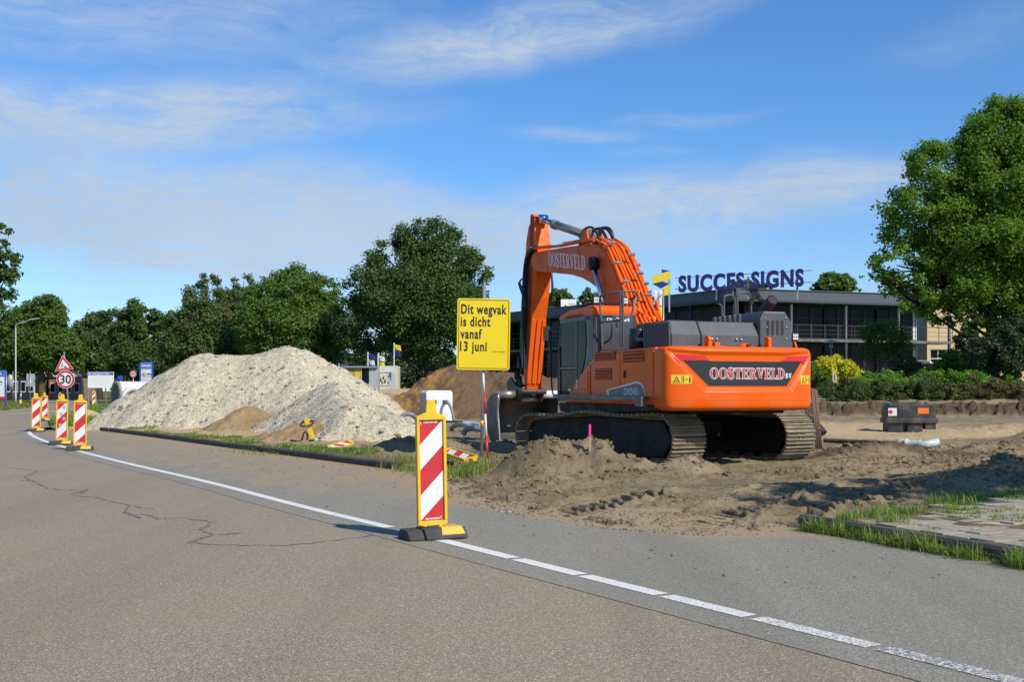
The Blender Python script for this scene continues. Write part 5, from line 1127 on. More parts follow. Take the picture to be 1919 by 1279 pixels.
def grille(u0, v0, u1, v1, n, par, cols=1):
    y0, z1_ = side(u0, v0, -1.505); y1, z0 = side(u1, v1, -1.505); m = MB(); m.box((-1.5045, (y0 + y1) / 2, (z0 + z1_) / 2), (.006, abs(y0 - y1), z1_ - z0), mi=1)
    for i in range(n): z = z0 + (z1_ - z0) * (i + .5) / n; m.box((-1.512, (y0 + y1) / 2, z), (.012, abs(y0 - y1) - .01, (z1_ - z0) / n * .22), mi=0)
    k = int(abs(y0 - y1) / .06)
    for i in range(k): m.box((-1.509, min(y0, y1) + (i + .5) * abs(y0 - y1) / k, (z0 + z1_) / 2), (.010, .012, z1_ - z0 - .01), mi=0)
    return m.build('grille', [ORANGE, DARK], par)
grille(1115, 662, 1154, 675, 3, doors[1]); grille(1168, 660, 1208, 678, 3, doors[0]); grille(1115.5, 692, 1147, 712, 4, doors[1])
y0, z1_ = side(1089, 704, -1.5); y1, z0 = side(1103, 730, -1.5); m = MB(); m.prism([(y0 - .02, z0), (y1, z0), (y1, z1_ + .08), (y0 - .02, z1_ - .06)], lambda p, q, t: (t, p, q), -1.518, -1.50); m.build('hatch', ORANGE, doors[2], bevel=.008)
m = MB(); yy_, zz_ = side(1172, 702, -1.5); m.box((-1.512, yy_, zz_), (.02, .05, .13)); m.build('door_lock', DARK, doors[0])
# grey decal on the flank with model lettering
dp = [side(u, v, -1.507) for u, v in ((1139, 742), (1137.5, 731), (1194, 715), (1201, 718), (1207, 726), (1210, 742))]
m = MB(); m.prism(dp, lambda p, q, t: (t, p, q), -1.509, -1.5045); dd = MB(); cyy = sum(p[0] for p in dp) / 6; czz = sum(p[1] for p in dp) / 6
dc = m.build('flank_decal', WHT, doors[0], fix=True)
m = MB(); m.prism([(cyy + (p[0] - cyy) * .93 - .02, czz + (p[1] - czz) * .86 - .018) for p in dp], lambda p, q, t: (t, p, q), -1.5125, -1.510); m.build('flank_decal', M('slate decal', (.07, .08, .10), .4), doors[0])
y0, z0 = side(1169, 740.5, -1.51); m = MB(); put_text(m, 'DX340', (-1.5145, y0, z0), (0, -1, 0), (0, 0, 1), .17, xs=1.12, offset=.006, shear=.25); put_text(m, 'LC', (-1.5145, y0 - .55, z0), (0, -1, 0), (0, 0, 1), .085, xs=1.1, offset=.003, shear=.25); m.build('lettering', SILV, doors[0])
y0, z0 = side(1079, 728, -1.51); m = MB(); put_text(m, '3', (-1.507, y0, z0), (0, -1, 0), (0, 0, 1), .24, xs=.75, offset=.008); m.build('lettering', WHT, doors[2])
m = MB(); a = side(1066, 733, -1.51); m.box((-1.508, a[0] - .06, a[1] + .02), (.006, .16, .05)); m.build('flank_decal', WHT, doors[2])
# step rail along the flank
m = MB(); a, b = side(1040, 743, -1.66), side(1206, 750, -1.66); m.bar((-1.66, a[0], a[1]), (-1.66, b[0], a[1] - .03), .08, .09); m.box((-1.58, (a[0] + b[0]) / 2, a[1] - .0), (.1, abs(a[0] - b[0]) * .96, .03)); m.box((-1.66, b[0] + .12, a[1] - .09), (.10, .24, .16)); m.build('step_rail', M('worn step steel', (.10, .105, .11), .4, metal=.5, dirt=(.2, .17, .13), damt=.5), ex_, bevel=.01)
# ---------------- counterweight: one curved casting with a recessed panel
hexo = [(-1.46, 2.05), (-.80, 1.99), (.84, 1.99), (1.47, 2.05), (.95, 1.37), (-.80, 1.37)]
outl = chaikin([(-1.49, -2.84), (-1.50, -2.98), (-1.50, -3.22), (-1.36, -3.34), (-.85, -3.44), (0, -3.49), (.85, -3.44), (1.36, -3.34), (1.50, -3.22), (1.50, -2.98), (1.49, -2.84)], 3)
oy = lambda x: np.interp(x, [p[0] for p in outl[len(outl) // 5:-len(outl) // 5]], [p[1] for p in outl[len(outl) // 5:-len(outl) // 5]])
Q = np.array(outl); Ls_ = np.concatenate([[0], np.cumsum(np.hypot(*np.diff(Q, axis=0).T))]); tt_ = np.linspace(0, Ls_[-1], 260); Q = np.stack([np.interp(tt_, Ls_, Q[:, 0]), np.interp(tt_, Ls_, Q[:, 1])], 1)
Tn = np.gradient(Q, axis=0); Tn /= np.linalg.norm(Tn, axis=1)[:, None]; Nn = np.stack([Tn[:, 1], -Tn[:, 0]], 1)     # outward (towards -y at the back)
ZL = np.concatenate([[1.0, 1.005, 1.02, 1.045, 1.08], np.linspace(1.11, 2.04, 84), [2.06, 2.085, 2.105, 2.118, 2.125]])
inset = np.interp(ZL, [1.0, 1.005, 1.02, 1.045, 1.08, 1.2, 1.98, 2.05, 2.085, 2.11, 2.125], [.16, .10, .06, .03, .012, 0, 0, .012, .03, .07, .12])
XX = np.repeat(Q[None, :, 0], len(ZL), 0); ZZ = np.repeat(ZL[:, None], len(Q), 1); ishex = Q[:, 1] < -3.24
sdh, _ = poly_sd(XX, ZZ, hexo); rec = .045 * sstep(-.055, .035, sdh) * ishex[None, :]
low = .030 * sstep(1.30, 1.22, ZZ + .10 * sstep(-.9, -.6, XX) - .0) * ishex[None, :] * sstep(-.55, -.9, XX) * 0
off = -(inset[:, None] + rec)
Vx = XX + Nn[None, :, 0] * off; Vy = np.repeat(Q[None, :, 1], len(ZL), 0) + Nn[None, :, 1] * off
V = np.stack([Vx, Vy, ZZ], -1).reshape(-1, 3); q = grid_quads(*XX.shape)[:, ::-1]; nV = len(V); nc = len(Q)
cw = mesh_np('counterweight', V, q, ORANGE, True, ex_)
m = MB(); top = [(Vx[-1, i], Vy[-1, i], ZL[-1]) for i in range(0, nc, 4)] + [(Vx[-1, -1], Vy[-1, -1], ZL[-1])]; bot = [(Vx[0, i], Vy[0, i], ZL[0]) for i in range(0, nc, 4)] + [(Vx[0, -1], Vy[0, -1], ZL[0])]
m.add(top, [tuple(range(len(top)))]); m.add(bot, [tuple(range(len(bot)))[::-1]]); m.build('counterweight_deck', ORANGE, cw, fix=False)
def on_cw(x, z, d, recess=True):
    """a point d metres proud of the counterweight's rear face"""
    r_ = .045 * float(sstep(-.055, .035, poly_sd(np.array([x]), np.array([z]), hexo)[0])[0]) if recess else 0.0
    return (x, float(oy(x)) + r_ - d, z)
def cw_sheet(poly, d, n=44, mz=14):
    """polygon laid on the curved rear face, cut into narrow upright strips"""
    xs = [p[0] for p in poly]; x0, x1 = min(xs), max(xs); cols = sorted(set(np.linspace(x0, x1, n)) | set(xs)); m = MB(); up, lo2 = [], []
    for x in cols:
        zs = []
        for i in range(len(poly)):
            (ax, az), (bx, bz) = poly[i], poly[(i + 1) % len(poly)]
            if min(ax, bx) - 1e-9 <= x <= max(ax, bx) + 1e-9: zs += [az, bz] if abs(ax - bx) < 1e-9 else [az + (bz - az) * (x - ax) / (bx - ax)]
        lo2.append(min(zs)); up.append(max(zs))
    P = [[on_cw(x, l + (u_ - l) * j / mz, d) for x, l, u_ in zip(cols, lo2, up)] for j in range(mz + 1)]; m.grid(P); return m
bl = [(-1.17, 1.865), (1.20, 1.865), (.86, 1.435), (-.72, 1.435)]
bp = cw_sheet(bl, .004).build('name_panel', BLKP, cw)
for s_ in (-1, 1):
    rp = [(-1.40, 1.98), (-.80, 1.955), (-.70, 1.875), (-1.17, 1.875), (-1.25, 1.815)] if s_ < 0 else [(1.41, 1.98), (.86, 1.955), (.74, 1.875), (1.20, 1.875), (1.27, 1.815)]
    rp = [(rp[0][0], rp[0][1]), rp[1], rp[2], rp[3], rp[4]]; cw_sheet(rp, .012, 24, 8).build('reflector', RED, cw)
fx_ = lambda a, b, d: on_cw(-.70 + a, 1.560 + b, .008 + d)
m = MB(); serif(m, 'OOSTERVELD', fx_, .185, 1.52, 0, .045, d0=0); serif(m, 'OOSTERVELD', fx_, .185, 1.52, 1, -.004, d0=.004); serif(m, 'BV', lambda a, b, d: on_cw(.835 + a, 1.575 + b, .008 + d), .085, .14, 0, .02); m.build('lettering', [WHT, REDT], bp, fix=False)
for x0, x1 in ((-1.40, -1.05), (1.16, 1.40)):
    sp_ = cw_sheet([(x0, 1.47), (x1, 1.47), (x1, 1.625), (x0, 1.625)], .004, 8, 4).build('warning_sticker', YST, cw); w_ = x1 - x0; m = MB()
    g = lambda a, b: on_cw(x0 + a * w_, 1.47 + b * .155, .0065)
    T3 = [(.08, .12), (.42, .12), (.25, .86)]; T4 = [(.14, .19), (.36, .19), (.25, .68)]
    for i in range(3): j = (i + 1) % 3; m.add([g(*T3[i]), g(*T3[j]), g(*T4[j]), g(*T4[i])], [(0, 1, 2, 3)])
    for r_ in ((.22, .28, .28, .42), (.49, 0.05, .515, .95), (.56, .15, .60, .85), (.66, .46, .80, .54), (.86, .12, .93, .70), (.87, .74, .92, .88)): m.add([g(r_[0], r_[1]), g(r_[2], r_[1]), g(r_[2], r_[3]), g(r_[0], r_[3])], [(0, 1, 2, 3)])
    m.build('symbol', BLKP, sp_, fix=False)
# lifting eyes, camera dome
for u in (1328, 1440):
    x, z = rear(u, 648, -3.15); m = MB(); pr = [(-.055, 0), (-.05, .09)] + [(.055 * math.cos(R(a)), .10 + .055 * math.sin(R(a))) for a in range(170, 5, -20)] + [(.05, .09), (.055, 0)]; m.prism([(a * 1.4, b) for a, b in pr], lambda a, b, t: (x + t, -3.14 + a, 2.11 + b * 1.35), -.035, .035); m.lathe([(.012, -.06), (.03, -.06), (.03, .06), (.012, .06)], 10, (x, -3.14, 2.235), M=Matrix.Rotation(R(90), 3, 'Y')); m.build('lifting_eye', ORANGE, ex_, bevel=.012)
x, z = rear(1396, 645, -3.2); m = MB(); m.sphere((x, -3.2, 2.115), .13, 10, sc=(1, .9, .6)); cam_h = m.build('camera_dome', ORANGE, ex_); m = MB(); m.lathe([(0, 0), (.04, 0), (.04, .05), (0, .05)], 12, (x, -3.30, 2.135), M=Matrix.Rotation(R(90), 3, 'X')); m.build('camera_lens', BLACK, cam_h)
x, z = rear(1346, 645, -3.15); m = MB(); m.box((x, -3.1, 2.16), (.11, .08, .09)); m.box((x + .08, -3.1, 2.125), (.2, .08, .03)); m.build('bracket', ORANGE, ex_, bevel=.01)
# ---------------- engine hood
hz = 2.60
def hood(name, x0, x1, y0, y1, ztop, mat, ch=.17, bev=.02):
    m = MB(); m.prism([(y0, 2.10), (y1, 2.10), (y1, ztop - .02), (y1 - .06, ztop), (y0 + ch, ztop), (y0, ztop - ch * 1.5)], lambda a, b, t: (t, a, b), x0, x1); return m.build(name, mat, ex_, bevel=bev)
xa, xb, xc_ = rear(1258, 630, -2.95)[0], rear(1314, 630, -2.95)[0], rear(1423, 630, -2.95)[0]
# left vent: louvres on its chamfered corner
m = MB(); m.prism([(xa, -2.96), (-1.43, -2.35), (-1.34, -2.25), (xa + .25, -1.55)], lambda a, b, t: (a, b, t), 2.10, hz - .10); m.prism([(xa, -2.93), (-1.38, -2.34), (-1.31, -2.26), (xa + .2, -1.6)], lambda a, b, t: (a, b, t), hz - .10, hz - .02); hv = m.build('hood_vent', CHAR, ex_, bevel=.02)
a, b = Vector((xa - .01, -2.97, 0)), Vector((-1.44, -2.36, 0)); d = b - a; nrm = Vector((d.y, -d.x, 0)).normalized(); nrm = nrm if nrm.y < 0 else -nrm; m = MB()
for i in range(15):
    p = a + d * ((i + .6) / 15.4) + nrm * .012; m.bar((p.x, p.y, 2.14), (p.x + nrm.x * .012, p.y + nrm.y * .012, hz - .05), .030, .05, up=(nrm.x, nrm.y, 0))
m.build('louvre', CHAR, hv)
m = MB(); m.add([tuple(a + nrm * .004 + Vector((0, 0, 2.13))), tuple(b + nrm * .004 + Vector((0, 0, 2.13))), tuple(b + nrm * .004 + Vector((0, 0, hz - .11))), tuple(a + nrm * .004 + Vector((0, 0, hz - .11)))], [(0, 1, 2, 3)]); m.build('vent_screen', BLACK, hv)
hood('engine_hood', xa + .004, xb - .008, -2.96, -1.55, hz, CHAR); h2 = hood('engine_hood', xb + .008, xc_ - .010, -2.96, -1.55, hz - .005, CHAR)
m = MB(); m.box(((xb + xc_) / 2, -2.0, 2.35), (xc_ - xb + .5, .8, .45)); m.build('engine_block', DARK, ex_)
for f in (.18, .26, .60, .68): m = MB(); m.lathe([(0, 0), (.022, 0), (.022, .03), (0, .03)], 10, (xb + (xc_ - xb) * f, -2.955, 2.27), M=Matrix.Rotation(R(90), 3, 'X')); m.build('hood_latch', STEEL, h2)
# muffler cover with upright slots, boss and exhaust
xm0, xm1 = xc_ + .006, rear(1484, 630, -2.95)[0]; mt_ = rear(1450, 587, -2.6)[1]
def oct_(x0, x1, z1_, c): return [(x0, 2.10), (x1, 2.10), (x1, z1_ - c * 1.5), (x1 - c, z1_), (x0 + c * .6, z1_), (x0, z1_ - c)]
m = MB(); m.prism(oct_(xm0, xm1, mt_, .14), lambda a, b, t: (a, t, b), -2.97, -1.2); mc = m.build('muffler_cover', CHAR, ex_, bevel=.03)
for i in range(4):
    u = 1440 + i * 8.9; x, z1_ = rear(u, 600, -2.98); z0 = rear(u, 629, -2.98)[1]; m = MB(); w_ = .028
    pr = [(w_ * math.cos(R(a)), z1_ - w_ + w_ * math.sin(R(a))) for a in range(0, 181, 30)] + [(w_ * math.cos(R(a)), z0 + w_ + w_ * math.sin(R(a))) for a in range(180, 361, 30)]; m.prism(pr, lambda a, b, t: (x + a, t, b), -2.976, -2.9745); m.build('slot', BLACK, mc)
for u, v in ((1434.5, 596), (1472, 596), (1437, 614), (1474, 614), (1437, 637), (1474, 636)): x, z = rear(u, v, -2.97); m = MB(); m.lathe([(0, 0), (.018, 0), (.014, .02), (0, .02)], 8, (x, -2.967, z), M=Matrix.Rotation(R(90), 3, 'X')); m.build('bolt', STEEL, mc)
for i in range(6): m = MB(); m.box((xm0 - .03, -2.3 + i * .18, mt_ - .10), (.06, .10, .16)); m.build('fin', CHAR, mc, bevel=.015)
RUST = M('sooty rust', (.075, .045, .035), .7, c2=(.03, .025, .024), sc=6); x, z = rear(1428, 590, -2.0); xe, ze = rear(1444, 568, -2.2)
m = MB(); m.tube(chaikin([(x, -2.0, mt_ - .1), (x, -2.0, z + .02), (x + .06, -2.08, z + .14), (xe, -2.28, ze + .05)], 3), .105, 18, caps=False); m.tube([(x + .07, -2.09, z + .12), (xe, -2.285, ze + .05)], [.088, .092], 18, mi=1, caps=True); m.build('exhaust_pipe', [RUST, BLACK], ex_)
# air filter housing with lettering
x0, z1_ = rear(1185, 620, -1.75); x1, z0 = rear(1207, 645, -1.75); m = MB(); m.lathe([(0, 2.12), (.15, 2.12), (.17, 2.14), (.17, 2.38), (.15, 2.42), (.155, 2.44), (.155, 2.5), (0, 2.52)], 18, ((x0 + x1) / 2 - .0, -1.75, 0)); ac = m.build('air_filter', HOSE, ex_)
m = MB(); put_text(m, 'DOOSAN', ((x0 + x1) / 2 - .13, -1.93, 2.27), (1, .0, 0), (0, 0, 1), .075, offset=.003); m.build('lettering', WHT, ac)
# work lights
def worklight(p, rz, par=ex_):
    m = MB(); T = Matrix.Rotation(rz, 3, 'Z'); m.box(p, (.14, .06, .16), M=T); o = m.build('work_light', DARK, par, bevel=.012); m = MB(); f = T @ Vector((0, -.034, 0))
    for i in range(3):
        for j in range(2): m.box(Vector(p) + f + T @ Vector(((i - 1) * .042, 0, (j - .5) * .06)), (.034, .01, .05), M=T)
    m.build('lamp_lens', WHITEM, o)
x, z = rear(1488, 632, -2.5); m = MB(); m.bar((x, -2.6, 2.12), (x, -2.5, z - .05), .03, .03); m.build('lamp_bracket', ORANGE, ex_); worklight((x, -2.52, z), .1)
# ---------------- cab
x0, x1, yb_, yf_ = -1.48, -.54, -.22, 1.64; zc0, zc1 = 1.12, 2.86
m = MB()
for x in (x0 + .04, x1 - .04): m.tube(chaikin([(x, yf_ - .02, zc0), (x, yf_, 1.6), (x, yf_ - .10, 2.6), (x, yf_ - .30, zc1)], 2), .045, 8)
m.box((x0 + .03, .64, (zc0 + zc1) / 2), (.06, .07, zc1 - zc0)); m.box((x1 - .03, .64, (zc0 + zc1) / 2), (.06, .07, zc1 - zc0))
m.prism([(yb_, zc0), (.75, zc0), (.40, 1.55), (.17, 1.95), (.10, 2.3), (.13, 2.7), (.20, zc1), (yb_, zc1)], lambda a, b, t: (t, a, b), x0, x0 + .05)          # broad rear corner
m.prism([(yb_, zc0), (.10, zc0), (.10, zc1), (yb_, zc1)], lambda a, b, t: (t, a, b), x1 - .05, x1)
m.box(((x0 + x1) / 2, .7, zc0 + .04), (x1 - x0, 1.85, .08)); m.box((x0 + .03, 1.1, 2.02 - .2), (.05, .95, .06)); m.box((x0 + .03, .70, zc1 - .05), (.06, 1.6, .10)); m.box((x1 - .03, .70, zc1 - .05), (.06, 1.6, .10)); m.box((x0 + .03, .85, zc0 + .10), (.05, 1.4, .12))
m.box(((x0 + x1) / 2, yb_ + .03, (zc0 + 1.1 + zc1) / 2 - .55), (x1 - x0 - .1, .06, zc1 - zc0)); cb_ = m.build('cab', M('slate cab paint', (.050, .055, .065), .38, c2=(.04, .044, .052), sc=2), ex_, bevel=.012)
m = MB(); m.box(((x0 + x1) / 2 + .01, yb_ - .006, (2.12 + zc1) / 2 + .02), (x1 - x0 - .16, .016, zc1 - 2.16)); m.build('rear_window', M('tinted rear window', (.060, .066, .080), .22, c2=(.052, .058, .072), sc=1.5), cb_, bevel=.006)
xt, zt = rear(1137, 602, yb_); m = MB(); put_text(m, 'DOOSAN', (xt, yb_ - .017, zt), (1, 0, 0), (0, 0, 1), .10, xs=1.15, offset=.004); m.build('lettering', WHT, cb_)
gl = lambda poly: (lambda m_: m_.prism(poly, lambda a, b, t: (t, a, b), x0 + .012, x0 + .02))(MB())
gl([(.68, 1.86), (1.57, 1.86), (1.55, 2.55), (1.40, zc1 - .1), (.68, zc1 - .1)]).build('door_window', TINT, cb_); gl([(.68, 1.24), (1.57, 1.24), (1.58, 1.78), (.68, 1.78)]).build('door_window', TINT, cb_); gl([(.60, 1.40), (.60, zc1 - .1), (.22, zc1 - .1), (.16, 2.3), (.24, 1.95)]).build('side_window', TINT, cb_)
m = MB(); m.prism([(.25, 1.3), (1.57, 1.3), (1.55, 2.55), (1.40, zc1 - .1), (.25, zc1 - .1)], lambda a, b, t: (t, a, b), x1 - .03, x1 - .02); m.build('side_window', TINT, cb_); m = MB(); m.add([(x0 + .06, yf_ + .005, 1.2), (x1 - .06, yf_ + .005, 1.2), (x1 - .06, yf_ - .10, 2.6), (x0 + .06, yf_ - .10, 2.6)], [(0, 1, 2, 3)]); m.build('windscreen', TINT, cb_)
m = MB(); m.prism([(.25, 1.25), (.85, 1.25), (.9, 1.62), (.45, 1.66), (.30, 2.35), (.15, 2.35)], lambda a, b, t: (t, a, b), -1.22, -.80); m.box((-1.0, .22, 2.48), (.26, .12, .2)); m.box((-1.3, .75, 1.55), (.12, .6, .5)); m.box((-.7, .75, 1.55), (.12, .6, .5)); m.build('seat', BLACK, cb_, bevel=.04)
m = MB(); rp = [(yb_ - .02, zc1 - .02), (.15, zc1 - .03), (.35, zc1 + .035), (1.0, zc1 + .03), (yf_ - .25, zc1 - .04), (yf_ - .05, zc1 - .03), (yf_ - .16, zc1 + .08), (1.0, zc1 + .165), (.2, zc1 + .19), (yb_ + .05, zc1 + .18), (yb_ - .03, zc1 + .12)]; m.prism(rp, lambda a, b, t: (t, a, b), x0 - .01, x1 + .01); m.build('cab_roof', ORANGE, cb_, bevel=.04)
m = MB(); zr = zc1 + .21; m.tube(chaikin([(x0 + .03, yf_ - .05, zr - .13), (x0 + .03, .4, zr), (x0 + .03, -.1, zr + .02), (x1 - .05, -.12, zr + .02), (x1 - .05, 1.3, zr - .06)], 2), .02, 6); m.bar((x0 + .03, .3, zr - .06), (x0 + .03, .3, zr), .03, .03, up=(0, 1, 0)); m.build('roof_rail', DARK, cb_)
for u in (1117.5, 1170.5): x, z = rear(u, 572, 0.0); worklight((x, .0, zc1 + .30), 0, cb_)
m = MB(); m.tube(chaikin([(x0 - .02, yf_ - .05, 1.15), (x0 - .10, yf_ + .1, 1.3), (x0 - .10, yf_ + .12, 2.3)], 2), .016, 6); m.build('grab_handle', DARK, cb_)
my, mz_ = side(1025, 626, -1.55); m = MB(); m.box((-1.55, my, mz_), (.15, .05, .32)); m.bar((-1.5, my, mz_ + .1), (-1.35, yf_, mz_ - .1), .03, .03); m.build('mirror', BLACK, cb_, bevel=.03)
# ---------------- handrails
def rail(pts, r=.022, name='handrail'): m = MB(); m.tube(chaikin(pts, 2), r, 8); return m.build(name, CHAR, ex_)
def on_side(px, x0): return [(x0, *side(u, v, x0)) for u, v in px]
def on_rear(px, y0): return [(rear(u, v, y0)[0], y0, rear(u, v, y0)[1]) for u, v in px]
xr_ = -1.40
rail(on_side([(1129, 652), (1127.5, 604), (1124, 560), (1127, 553)], xr_) + on_rear([(1160, 548), (1183, 545), (1194, 549), (1196, 556), (1197, 566)], -.75)); rail(on_rear([(1163, 549), (1163.5, 600), (1164.5, 650)], -.75)); rail(on_rear([(1167.5, 549), (1168, 600), (1168.5, 650)], -.78)); rail([on_side([(1128, 604)], xr_)[0]] + on_rear([(1166, 600), (1182, 592), (1187, 584), (1187, 562)], -.75))
rail(on_rear([(1354, 608), (1353.5, 578), (1352, 572), (1347, 570)], -1.5)); rail(on_rear([(1357, 606), (1357, 558), (1360, 554), (1373, 553), (1378, 558), (1379, 600)], -1.3)); rail(on_rear([(1383, 600), (1382, 554), (1386, 548.5), (1402, 548), (1407, 553), (1408.5, 596)], -1.1))
m = MB(); p = on_rear([(1410, 560)], -1.1)[0]; m.box((p[0], p[1], p[2]), (.10, .05, .26), M=Matrix.Rotation(.25, 3, 'Y')); m.bar((p[0], p[1], p[2] + .1), (p[0] + .18, p[1], p[2] + .05), .03, .03); m.build('mirror', DARK, ex_, bevel=.02)
# ---------------- boom
HB = .28
bt = [side(u, v, -HB) for u, v in ((1000.5, 474), (1017, 470.5), (1054, 464), (1111, 456.5), (1118, 458), (1134, 468), (1148, 499), (1162, 532), (1174, 571))]
bb_ = [side(u, v, -HB) for u, v in ((1136, 571), (1125.5, 552), (1116, 538), (1107, 531), (1090, 521), (1070, 515), (1035, 511.5), (1017, 511), (1004, 508), (996, 500), (994, 488))]
foot = [(.62, 1.75), (.45, 1.55), (.15, 1.55), (.0, 1.8)]
f1 = (bt[-1][0] - .85, bt[-1][1] - 1.15); f2 = (bb_[0][0] - 1.1, bb_[0][1] - .75)
poly = bt + [f1] + foot[::-1] + [f2] + bb_
m = MB(); m.prism(poly, lambda a, b, t: (t, a, b), -HB, HB); boom = m.build('boom', ORANGEW, ex_, bevel=.028)
a, b = side(1029, 498.5, -HB), side(1098.5, 506.8, -HB); dirv = Vector((0, b[0] - a[0], b[1] - a[1])); Lb = dirv.length; dirv.normalize(); ub = Vector((0, -dirv.z, dirv.y)); ub = ub if ub.z > 0 else -ub
ub = Vector((0, .12, 1)).normalized()
m = MB(); serif(m, 'OOSTERVELD', lambda p, q, d: tuple(Vector((-HB - .004 - d, a[0], a[1])) + dirv * p + ub * q), .34, Lb, 0, .004); m.build('lettering', WHT, boom, fix=False)
# pivot bosses of the boom cylinders
pb = side(1111, 494, -.40)
m = MB(); m.lathe([(0, -.46), (.07, -.46), (.09, -.43), (.09, -.30), (.13, -.29), (.13, .29), (.09, .30), (.09, .43), (.07, .46), (0, .46)], 20, (0, pb[0], pb[1]), M=Matrix.Rotation(R(90), 3, 'Y')); m.build('pivot_pin', DARK, boom)
lo_s = side(1131, 574, -.40); dr = Vector((0, lo_s[0] - pb[0], lo_s[1] - pb[1])).normalized()
for s_ in (-1, 1):
    X = .39 * s_; p0 = Vector((X, pb[0], pb[1])); p1 = p0 + dr * 1.25; p2 = p0 + dr * 3.05
    m = MB(); m.tube([p1, p2], .105, 16); m.tube([p1 - dr * .03, p1 + dr * .1], .12, 16); m.lathe([(.05, -.07), (.15, -.07), (.15, .07), (.05, .07)], 18, p2, M=Matrix.Rotation(R(90), 3, 'Y')); cy = m.build('boom_cylinder', ORANGEW, ex_)
    m = MB(); m.tube([p0, p1], .055, 14); m.build('piston_rod', RODM, cy); m = MB(); m.lathe([(.05, -.06), (.15, -.06), (.15, .06), (.05, .06)], 18, p0, M=Matrix.Rotation(R(90), 3, 'Y')); m.build('rod_eye', DARK, cy)
# pipes running over the boom's back
pf = [side(u, v, -.25) for u, v in ((1056, 460), (1111, 451.5), (1120, 453), (1138, 466), (1152, 499), (1167, 534), (1182, 575), (1198, 612))]
pf = [(p[0] - .03, p[1] + .03) for p in pf]; rs_ = random.Random(3)
for i in range(7):
    x = -.26 + .088 * i; st = (0, 1, 1, 2, 1, 2, 1)[i]; jit = [(rs_.uniform(-.03, .03), rs_.uniform(-.02, .03)) for _ in pf]; P = [(x + rs_.uniform(-.012, .012), p[0] + j[0] - .015 * (i % 3), p[1] + j[1] + .02 * (i % 2)) for p, j in zip(pf, jit)][st:]
    P[-1] = (x * 1.15 + .02, P[-1][1] - .1, P[-1][2] - .1); m = MB(); m.tube(chaikin(P, 2), .030 if i % 2 else .036, 8); m.build('hydraulic_pipe', ORANGEW, boom)
P = [(-HB - .02, *side(u, v, -HB)) for u, v in ((1002, 466), (1010, 463.5), (1040, 463), (1072, 456), (1110, 450), (1116, 452))]; m = MB(); m.tube(chaikin(P, 2), .034, 8); m.tube(chaikin([(-HB + .12, p[1] - .0, p[2] + .02) for p in P], 2), .034, 8); m.build('hydraulic_pipe', ORANGEW, boom)
for j in (3, 4, 5, 6):
    c = pf[j]
    for xx, dd in ((-.20, 0), (.06, -.18), (.24, .02)) if j > 3 else ((-.20, -.05),): m = MB(); m.box((xx, c[0] - .055 + dd * .55, c[1] + .03 - dd), (.17, .07, .05), M=Matrix.Rotation(R(-58), 3, 'X')); m.build('pipe_clamp', STEEL, boom, bevel=.01)
for i, (d_, r_) in enumerate(((0, .035), (.08, .03), (-.09, .03))):
    P = [(.0 + d_ * 2, *side(u, v, 0)) for u, v in ((1100, 446), (1108, 434 - i * 2), (1122, 427 - i), (1131, 434), (1139, 452), (1144, 466))]; m = MB(); m.tube(chaikin([(p[0], p[1], p[2]) for p in P], 3), r_, 8); m.build('hydraulic_hose', HOSE, boom)
P = [(.20, *side(u, v, .2)) for u, v in ((1112, 434), (1130, 427), (1143, 428), (1148, 440), (1150, 462))]; m = MB(); m.tube(chaikin(P, 3), .042, 8); m.build('hydraulic_hose', HOSE, boom)
for i in range(6):          # tangle of hoses behind the cab where the pipes come down
    P = [(rs_.uniform(-.35, .35), pf[-2][0] + rs_.uniform(-.3, .35), pf[-2][1] + .25 - .22 * k_ + rs_.uniform(-.1, .1)) for k_ in range(6)]; m = MB(); m.tube(chaikin(P, 3), .026, 7); m.build('hydraulic_hose', HOSE if i % 2 else ORANGEW, boom)
for i, (xx, dy_) in enumerate(((-.30, .1), (-.12, -.05), (.12, .1), (.30, -.06), (.40, .12))):
    P = [(xx, pf[-2][0] + dy_, pf[-2][1] + .1), (xx * 1.1, pf[-2][0] - .15 + dy_, pf[-2][1] - .35), (xx * 1.2, pf[-1][0] - .1 + dy_, pf[-1][1] - .35), (xx * 1.1, pf[-1][0] - .05, 2.0)]; m = MB(); m.tube(chaikin(P, 2), .034, 8); m.build('hydraulic_pipe', ORANGEW, boom)
# ---------------- arm
HA = .195
ab = [side(u, v, HA) for u, v in ((1021, 404), (1027, 407), (1033, 463), (1033, 512), (1029, 560), (1023.5, 600), (1017, 668), (1013, 720), (1011, 733))]
af = [side(u, v, -HA) for u, v in ((988, 737), (984, 722), (982, 690), (982, 640), (984, 560), (985, 490), (986.5, 455), (991, 425), (999, 411), (1002, 406))]
poly = ab + af
m = MB(); m.prism(poly, lambda a, b, t: (t, a, b), -HA, HA); arm = m.build('arm', ORANGEW, ex_, bevel=.03)
for sx in (-.15, .0, .15): yb0 = ab[5]; yb1 = ab[7]; m = MB(); m.add([(sx - .05, yb0[0] - .03, yb0[1]), (sx + .05, yb0[0] - .03, yb0[1]), (sx + .05, yb1[0] - .03, yb1[1]), (sx - .05, yb1[0] - .03, yb1[1]), (sx - .05, yb0[0] + .03, yb0[1]), (sx + .05, yb0[0] + .03, yb0[1]), (sx + .05, yb1[0] + .03, yb1[1]), (sx - .05, yb1[0] + .03, yb1[1])], [(0, 1, 2, 3), (0, 1, 5, 4), (2, 3, 7, 6), (0, 3, 7, 4), (1, 2, 6, 5)]); m.build('wear_strip', ORANGEW, arm, bevel=.008)
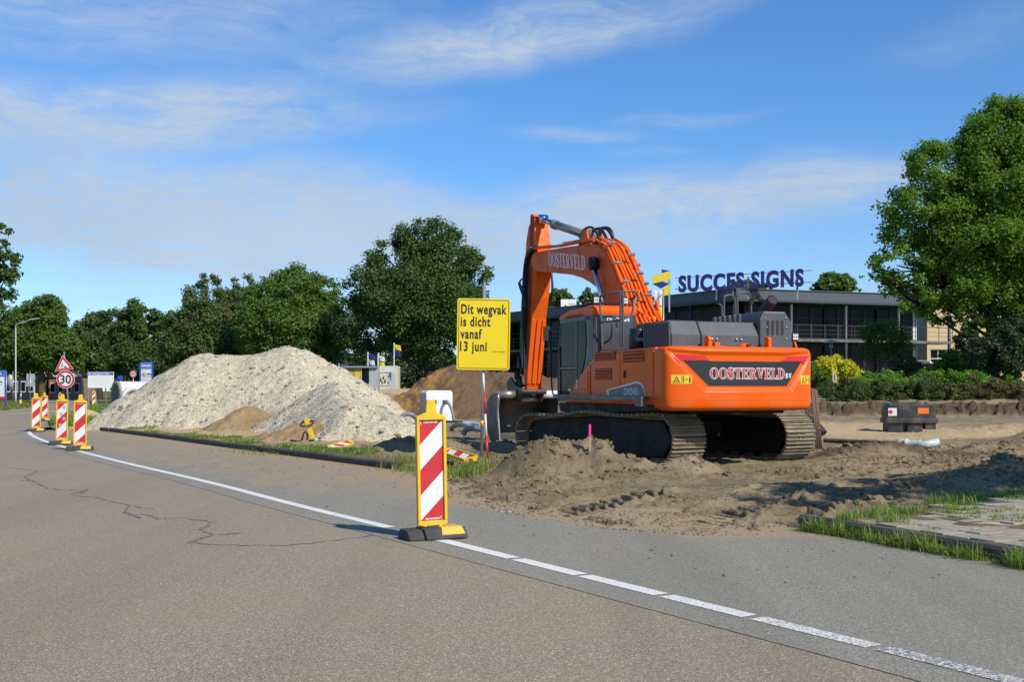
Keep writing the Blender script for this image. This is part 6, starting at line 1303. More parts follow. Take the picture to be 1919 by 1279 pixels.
for s_ in (-1, 1): c = ab[0]; m = MB(); m.prism([(c[0] - .34, c[1] - .95), (c[0] - .20, c[1] - .15), (c[0] - .12, c[1] + .0), (c[0] - .02, c[1] + .02), (c[0] + .02, c[1] - .2), (c[0] - .1, c[1] - .95)], lambda a_, b_, t: (t + s_ * .15, a_, b_), -.035, .035); m.build('arm_bracket', ORANGEW, arm, bevel=.015)
# arm cylinder on top of the boom
P = [Vector((0, *side(u, v, 0))) for u, v in ((1018, 411), (1040, 421), (1106, 442), (1126, 445))]
m = MB(); m.tube([P[1], P[2]], .10, 18); m.tube([P[1] + (P[1] - P[2]).normalized() * .06, P[1] + (P[2] - P[1]).normalized() * .14], .12, 18); m.lathe([(.05, -.12), (.16, -.12), (.16, .12), (.05, .12)], 18, P[2] + (P[2] - P[1]).normalized() * .1, M=Matrix.Rotation(R(90), 3, 'Y')); m.tube([P[1] + Vector((-.15, 0, .02)), P[2] + Vector((-.15, 0, .02))], .022, 7); acy = m.build('arm_cylinder', CYLG, ex_)
m = MB(); m.tube([P[0], P[1]], .07, 16); m.lathe([(.04, -.11), (.12, -.11), (.12, .11), (.04, .11)], 16, P[0], M=Matrix.Rotation(R(90), 3, 'Y')); m.build('piston_rod', RODM, acy)
for s_ in (-1, 1): e_ = P[2] + (P[2] - P[1]).normalized() * .1; m = MB(); m.prism([(e_.y + .45, e_.z - .40), (e_.y + .15, e_.z + .14), (e_.y - .12, e_.z + .16), (e_.y - .35, e_.z - .42)], lambda a_, b_, t: (t + s_ * .17, a_, b_), -.03, .03); m.build('cylinder_bracket', ORANGEW, boom, bevel=.02)
# hoses on the front of the arm and at the boom tip
for i in range(6):
    ofs = rs_.uniform(-.03, .03); P = [(-.24 - .05 * (i % 3), *side(u + ofs * 30, v, -.26)) for u, v in ((1003, 462 + i), (994, 470 + i * 2), (989, 500), (987, 540), (985 + i % 2 * 2, 590), (984, 640), (986, 690))]; m = MB(); m.tube(chaikin([(p[0], p[1] + .02 * (i % 3), p[2]) for p in P], 3), .026, 7); m.build('hydraulic_hose', HOSE, arm)
P = [(-.34, *side(u, v, -.34)) for u, v in ((985, 545), (976, 536), (974, 528), (979, 522), (986, 530))]; m = MB(); m.tube(chaikin(P, 3), .024, 7); m.tube(chaikin([(-.34, *side(u, v, -.34)) for u, v in ((973, 531), (978, 547), (984, 560), (985, 580))], 2), .035, 7); m.build('hydraulic_hose', HOSE, arm)
P = [(.30, *side(u, v, .30)) for u, v in ((1033, 508), (1036, 530), (1035, 555), (1030, 568), (1026, 570))]; m = MB(); m.tube(chaikin(P, 3), .03, 7); m.build('hydraulic_hose', HOSE, arm)
m = MB(); c = af[3]; m.box((-.30, c[0] - .02, c[1] - .55), (.14, .22, .3)); m.build('valve_block', DARK, arm, bevel=.02)
# bucket cylinder on the arm's front face with its link down to the bucket
p0 = Vector((0, af[4][0] + .22, af[4][1] - .1)); p1 = Vector((0, af[1][0] + .42, af[1][1] + .25)); mid = p0.lerp(p1, .62)
m = MB(); m.tube([p0, mid], .105, 14); m.build('bucket_cylinder', CYLG, ex_); bc_ = bpy.data.objects['bucket_cylinder']; m = MB(); m.tube([mid, p1], .05, 12); m.build('piston_rod', RODM, bc_)
for s_ in (-1, 1): m = MB(); m.bar((s_ * .26, p1.y, p1.z), (s_ * .26, ab[8][0] + .1, ab[8][1] + .12), .06, .16); m.bar((s_ * .20, p1.y, p1.z), (s_ * .20, p1.y + .05, p1.z - .55), .06, .15); m.lathe([(0, -.05), (.11, -.05), (.11, .05), (0, .05)], 14, (s_ * .26, p1.y, p1.z), M=Matrix.Rotation(R(90), 3, 'Y')); m.build('bucket_link', DARK, ex_, bevel=.01)
# ---------------- coupler and ditch bucket
BW = .83
s0 = side(936, 760, -BW)[0]; zt = side(936, 742, -BW)[1]
tip = Vector((0, (ab[8][0] + af[0][0]) / 2, ab[8][1] - .02))
m = MB()
for x in (-.30, .30):
    m.prism([(s0 - .25, zt + .02), (s0 - .12, zt - .16), (s0 + .2, zt - .14), (s0 + .75, zt + .02), (s0 + .85, zt + .35), (s0 + .55, zt + .50), (s0 + .15, zt + .28), (s0 - .15, zt + .20)], lambda a_, b_, t: (t + x, a_, b_), -.035, .035)
m.tube([(-.36, tip.y, tip.z), (.36, tip.y, tip.z)], .075, 14); m.tube([(-.34, s0 + .70, zt + .30), (.34, s0 + .70, zt + .30)], .07, 14); m.box((0, s0 + .3, zt + .05), (.55, .45, .14)); m.build('quick_coupler', M('greasy steel', (.05, .045, .04), .5, metal=.3, dirt=(.22, .17, .12), damt=.6), ex_, bevel=.015)
prf = chaikin([(s0 + .02, zt + .02), (s0 + .45, zt + .06), (s0 + .86, zt - .12), (s0 + 1.0, zt - .55), (s0 + .86, zt - 1.02), (s0 + .42, zt - 1.33), (s0 - .12, zt - 1.42)], 3)
m = MB(); m.grid([[(x, p[0], p[1]) for p in prf] for x in np.linspace(-BW, BW, 3)]); bk = m.build('bucket', BKT, ex_, fix=False); sdm = bk.modifiers.new('thick', 'SOLIDIFY'); sdm.thickness = .035; sdm.offset = 0
edge_ = chaikin([(s0 + .02, zt + .02), (s0 - .02, zt - .10), (s0 + .06, zt - .40), (s0 - .02, zt - .75), (s0 - .10, zt - 1.15), (s0 - .12, zt - 1.42)], 2)
for x in (-BW - .02, BW + .02):
    m = MB(); m.prism(list(prf) + edge_[::-1][1:-1], lambda a_, b_, t: (x + t, a_, b_), -.02, .02); m.build('side_plate', BKT, bk)
    m = MB(); m.tube([(x, p[0] - .004, p[1]) for p in edge_], .026, 6); m.build('wear_edge', RIMW, bk)
for xa_, xb_2, mt2 in ((-BW, -.30, BKT), (.30, BW, WHITEM)): m = MB(); m.tube([(xa_, s0 + .06, zt + .03), (xb_2, s0 + .06, zt + .03)], .105, 16); m.tube([(xb_2 * .985, s0 + .06, zt + .03), (xb_2, s0 + .06, zt + .03)], .14, 16); m.build('bucket_tube', mt2 if mt2 is WHITEM else RIMW, bk)
m = MB(); m.tube([(-.3, s0 + .0, zt - .10), (.3, s0 + .0, zt - .10)], .06, 12); m.build('bucket_tube', RIMW, bk)
m = MB(); m.box((0, s0 - .18, zt - 1.425), (2 * BW + .04, .22, .03)); m.build('cutting_edge', RIMW, bk)
# ================================================================ BEACONS, SIGNS AND SMALL THINGS
YB = M('yellow beacon plastic', (.74, .46, .010), .42, c2=(.66, .38, .010), sc=6, dirt=(.30, .22, .08), dsc=4, damt=.45); YPAD = M('worn yellow pad', (.68, .45, .03), .6, c2=(.45, .36, .10), sc=14, amt=1)
RFR = M('red reflective sheet', (.50, .022, .028), .38, c2=(.44, .018, .024), sc=7, dirt=(.30, .05, .05), dsc=6, damt=.2); RFW = M('white reflective sheet', (.66, .67, .67), .38, c2=(.58, .59, .60), sc=30, dirt=(.36, .34, .31), dsc=7, damt=.25)
RUB2 = M('dusty black rubber', (.035, .035, .036), .85, c2=(.075, .070, .064), sc=5, amt=1, bump=.4, bsc=60)
def beacon_panel(root, W=.245, H=.985, zb=.17, text=True):
    """yellow rim with handle, red and white diagonal sheet on the front"""
    fw, t = .030, .055; m = MB()
    for (x, z, sx, sz) in [(-W / 2 - fw / 2, zb + H / 2, fw, H), (W / 2 + fw / 2, zb + H / 2, fw, H)]: m.box((x, 0, z), (sx, t, sz))
    o = W / 2 + fw
    m.prism([(-o, zb + H + .001), (o, zb + H + .001), (o, zb + H + .035), (.055, zb + H + .075), (.045, zb + H + .185), (.03, zb + H + .20), (-.03, zb + H + .20), (-.045, zb + H + .185), (-.055, zb + H + .075), (-o, zb + H + .035)], lambda a, b, q: (a, q, b), -t / 2 + .002, t / 2 - .002)
    m.prism([(-o, zb - .001), (-o, zb - .035), (-.07, zb - .062), (-.055, zb - .10), (.055, zb - .10), (.07, zb - .062), (o, zb - .035), (o, zb - .001)], lambda a, b, q: (a, q, b), -t / 2 + .002, t / 2 - .002)
    m.box((0, .012, zb + H / 2), (W - .001, .02, H - .001)); o_ = m.build('rim', YB, root, bevel=.006)
    for side_ in (-1, 1):
        red, wht = MB(), MB(); y = -.0015 if side_ < 0 else .0235
        L = lambda k: (zb + H - k * .2475 * H / .985, zb + H - (k - 1) * .2475 * H / .985)      # left and right heights of boundary k
        def band(m_, k0, k1):
            p = []
            for k, rev in ((k0, 0), (k1, 1)):
                e = [(-W / 2, L(k)[0]), (W / 2, L(k)[1])] if k is not None else None
                p.append(e)
            a, b = p; poly = [(x, max(zb, min(zb + H, z))) for x, z in a] + [(x, max(zb, min(zb + H, z))) for x, z in b[::-1]]; m_.prism(poly, lambda q, r_, s_: (q, s_, r_), y - .001, y + .001)
        wht_b = [(1, 2), (3, 4)]; red_b = [(2, 3)]
        for k0, k1 in wht_b: band(wht, k0, k1)
        for k0, k1 in red_b: band(red, k0, k1)
        red.prism([(-W / 2, zb + H), (W / 2, zb + H), (-W / 2, L(1)[0])], lambda q, r_, s_: (q, s_, r_), y - .001, y + .001); red.prism([(W / 2, zb), (W / 2, L(4)[1]), (-W / 2, zb + .0)], lambda q, r_, s_: (q, s_, r_), y - .001, y + .001)
        wht.build('white_stripe', RFW, o_); red.build('red_stripe', RFR, o_)
    if text:
        m = MB(); put_text(m, 'OLDE KALTER', (-W / 2 + .045, -.0042, zb + H - .026), (1, 0, 0), (0, 0, 1), .022, offset=.001, xs=1.05); put_text(m, 'OLDE KALTER', (W / 2 - .045, -.0042, zb + .026), (-1, 0, 0), (0, 0, -1), .022, offset=.001, xs=1.05)
        for sx, zz in ((-W / 2 + .024, zb + H - .026), (W / 2 - .024, zb + .028)):
            for i in range(6): a0, a1 = R(80 + i * 34), R(80 + (i + 1) * 34); m.add([(sx + .014 * math.cos(a), -.0042, zz + .014 * math.sin(a)) for a in (a0, a1)] + [(sx + .009 * math.cos(a), -.0042, zz + .009 * math.sin(a)) for a in (a1, a0)], [(0, 1, 2, 3)])
        m.build('lettering', WHT, o_, fix=False)
    return o_
def beacon_foot(root):
    m = MB()
    m.prism([(-.20, 0), (.20, 0), (.20, .035), (.13, .105), (-.13, .105), (-.20, .035)], lambda a, b, q: (q, a, b), -.13, .30); m.prism([(-.18, 0), (.18, 0), (.18, .03), (.11, .10), (-.11, .10), (-.18, .03)], lambda a, b, q: (q, a, b), -.30, -.14)
    m.box((-.135, 0, .035), (.03, .24, .06)); m.box((.0, 0, .11), (.14, .09, .03)); f_ = m.build('foot', RUB2, root, bevel=.014)
    m = MB(); m.prism([(.03, -.195), (.27, -.195), (.255, -.132), (.05, -.132)], lambda a, b, q: (a, b, .038 + (b + .20) * 1.02 + q), .002, .008); m.prism([(.045, -.128), (.265, -.128), (.265, .08), (.045, .08)], lambda a, b, q: (a, b, .105 + q), .001, .008); m.build('pad', YPAD, f_)
def beacon(label, x, y, rz, z=0.008, tilt=0.0):
    t = thing('traffic_beacon', label, 'traffic beacon', (x, y, z), rz, 'striped beacons along the closed lane'); beacon_foot(t); beacon_panel(t); return t
b0 = beacon('large red and white beacon standing alone in front of the yellow text sign', wx(811, 11.15), 11.15, R(24)); b0.rotation_euler = (0, R(-1.0), R(24))
for (u, v, rz, lb) in [(150, 845.5, 14, 'scuffed striped beacon on the white line, rightmost of the far front row'), (116, 835, 10, 'sticker covered striped beacon second from right in the far row'), (68, 810, 16, 'striped beacon at the curved end of the white line, leftmost of all'), (85, 790, 8, 'striped beacon half hidden behind the leftmost one')]:
    x, y = gp(u, v); c = copy_tree(b0); c.location = (x, y, .008); c.rotation_euler = (0, R(random.Random(u).uniform(-1.5, 1.5)), R(rz)); c['label'] = lb
for (u, Y, rz, lb) in [(113, 88, 160, 'far beacon showing its dark side behind the round 30 sign'), (176.5, 95, 10, 'far small beacon beneath the white project board')]:
    c = copy_tree(b0); c.location = (wx(u, Y), Y, .15 if u > 150 else .0); c.rotation_euler = (0, 0, R(rz)); c['label'] = lb
# stickers on the second beacon
STK = M('faded sticker', (.55, .50, .50), .5, c2=(.20, .10, .12), sc=60, amt=1)
for o_ in [k for k in bpy.data.objects if k.get('label', '').startswith('sticker covered')]:
    for dx, dz in ((.05, 1.0), (-.02, .82), (.05, .70), (-.04, .52)): m = MB(); m.box((dx, -.006, dz), (.07, .002, .08)); m.build('sticker', STK, o_)
# two beacons thrown on the verge
def fallen(label, loc, rot): t = thing('fallen_beacon', label, 'traffic beacon', loc, 0, 'beacons lying on the verge'); beacon_panel(t, text=False); t.rotation_euler = rot; return t
yv = 21.6; T = Matrix.Rotation(R(-63), 3, 'Z') @ Matrix.Rotation(R(-74), 3, 'X'); f0 = fallen('striped beacon panel lying in the grass beside the standing beacon', (wx(827, yv), yv + .25, z1(wx(827, yv), yv) + .22), (0, 0, 0))
zax = Vector((.50, -.86, -.10)).normalized(); nrm = Vector((-.05, -.30, .95)); nrm = (nrm - zax * nrm.dot(zax)).normalized(); yax = -nrm; xax = yax.cross(zax); Mx = Matrix((xax, yax, zax)).transposed(); f0.rotation_euler = Mx.to_euler()
yv = 26.6; f1_ = fallen('small pale striped panel lying flat near the yellow lifting tool', (wx(622, yv), yv - .5, z1(wx(622, yv), yv) + .05), (0, 0, 0)); zax = Vector((.55, .80, .18)).normalized(); nrm = Vector((.1, -.42, .9)); nrm = (nrm - zax * nrm.dot(zax)).normalized(); yax = -nrm; xax = yax.cross(zax); f1_.rotation_euler = Matrix((xax, yax, zax)).transposed().to_euler(); f1_.scale = (.85, .85, .62)
# ---------------- yellow text sign
YSG = M('yellow road sign sheet', (.80, .60, .005), .40, c2=(.76, .55, .005), sc=2, dirt=(.62, .45, .05), dsc=3, damt=.25); BLK = M('black sign print', (.015, .015, .016), .45)
Ys = 23.1; so = Vector((wx(903, Ys), Ys, z1(wx(903, Ys), Ys))); ts = thing('text_sign', 'yellow road sign reading Dit wegvak is dicht on a leaning pole', 'road sign', so, R(2)); ts.rotation_euler = (0, R(.9), R(2))
W_, H_ = 1.075, 1.45; zc = wz(627, Ys) - so.z
def rrect(w, h, r, n=5): return [(sx * (w / 2 - r) + r * math.cos(a), sz * (h / 2 - r) + r * math.sin(a)) for sx, sz, a0 in ((1, 1, 0), (-1, 1, 90), (-1, -1, 180), (1, -1, 270)) for a in [R(a0 + 90 * i / n) for i in range(n + 1)]]
m = MB(); m.tube([(0, .05, -.3), (0, .05, wz(529, Ys) - so.z)], .034, 12); m.build('pole', STEEL, ts); m = MB(); m.tube([(0, .05, .62), (0, .05, .73)], .0355, 12); m.build('band', YB, ts)
m = MB(); m.prism(rrect(W_, H_, .05), lambda a, b, q: (a, q, zc + b), -.035, -.005); pn = m.build('sign_panel', YSG, ts); m = MB(); m.prism(rrect(W_ - .005, H_ - .005, .05), lambda a, b, q: (a, q, zc + b), -.0045, .0); m.build('sign_back', STEEL, pn)
a_, b_ = rrect(W_ - .055, H_ - .055, .03), rrect(W_ - .078, H_ - .078, .02); n_ = len(a_); m = MB(); m.add([(p[0], -.0375, zc + p[1]) for p in a_] + [(p[0], -.0375, zc + p[1]) for p in b_], [(i, (i + 1) % n_, n_ + (i + 1) % n_, n_ + i) for i in range(n_)]); m.build('border', BLK, pn, fix=False)
m = MB()
for i, (tx, wtx, xo) in enumerate((('Dit wegvak', .925, 0), ('is dicht', .60, -.004), ('vanaf', .435, -.008), ('13 juni', .545, -.012))):
    vs, fs = text_pts(tx, .272, offset=.008, space=1.14); x0 = min(v[0] for v in vs); x1 = max(v[0] for v in vs); k = wtx / (x1 - x0); m.add([(-.462 + xo + (v[0] - x0) * k, -.0380, zc + .415 - i * .252 + v[1]) for v in vs], fs)
m.build('lettering', BLK, pn, fix=False); m = MB(); put_text(m, 'KTP ALMELO', (.19, -.038, zc - .365), (1, 0, 0), (0, 0, 1), .042, xs=1.05); m.build('small_print', BLK, pn, fix=False)
for z in (.45, -.45): m = MB(); m.box((0, .012, zc + z), (.5, .022, .04)); m.build('bracket', STEEL, ts)
# ---------------- road works triangle and 30 sign on one pole
Yt = 55; to = Vector((wx(131, Yt), Yt, .40)); tr_ = thing('road_sign', 'leaning pole with road works triangle above round 30 sign', 'road sign', to)
zz = lambda v: wz(v, Yt) - to.z
xx = lambda u: wx(u, Yt) - to.x
lean = lambda z: (xx(119.5) - 0) * z / (zz(660)) if zz(660) else 0
m = MB(); m.tube([(0, .06, -.5), (lean(zz(660)), .06, zz(660))], .035, 10); m.build('pole', STEEL, tr_); RSG = M('red sign print', (.56, .02, .035), .4); WSG = M('white sign sheet', (.74, .74, .73), .4)
cx, cz = xx(123.5), zz(711.5); rr_ = 17 / F * Yt
def disc(r, y, mat, name, par, cx=cx, cz=cz, n=40): m = MB(); m.prism([(cx + r * math.cos(2 * math.pi * i / n), cz + r * math.sin(2 * math.pi * i / n)) for i in range(n)], lambda a, b, q: (a, q, b), y - .004, y + .004); return m.build(name, mat, par)
s30 = disc(rr_, 0, WSG, 'round_sign', tr_); m = MB()
def annulus(m, r0, r1, y, cx, cz, n=40): m.add([(cx + r * math.cos(2 * math.pi * i / n), y, cz + r * math.sin(2 * math.pi * i / n)) for r in (r0, r1) for i in range(n)], [(i, (i + 1) % n, n + (i + 1) % n, n + i) for i in range(n)])
annulus(m, rr_ * .96, rr_ * .74, -.006, cx, cz); m.build('red_ring', RSG, s30, fix=False); m = MB(); vs, fs = text_pts('30', rr_ * 1.32, offset=rr_ * .03); x0, x1 = min(v[0] for v in vs), max(v[0] for v in vs); y0, y1 = min(v[1] for v in vs), max(v[1] for v in vs); m.add([(cx + (v[0] - (x0 + x1) / 2) * 1.08 * rr_ / (x1 - x0) * 1.12, -.007, cz + v[1] - (y0 + y1) / 2) for v in vs], fs); m.build('lettering', BLK, s30, fix=False)
tp = [(xx(117.5), zz(666)), (xx(138.5), zz(692)), (xx(103.5), zz(696.5))]; tc_ = (sum(p[0] for p in tp) / 3, sum(p[1] for p in tp) / 3)
def tri(k): return [(tc_[0] + (p[0] - tc_[0]) * k, tc_[1] + (p[1] - tc_[1]) * k) for p in tp]
m = MB(); m.prism(tri(1), lambda a, b, q: (a, q, b), -.006, .004); t3 = m.build('triangle_sign', WSG, tr_); m = MB(); A_, B_ = tri(.95), tri(.60); m.add([(p[0], -.008, p[1]) for p in A_ + B_], [(0, 1, 4, 3), (1, 2, 5, 4), (2, 0, 3, 5)]); m.build('red_border', RSG, t3, fix=False)
m = MB(); g = lambda a, b: (tc_[0] + a * .16, -.009, tc_[1] - .01 + b * .16)
for q in ([(-.55, .62), (-.42, .75), (-.28, .62), (-.42, .5)], [(-.5, .48), (-.3, .5), (-.42, .0), (-.66, .0)], [(-.66, -.01), (-.52, -.01), (-.72, -.75), (-.86, -.72)], [(-.5, -.01), (-.42, -.01), (-.30, -.72), (-.42, -.74)], [(-.32, .46), (-.24, .38), (.05, -.02), (-.02, -.06)], [(-.75, .10), (-.70, .16), (.10, -.22), (.08, -.28)], [(0, -.72), (.42, -.12), (.95, -.66), (.95, -.72)]): m.add([g(*p) for p in q], [tuple(range(len(q)))])
m.build('symbol', BLK, t3, fix=False)
# ---------------- place-name pylons, project board, other signs far left
BLUE = M('blue sign sheet', (.012, .085, .42), .4, c2=(.015, .10, .46), sc=2)
def pylon(label, u, Y, vt, w, zb, rz):
    o = thing('place_name_pylon', label, 'sign pylon', (wx(u, Y), Y, zb), rz, 'blue and white place-name pylons'); H = wz(vt, Y) - zb; m = MB()
    for s_ in (-1, 1): m.box((s_ * (w / 2 - .07), 0, H / 2), (.14, .12, H))
    m.box((0, 0, H - .05), (w - .285, .11, .1)); m.box((0, 0, H - .56), (w - .285, .11, .10)); m.build('frame', BLUE, o); m = MB(); m.box((0, -.012, H - .305), (w - .285, .08, .40)); hd = m.build('header', BLUE, o); m = MB()
    for z, sx, sz, xo in ((H - .115, w - .34, .02, 0), (H - .495, w - .34, .02, 0), (H - .305, .02, .358, -w / 2 + .17), (H - .305, .02, .358, w / 2 - .17)): m.box((xo, -.055, z), (sx, .01, sz))
    vs, fs = text_pts('Almelo', .30, offset=.012, align='CENTER'); m.add([(v[0] * .95, -.056, H - .40 + v[1]) for v in vs], fs); m.build('lettering', WHT, hd)
    m = MB(); m.box((0, -.01, (H - .62 + .95) / 2), (w - .285, .07, H - .62 - .95)); pb_ = m.build('board', WSG, o); m = MB(); zc_ = H - 1.15; annulus(m, .21, .155, -.05, -.22, zc_, 24); m.add([(-.22 - .13, -.051, zc_ + .10), (-.22 - .10, -.051, zc_ + .13), (-.22 + .13, -.051, zc_ - .10), (-.22 + .10, -.051, zc_ - .13)], [(0, 1, 2, 3)]); m.build('red_ring', RSG, pb_, fix=False)
    m = MB(); put_text(m, 'P', (-.31, -.0525, zc_ - .10), (1, 0, 0), (0, 0, 1), .28, offset=.006)
    for q in ([(.08, .02), (.36, .08), (.36, .17), (.05, .13)], [(.38, .0), (.46, .0), (.46, .12), (.38, .12)], [(.02, -.02), (.46, -.02), (.46, -.05), (.02, -.05)], [(.0, -.2), (.46, -.2), (.46, -.17), (.0, -.17)]): m.add([(a, -.0515, zc_ + b) for a, b in q], [(0, 1, 2, 3)])
    for i in range(3): put_text(m, ('3,5 t', 'zone 20 - 6 h', 'm.u.v. terrein')[i], (-.40, -.0515, zc_ + (.36, -.40, -.55)[i]), (1, 0, 0), (0, 0, 1), .11)
    m.build('symbol', BLK, pb_, fix=False); return o
pylon('blue framed place-name pylon behind the white concrete pipe', 275, 100, 679, 1.24, .0, R(-6)); p2 = pylon('blue place-name pylon cut off by the left edge of the view', -4, 102, 694, 1.6, -.05, R(-2)); m = MB(); m.box((.50, -.07, .85), (.42, .03, .26)); m.build('red_plate', RSG, p2)
Yp = 105; po = (wx(189.5, Yp), Yp, 0); pj = thing('project_board', 'white project board with a blue header strip on grey posts', 'information board', po, R(3)); w_ = 2.35; z0, z1_ = wz(727.5, Yp), wz(698, Yp)
m = MB()
for s_ in (-1.12, 1.12, -.55, .35): m.bar((s_, .08 if abs(s_) > 1 else .6, -.2), (s_, .08 if abs(s_) > 1 else .12, z1_ + (.05 if abs(s_) > 1 else -.6)), .09, .06, up=(0, 1, 0))
m.bar((-1.12, .6, .55), (1.12, .6, .55), .06, .05); m.build('post', STEEL, pj); m = MB(); m.box((0, 0, (z0 + z1_) / 2), (w_, .05, z1_ - z0)); bd = m.build('board', WSG, pj); m = MB(); m.box((0, -.028, z1_ - .16), (w_ - .08, .012, .22)); m.build('header', BLUE, bd); m = MB(); put_text(m, 'Bt. Twentepoort West', (-1.08, -.036, z1_ - .215), (1, 0, 0), (0, 0, 1), .19, xs=1.05, offset=.004); m.build('lettering', WHT, bd, fix=False); m = MB()
for i in range(6): m.box((-.02 if i % 2 else .0, -.027, z1_ - .42 - i * .15), (1.9 - .25 * (i % 3), .006, .012))
m.build('print', M('pale print', (.45, .5, .58), .5), bd)
def sign_back(label, u, Y, vt, vb, shape, w):
    o = thing('road_sign', label, 'road sign', (wx(u, Y), Y, -.05)); z0, z1_ = wz(vb, Y) + .05, wz(vt, Y) + .05; m = MB()
    for s_ in ((-.28, .28) if shape == 'round' else (0,)): m.tube([(s_, -.05, 0), (s_, -.05, z1_ + .25)], .035, 8)
    m.build('post', STEEL, o); m = MB()
    if shape == 'round': m.lathe([(0, -.012), (w / 2, -.012), (w / 2, .012), (0, .012)], 28, (0, .03, (z0 + z1_) / 2), M=Matrix.Scale(1, 3) @ Matrix.Rotation(R(90), 3, 'X') @ Matrix(((1, 0, 0), (0, (z1_ - z0) / w, 0), (0, 0, 1))))
    else: m.box((0, .03, (z0 + z1_) / 2), (w, .03, z1_ - z0))
    m.build('sign_panel', M('grey sign back', (.40, .42, .43), .5, metal=.2), o); return o
sign_back('grey rounded sign back on two thin posts by the left pylon', 19, 98, 702, 729, 'round', .55); sign_back('grey rectangular sign back on a post beside street lamps', 57.5, 104, 701, 725, 'rect', .75)
Yr = 110; ro = (wx(250, Yr), Yr, .0); r3 = thing('road_sign', 'small far round 30 sign left of the blue pylon', 'road sign', ro); m = MB(); m.tube([(0, .05, 0), (0, .05, wz(695, Yr))], .035, 8); m.build('pole', STEEL, r3); q_ = 6.2 / F * Yr; c0, c1 = 0, wz(701.5, Yr); sp2 = disc(q_, 0, WSG, 'round_sign', r3, c0, c1, 28); m = MB(); annulus(m, q_ * .97, q_ * .72, -.006, c0, c1, 28); m.build('red_ring', RSG, sp2, fix=False); m = MB(); put_text(m, '30', (-q_ * .52, -.007, c1 - q_ * .36), (1, 0, 0), (0, 0, 1), q_ * 1.05, xs=.92, offset=.01); m.build('lettering', BLK, sp2, fix=False)
Yr = 120; bs = thing('road_sign', 'small blue sign low down right of the project board', 'road sign', (wx(226, Yr), Yr, 0)); m = MB(); m.tube([(0, .04, 0), (0, .04, wz(704, Yr))], .03, 8); m.build('pole', STEEL, bs); m = MB(); m.box((0, 0, wz(708.5, Yr)), (.56, .03, .40)); m.build('sign_panel', BLUE, bs)
bo_ = thing('bollard', 'short grey bollard with yellow foot on the left lawn', 'bollard', (wx(39, 118), 118, -.05)); m = MB(); m.tube([(0, 0, .5), (.05, 0, 1.35)], .09, 10); m.tube([(.05, 0, 1.3), (.1, 0, 1.45)], [.14, .16], 10); m.build('post', STEEL, bo_); m = MB(); m.tube([(0, 0, 0), (0, 0, .55)], .13, 10); m.build('foot', YB, bo_)
# ---------------- white concrete pipe piece
Yq = 60; qo = Vector((wx(245, Yq), Yq, .35)); cp_ = thing('concrete_pipe', 'big white concrete pipe piece with side inlet beside the rubble heap', 'pipe', qo); WCON = M('white concrete', (.62, .61, .57), .85, c2=(.52, .51, .47), sc=2.5, bump=.3, bsc=20); GCON = M('grey concrete rim', (.27, .27, .265), .9, c2=(.20, .20, .195), sc=5, bump=.3)
ax = Vector((.80, .60, 0)).normalized(); Rp = .80; cz_p = .80; Mx = Matrix((Vector((-ax.y, ax.x, 0)), Vector((0, 0, 1)), ax)).transposed(); c0 = Vector((-.78, 0, cz_p)) 
m = MB(); m.lathe([(.66, 0), (Rp, 0), (Rp, .10), (Rp - .02, .12), (Rp, .16), (Rp, 2.6), (.66, 2.6), (.66, 0)], 40, c0, M=Mx); m.build('pipe_body', [WCON], cp_); m = MB(); m.lathe([(.655, -.012), (Rp + .03, -.012), (Rp + .03, .10), (Rp + .001, .10)], 40, c0, M=Mx); m.lathe([(.655, -.012), (.655, .3)], 40, c0, M=Mx); m.build('rim', GCON, cp_)
sd_ = Vector((.60, -.80, 0)).normalized(); Ms = Matrix((Vector((-sd_.y, sd_.x, 0)), Vector((0, 0, 1)), sd_)).transposed(); c1 = c0 + ax * .60 + Vector((0, 0, -.12)); m = MB(); m.lathe([(.40, .55), (.62, .55), (.62, 1.12), (.58, 1.14), (.46, 1.14), (.44, 1.10), (.40, 1.08), (.40, .55)], 36, c1, M=Ms); m.build('side_inlet', WCON, cp_); m = MB(); m.lathe([(.44, 1.145), (.52, 1.145), (.52, 1.15), (.44, 1.15)], 36, c1, M=Ms); m.lathe([(0, .9), (.40, .9)], 36, c1, M=Ms); m.build('inlet_seal', GCON, cp_)
# ---------------- pump, hoses
Yu = 44; uo = Vector((wx(819, Yu), Yu, z1(wx(819, Yu), Yu) - .05)); pu = thing('pump_unit', 'white boxed pump unit with grey louvred end behind the near beacon', 'pump', uo, R(17)); WBOX = M('white painted steel', (.70, .74, .76), .45, c2=(.62, .66, .69), sc=2, dirt=(.35, .30, .24), dsc=2.5, damt=.35)
m = MB(); m.prism([(-.52, 0), (.52, 0), (.52, 1.22), (.44, 1.29), (-.44, 1.29), (-.52, 1.22)], lambda a, b, q: (a, q, b), -.45, .60); m.box((0, .07, .04), (1.12, 1.16, .10)); bx_ = m.build('housing', WBOX, pu, bevel=.025)
m = MB(); m.box((-.525, .07, .65), (.03, .86, 1.05)); m.build('louvre_panel', M('grey louvre', (.20, .22, .24), .5, c2=(.14, .15, .17), sc=20), pu); m = MB(); m.box((0, -.456, .60), (.92, .02, 1.05)); dr_ = m.build('door', WBOX, pu, bevel=.01)
for x in (-.22, .22): m = MB(); m.box((x, -.468, .84), (.20, .01, .16)); m.build('port', BLACK, dr_)
m = MB(); m.tube(chaikin([(.20, -.47, .82), (.22, -.85, .88), (.36, -1.05, .55), (.40, -1.1, .12), (.5, -1.0, .05)], 3), .055, 10); m.build('hose', M('ribbed grey hose', (.24, .235, .19), .7, c2=(.14, .135, .11), sc=30), pu)
